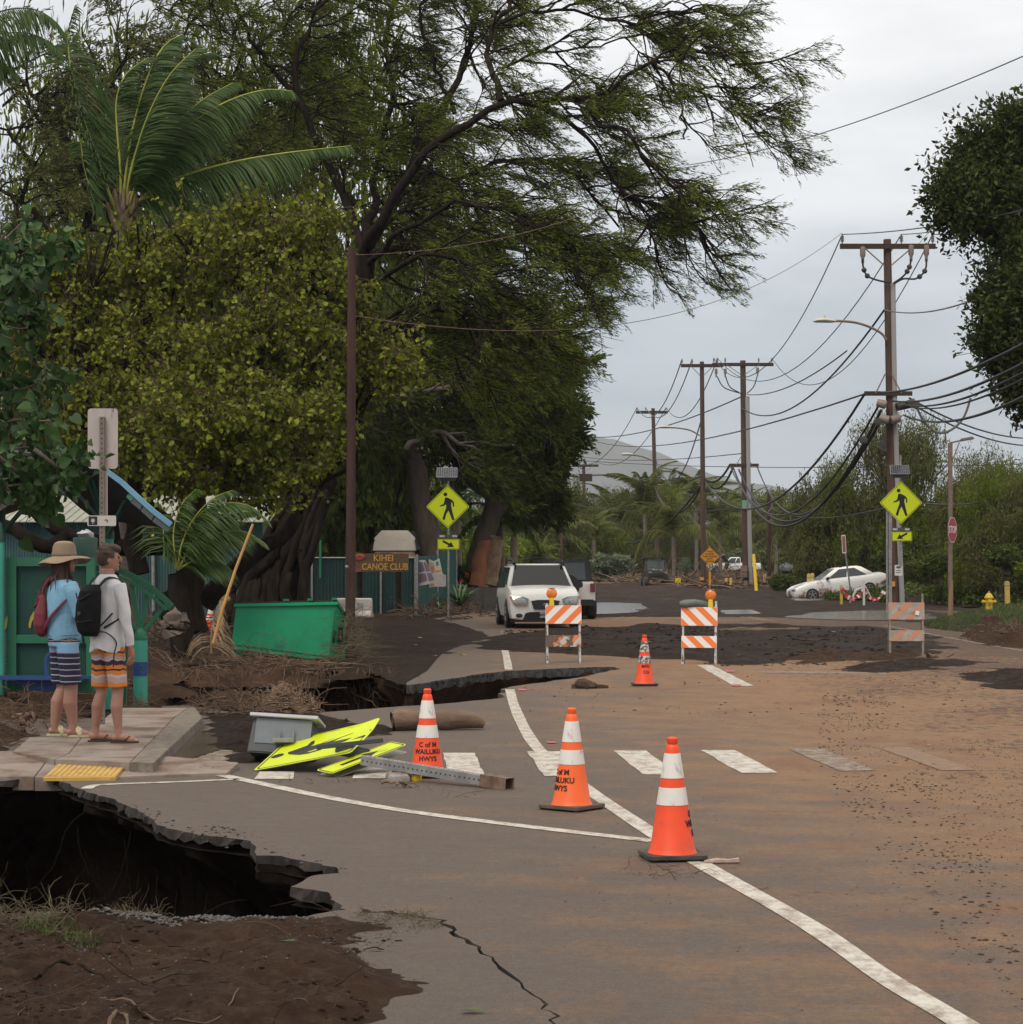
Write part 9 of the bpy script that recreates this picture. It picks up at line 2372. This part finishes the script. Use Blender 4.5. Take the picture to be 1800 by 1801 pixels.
BP=W([(-200,1255),(-150,1205),(80,1190),(250,1200),(255,1236),(130,1240),(60,1262)])
tangle('root_mat',None,BP,900,(.15,.7),(.003,.010),m_root,3,.28,.8);tangle('root_mat',None,BP,160,(.2,.7),(.003,.009),m_rootl,4,.35,.8)
tangle('debris_heap',None,W([(-150,1330),(-60,1270),(60,1262),(150,1262),(110,1285),(45,1292),(10,1320)]),700,(.1,.5),(.002,.008),m_root,5,.22,.8)
tangle('debris_heap',None,W([(360,1262),(330,1240),(420,1236),(470,1262),(440,1270)]),420,(.1,.45),(.003,.009),m_root,6,.2,.7);tangle('debris_heap',None,W([(430,1264),(440,1236),(560,1240),(565,1262)]),260,(.1,.5),(.004,.014),m_rootl,66,.25,.6);tangle('debris_heap',None,W([(225,1262),(235,1246),(262,1244),(262,1256)]),160,(.05,.3),(.003,.007),m_root,7,.1,.7)
tangle('debris_heap',None,W([(590,1180),(590,1150),(640,1150),(655,1182)]),420,(.3,.9),(.003,.007),m_dryg,8,.75,1.0,droop=-.2)
tangle('debris_heap',None,W([(690,1092),(700,1066),(850,1064),(870,1082),(780,1096)]),500,(.3,1.2),(.01,.03),m_root,9,.3,.5)
tangle('debris_heap',None,W([(262,1140),(250,1085),(380,1080),(400,1135)]),700,(.3,1.2),(.006,.018),m_root,10,.45,.6)
for i,(poly,n,hp) in enumerate((([(1020,1032),(1030,1020),(1180,1020),(1230,1026),(1120,1032)],700,.3),([(1180,1034),(1200,1026),(1330,1026),(1390,1030),(1340,1040),(1220,1040)],900,.35))):
 tangle('debris_heap',None,W(poly),n,(.8,3.2),(.03,.10),m_root if i else m_rootl,11+i,hp,.14,wig=.16);tangle('debris_heap',None,W(poly),200,(1,3.5),(.03,.08),m_rootl if i else m_root,14+i,hp,.2,wig=.2)
# foreground litter
FG=W([(-100,1650),(60,1640),(450,1645),(640,1620),(740,1640),(660,1680),(650,1790),(400,1900),(-300,1900)])
tangle('dry_grass_clump',None,FG,900,(.02,.12),(.0006,.0018),m_root,64,0,.12);clods('mud_clods',W([(870,1110),(1100,1104),(1600,1112),(1640,1145),(1420,1160),(1000,1150)]),1500,(.01,.07),m_soil,63,.45);clods('gravel',FG,1800,(.002,.009),m_gv,62,.6)
tangle('twig_litter',None,FG,150,(.05,.3),(.001,.003),m_bark,21,0,.1,wig=.25);tangle('twig_litter',None,FG,36,(.08,.4),(.001,.003),m_root,22,0,.15,wig=.2)
clods('mud_clods',FG,2600,(.002,.020),m_mud2,23,.45);clods('asphalt_crumbs',W([(112,1368),(250,1420),(460,1468),(600,1515),(620,1540),(560,1535),(450,1510),(300,1462),(160,1400)]),220,(.003,.018),m_edge,29,.6);clods('gravel',W([(-60,1612),(110,1630),(450,1645),(600,1608),(700,1620),(600,1655),(300,1668),(-60,1655)]),5200,(.004,.016),m_gv,24,.7)
tangle('dry_grass_clump',None,W([(-80,1668),(-60,1620),(60,1628),(150,1655),(120,1690)]),260,(.08,.3),(.0012,.003),m_dryg,25,.02,.9,droop=-.12);tangle('dry_grass_clump',None,W([(200,1640),(280,1632),(290,1650),(200,1660)]),200,(.04,.16),(.0012,.003),m_dryg,26,.02,.8)
tangle('dry_grass_clump',None,W([(620,1606),(760,1612),(790,1632),(700,1640),(640,1628)]),180,(.03,.10),(.0012,.003),m_dryg,27,.03,.7);grass('weeds',W([(30,1680),(60,1660),(180,1690),(160,1710)]),260,(.03,.08),m_grass,28,.003)
for i,(pts,r,lab) in enumerate((([(105,1772),(160,1752),(210,1755),(300,1775),(380,1770),(420,1745)],.005,'long pale curved root lying in the foreground mud'),([(210,1676),(265,1700),(370,1695),(410,1660),(470,1645)],.004,'thin dark forked branch across the foreground mud'),([(60,1712),(120,1700),(185,1718)],.008,'short thick dark root half sunk in the foreground mud'),([(190,1801),(200,1784),(220,1780),(225,1800)],.009,'knobbly root end at the bottom edge of the mud'),([(280,1801),(330,1788),(400,1798)],.005,'pale root curve at the very bottom of the picture'))):
 q=[G(a,b_,.10) for a,b_ in pts];k=MB();rs=resample(q,22);k.tube([(p[0],p[1],ground_z(p[0],p[1])+r*.5+.004*math.sin(j)) for j,p in enumerate(rs)],[r*(1.1-.5*j/21)*(1+.12*math.sin(j*2.1)) for j in range(22)],8);o=k.build('root',m_bark if i in (1,2) else m_root);tag(o,lab,'root')
# specks and clods of mud over the asphalt
for i,(poly,n,s) in enumerate((([(1440,1250),(1560,1230),(1640,1330),(1700,1450),(1760,1560),(1800,1700),(1690,1700),(1600,1560),(1500,1440),(1440,1340)],1700,(.003,.017)),([(1600,1300),(1800,1300),(1800,1800),(1700,1650)],1300,(.002,.012)),([(1440,1260),(1450,1220),(1560,1200),(1560,1230)],220,(.006,.022)),([(760,1250),(1800,1220),(1900,1801),(900,1801),(640,1520)],1400,(.0015,.008)),([(900,1190),(1750,1180),(1750,1260),(900,1260)],260,(.006,.028)),([(1240,1172),(1480,1170),(1560,1158),(1400,1150),(1240,1160)],320,(.01,.05)))):
 clods('mud_clods',W(poly),n,s,m_clod,30+i,.5)
for i,(px,py,r) in enumerate(((1035,1208,.11),(1022,1206,.08),(1047,1210,.06))):pass
k=MB();c=G(1032,1211);k.ball((c.x-.04,c.y,.05),.12,6,(1.1,.8,.7));k.ball((c.x+.06,c.y,.04),.09,6,(1.2,1,.6));k.tube([(c.x-.2,c.y,.02),(c.x+.1,c.y,.03),(c.x+.3,c.y+.05,.015)],[.03,.04,.015],6);k.jitter(.015,3);o=k.build('mud_lump',m_clod);tag(o,'dark lump of mud on the asphalt beside the narrow end of the washout','mud lump')
tangle('twig_litter',None,W([(1080,1530),(1150,1515),(1240,1535),(1200,1550),(1110,1545)]),46,(.05,.22),(.001,.003),m_root,40,0,.35);tangle('twig_litter',None,W([(700,1395),(820,1385),(850,1400),(740,1405)]),26,(.05,.2),(.001,.003),m_root,41,0,.2);tangle('twig_litter',None,W([(470,1372),(640,1372),(650,1380),(480,1378)]),30,(.03,.15),(.001,.003),m_root,42,0,.2)
q=G(1270,1519);k=MB();k.tube([(q.x-.10,q.y,.012),(q.x-.03,q.y,.018),(q.x+.04,q.y+.01,.014),(q.x+.10,q.y,.02)],[.008,.017,.012,.018],7);k.jitter(.003,1);o=k.build('paper_scrap',mat('muddy_paper',(.30,.22,.18),.8,(.45,.30,.28),30));tag(o,'crumpled muddy paper scrap just right of the nearest cone','litter')
m_pinkp=mat('pink_road_mark',(.40,.10,.13),.7)
for px,py in ((970,1307),(918,1214),(1284,1181),(1296,1206)):quad('pink_mark',[(px-8,py-1.5),(px+8,py-1.5),(px+9,py+1.5),(px-7,py+1.5)],m_pinkp,.0092)
m_gl=mat('fallen_leaf_green',(.06,.09,.02),.6);m_yl=mat('fallen_leaf_yellow',(.50,.36,.08),.6)
for i,(px,py,s,m,lab) in enumerate(((830,1783,.05,m_gl,'green leaf lying on the cracked asphalt at the bottom'),(506,1694,.045,m_gl,'pale green leaf lying on the foreground mud'),(1463,1119,.10,m_yl,'yellow scrap on the dark mud left of the dirty barricade'),(735,1125,.10,m_yl,'yellow leaf on the dark mud left of the road, highest one'),(729,1140,.07,m_yl,'yellow leaf on the dark mud left of the road, middle one'),(764,1155,.06,m_yl,'yellow leaf on the dark mud left of the road, lowest one'),(813,1153,.08,m_yl,'yellow leaf on the asphalt tip left of the short white line'),(1140,1136,.07,m_yl,'yellow leaf on the mud behind the scuffed cone'),(1632,1312,.03,m_yl,'pale crumb on the faded crosswalk at right'))):
 c=G(px,py);z=ground_z(c.x,c.y)+.012;k=MB();k.add([(c.x+s*a,c.y+s*b_,z+s*h_) for a,b_,h_ in ((-1,0,0),(-.3,-.45,.15),(.5,-.35,.1),(1.1,0,.02),(.5,.35,.2),(-.3,.45,.05))],[(0,1,2,3),(0,3,4,5)],False);o=k.build('leaf',m,fix=False);tag(o,lab,'leaf')
# verge, creepers, field cover on the right
VG=W([(1622,1100),(1650,1090),(1700,1076),(1800,1066),(1960,1066),(1960,1122),(1800,1116),(1700,1112),(1650,1108)])
mound('grass_verge',VG,.14,.9,.12,m_soil,.05,.9,71,base=.0);mound('mud',W([(1700,1122),(1720,1110),(1800,1112),(1960,1122),(1960,1142),(1800,1140),(1730,1136)]),.16,.5,.05,m_mud2,.12,1.8,72)
grass('verge_grass',VG,26000,(.05,.16),m_grass,50,.010)
tangle('debris_heap',None,W([(1690,1128),(1700,1108),(1960,1118),(1960,1136)]),300,(.1,.6),(.006,.02),m_rootl,51,.1,.4)
CR=[Vector(v) for v in ((18.2,84),(22,80),(40,78),(46,130),(22,128),(19.5,104),(18.0,97))]
mound('creeper_bank',CR,.55,6,.4,m_soil,.35,.25,73);leafmat('creepers',CR,24000,.45,m_vine,52,(.10,.22))
leafmat('creepers',[Vector(v) for v in ((17.9,92),(17.6,88),(19,87),(24,92),(22,98),(18.6,96))],9000,.9,m_vine,53,(.08,.18))
leafmat('creepers',[Vector(v) for v in ((13.6,93),(14,91),(16.5,90),(17,94),(15,95))],3000,.25,m_vine,54,(.08,.16))
grass('field_grass',[Vector(v) for v in ((20,80),(60,70),(60,130),(20,130))],26000,(.2,.7),m_grass,55,.02);grass('field_grass',[Vector(v) for v in ((-6,222),(60,222),(80,240),(-20,240))],12000,(.2,.6),m_dryg,56,.05)
leafmat('undergrowth',[Vector(v) for v in ((27,112),(60,84),(70,140),(32,150))],26000,3.2,m_bleaf,57,(.16,.34));leafmat('undergrowth',[Vector(v) for v in ((-2,232),(60,222),(75,262),(-10,262))],20000,4.0,m_bleaf,58,(.3,.6));leafmat('undergrowth',[Vector(v) for v in ((-26,100),(-1,100),(3,150),(-30,150))],20000,3.4,m_kleaf,59,(.2,.4))
leafmat('undergrowth',[Vector(v) for v in ((-2.6,84),(-.2,88),(0.4,100),(-5,98))],5000,1.6,m_kleaf2,60,(.12,.24))
for i,(px,py) in enumerate(((812,1022),(822,1012),(806,1030),(832,1018))):
 c=P(px,py,79);k=MB();k.ball(c,.09,5);k.jitter(.03,i);o=k.build('red_flower',mat('red_flower',(.30,.02,.015),.7));tag(o,('lowest left','highest','leftmost','right')[i]+' red blossom in the shrub by the fence corner','flower')
# air
hz_=MB();hz_.box((0,3045,135),(6600,6110,290));me=hz_.mesh('haze');mh,nt,out=new_mat('pale_air');pv_=nt.nodes.new('ShaderNodeVolumePrincipled');pv_.inputs['Color'].default_value=(.86,.90,.96,1);pv_.inputs['Density'].default_value=.00015;pv_.inputs['Anisotropy'].default_value=.2;nt.links.new(pv_.outputs[0],out.inputs['Volume']);me.materials.append(mh)
o=link('haze',me);tag(o,kind='stuff')
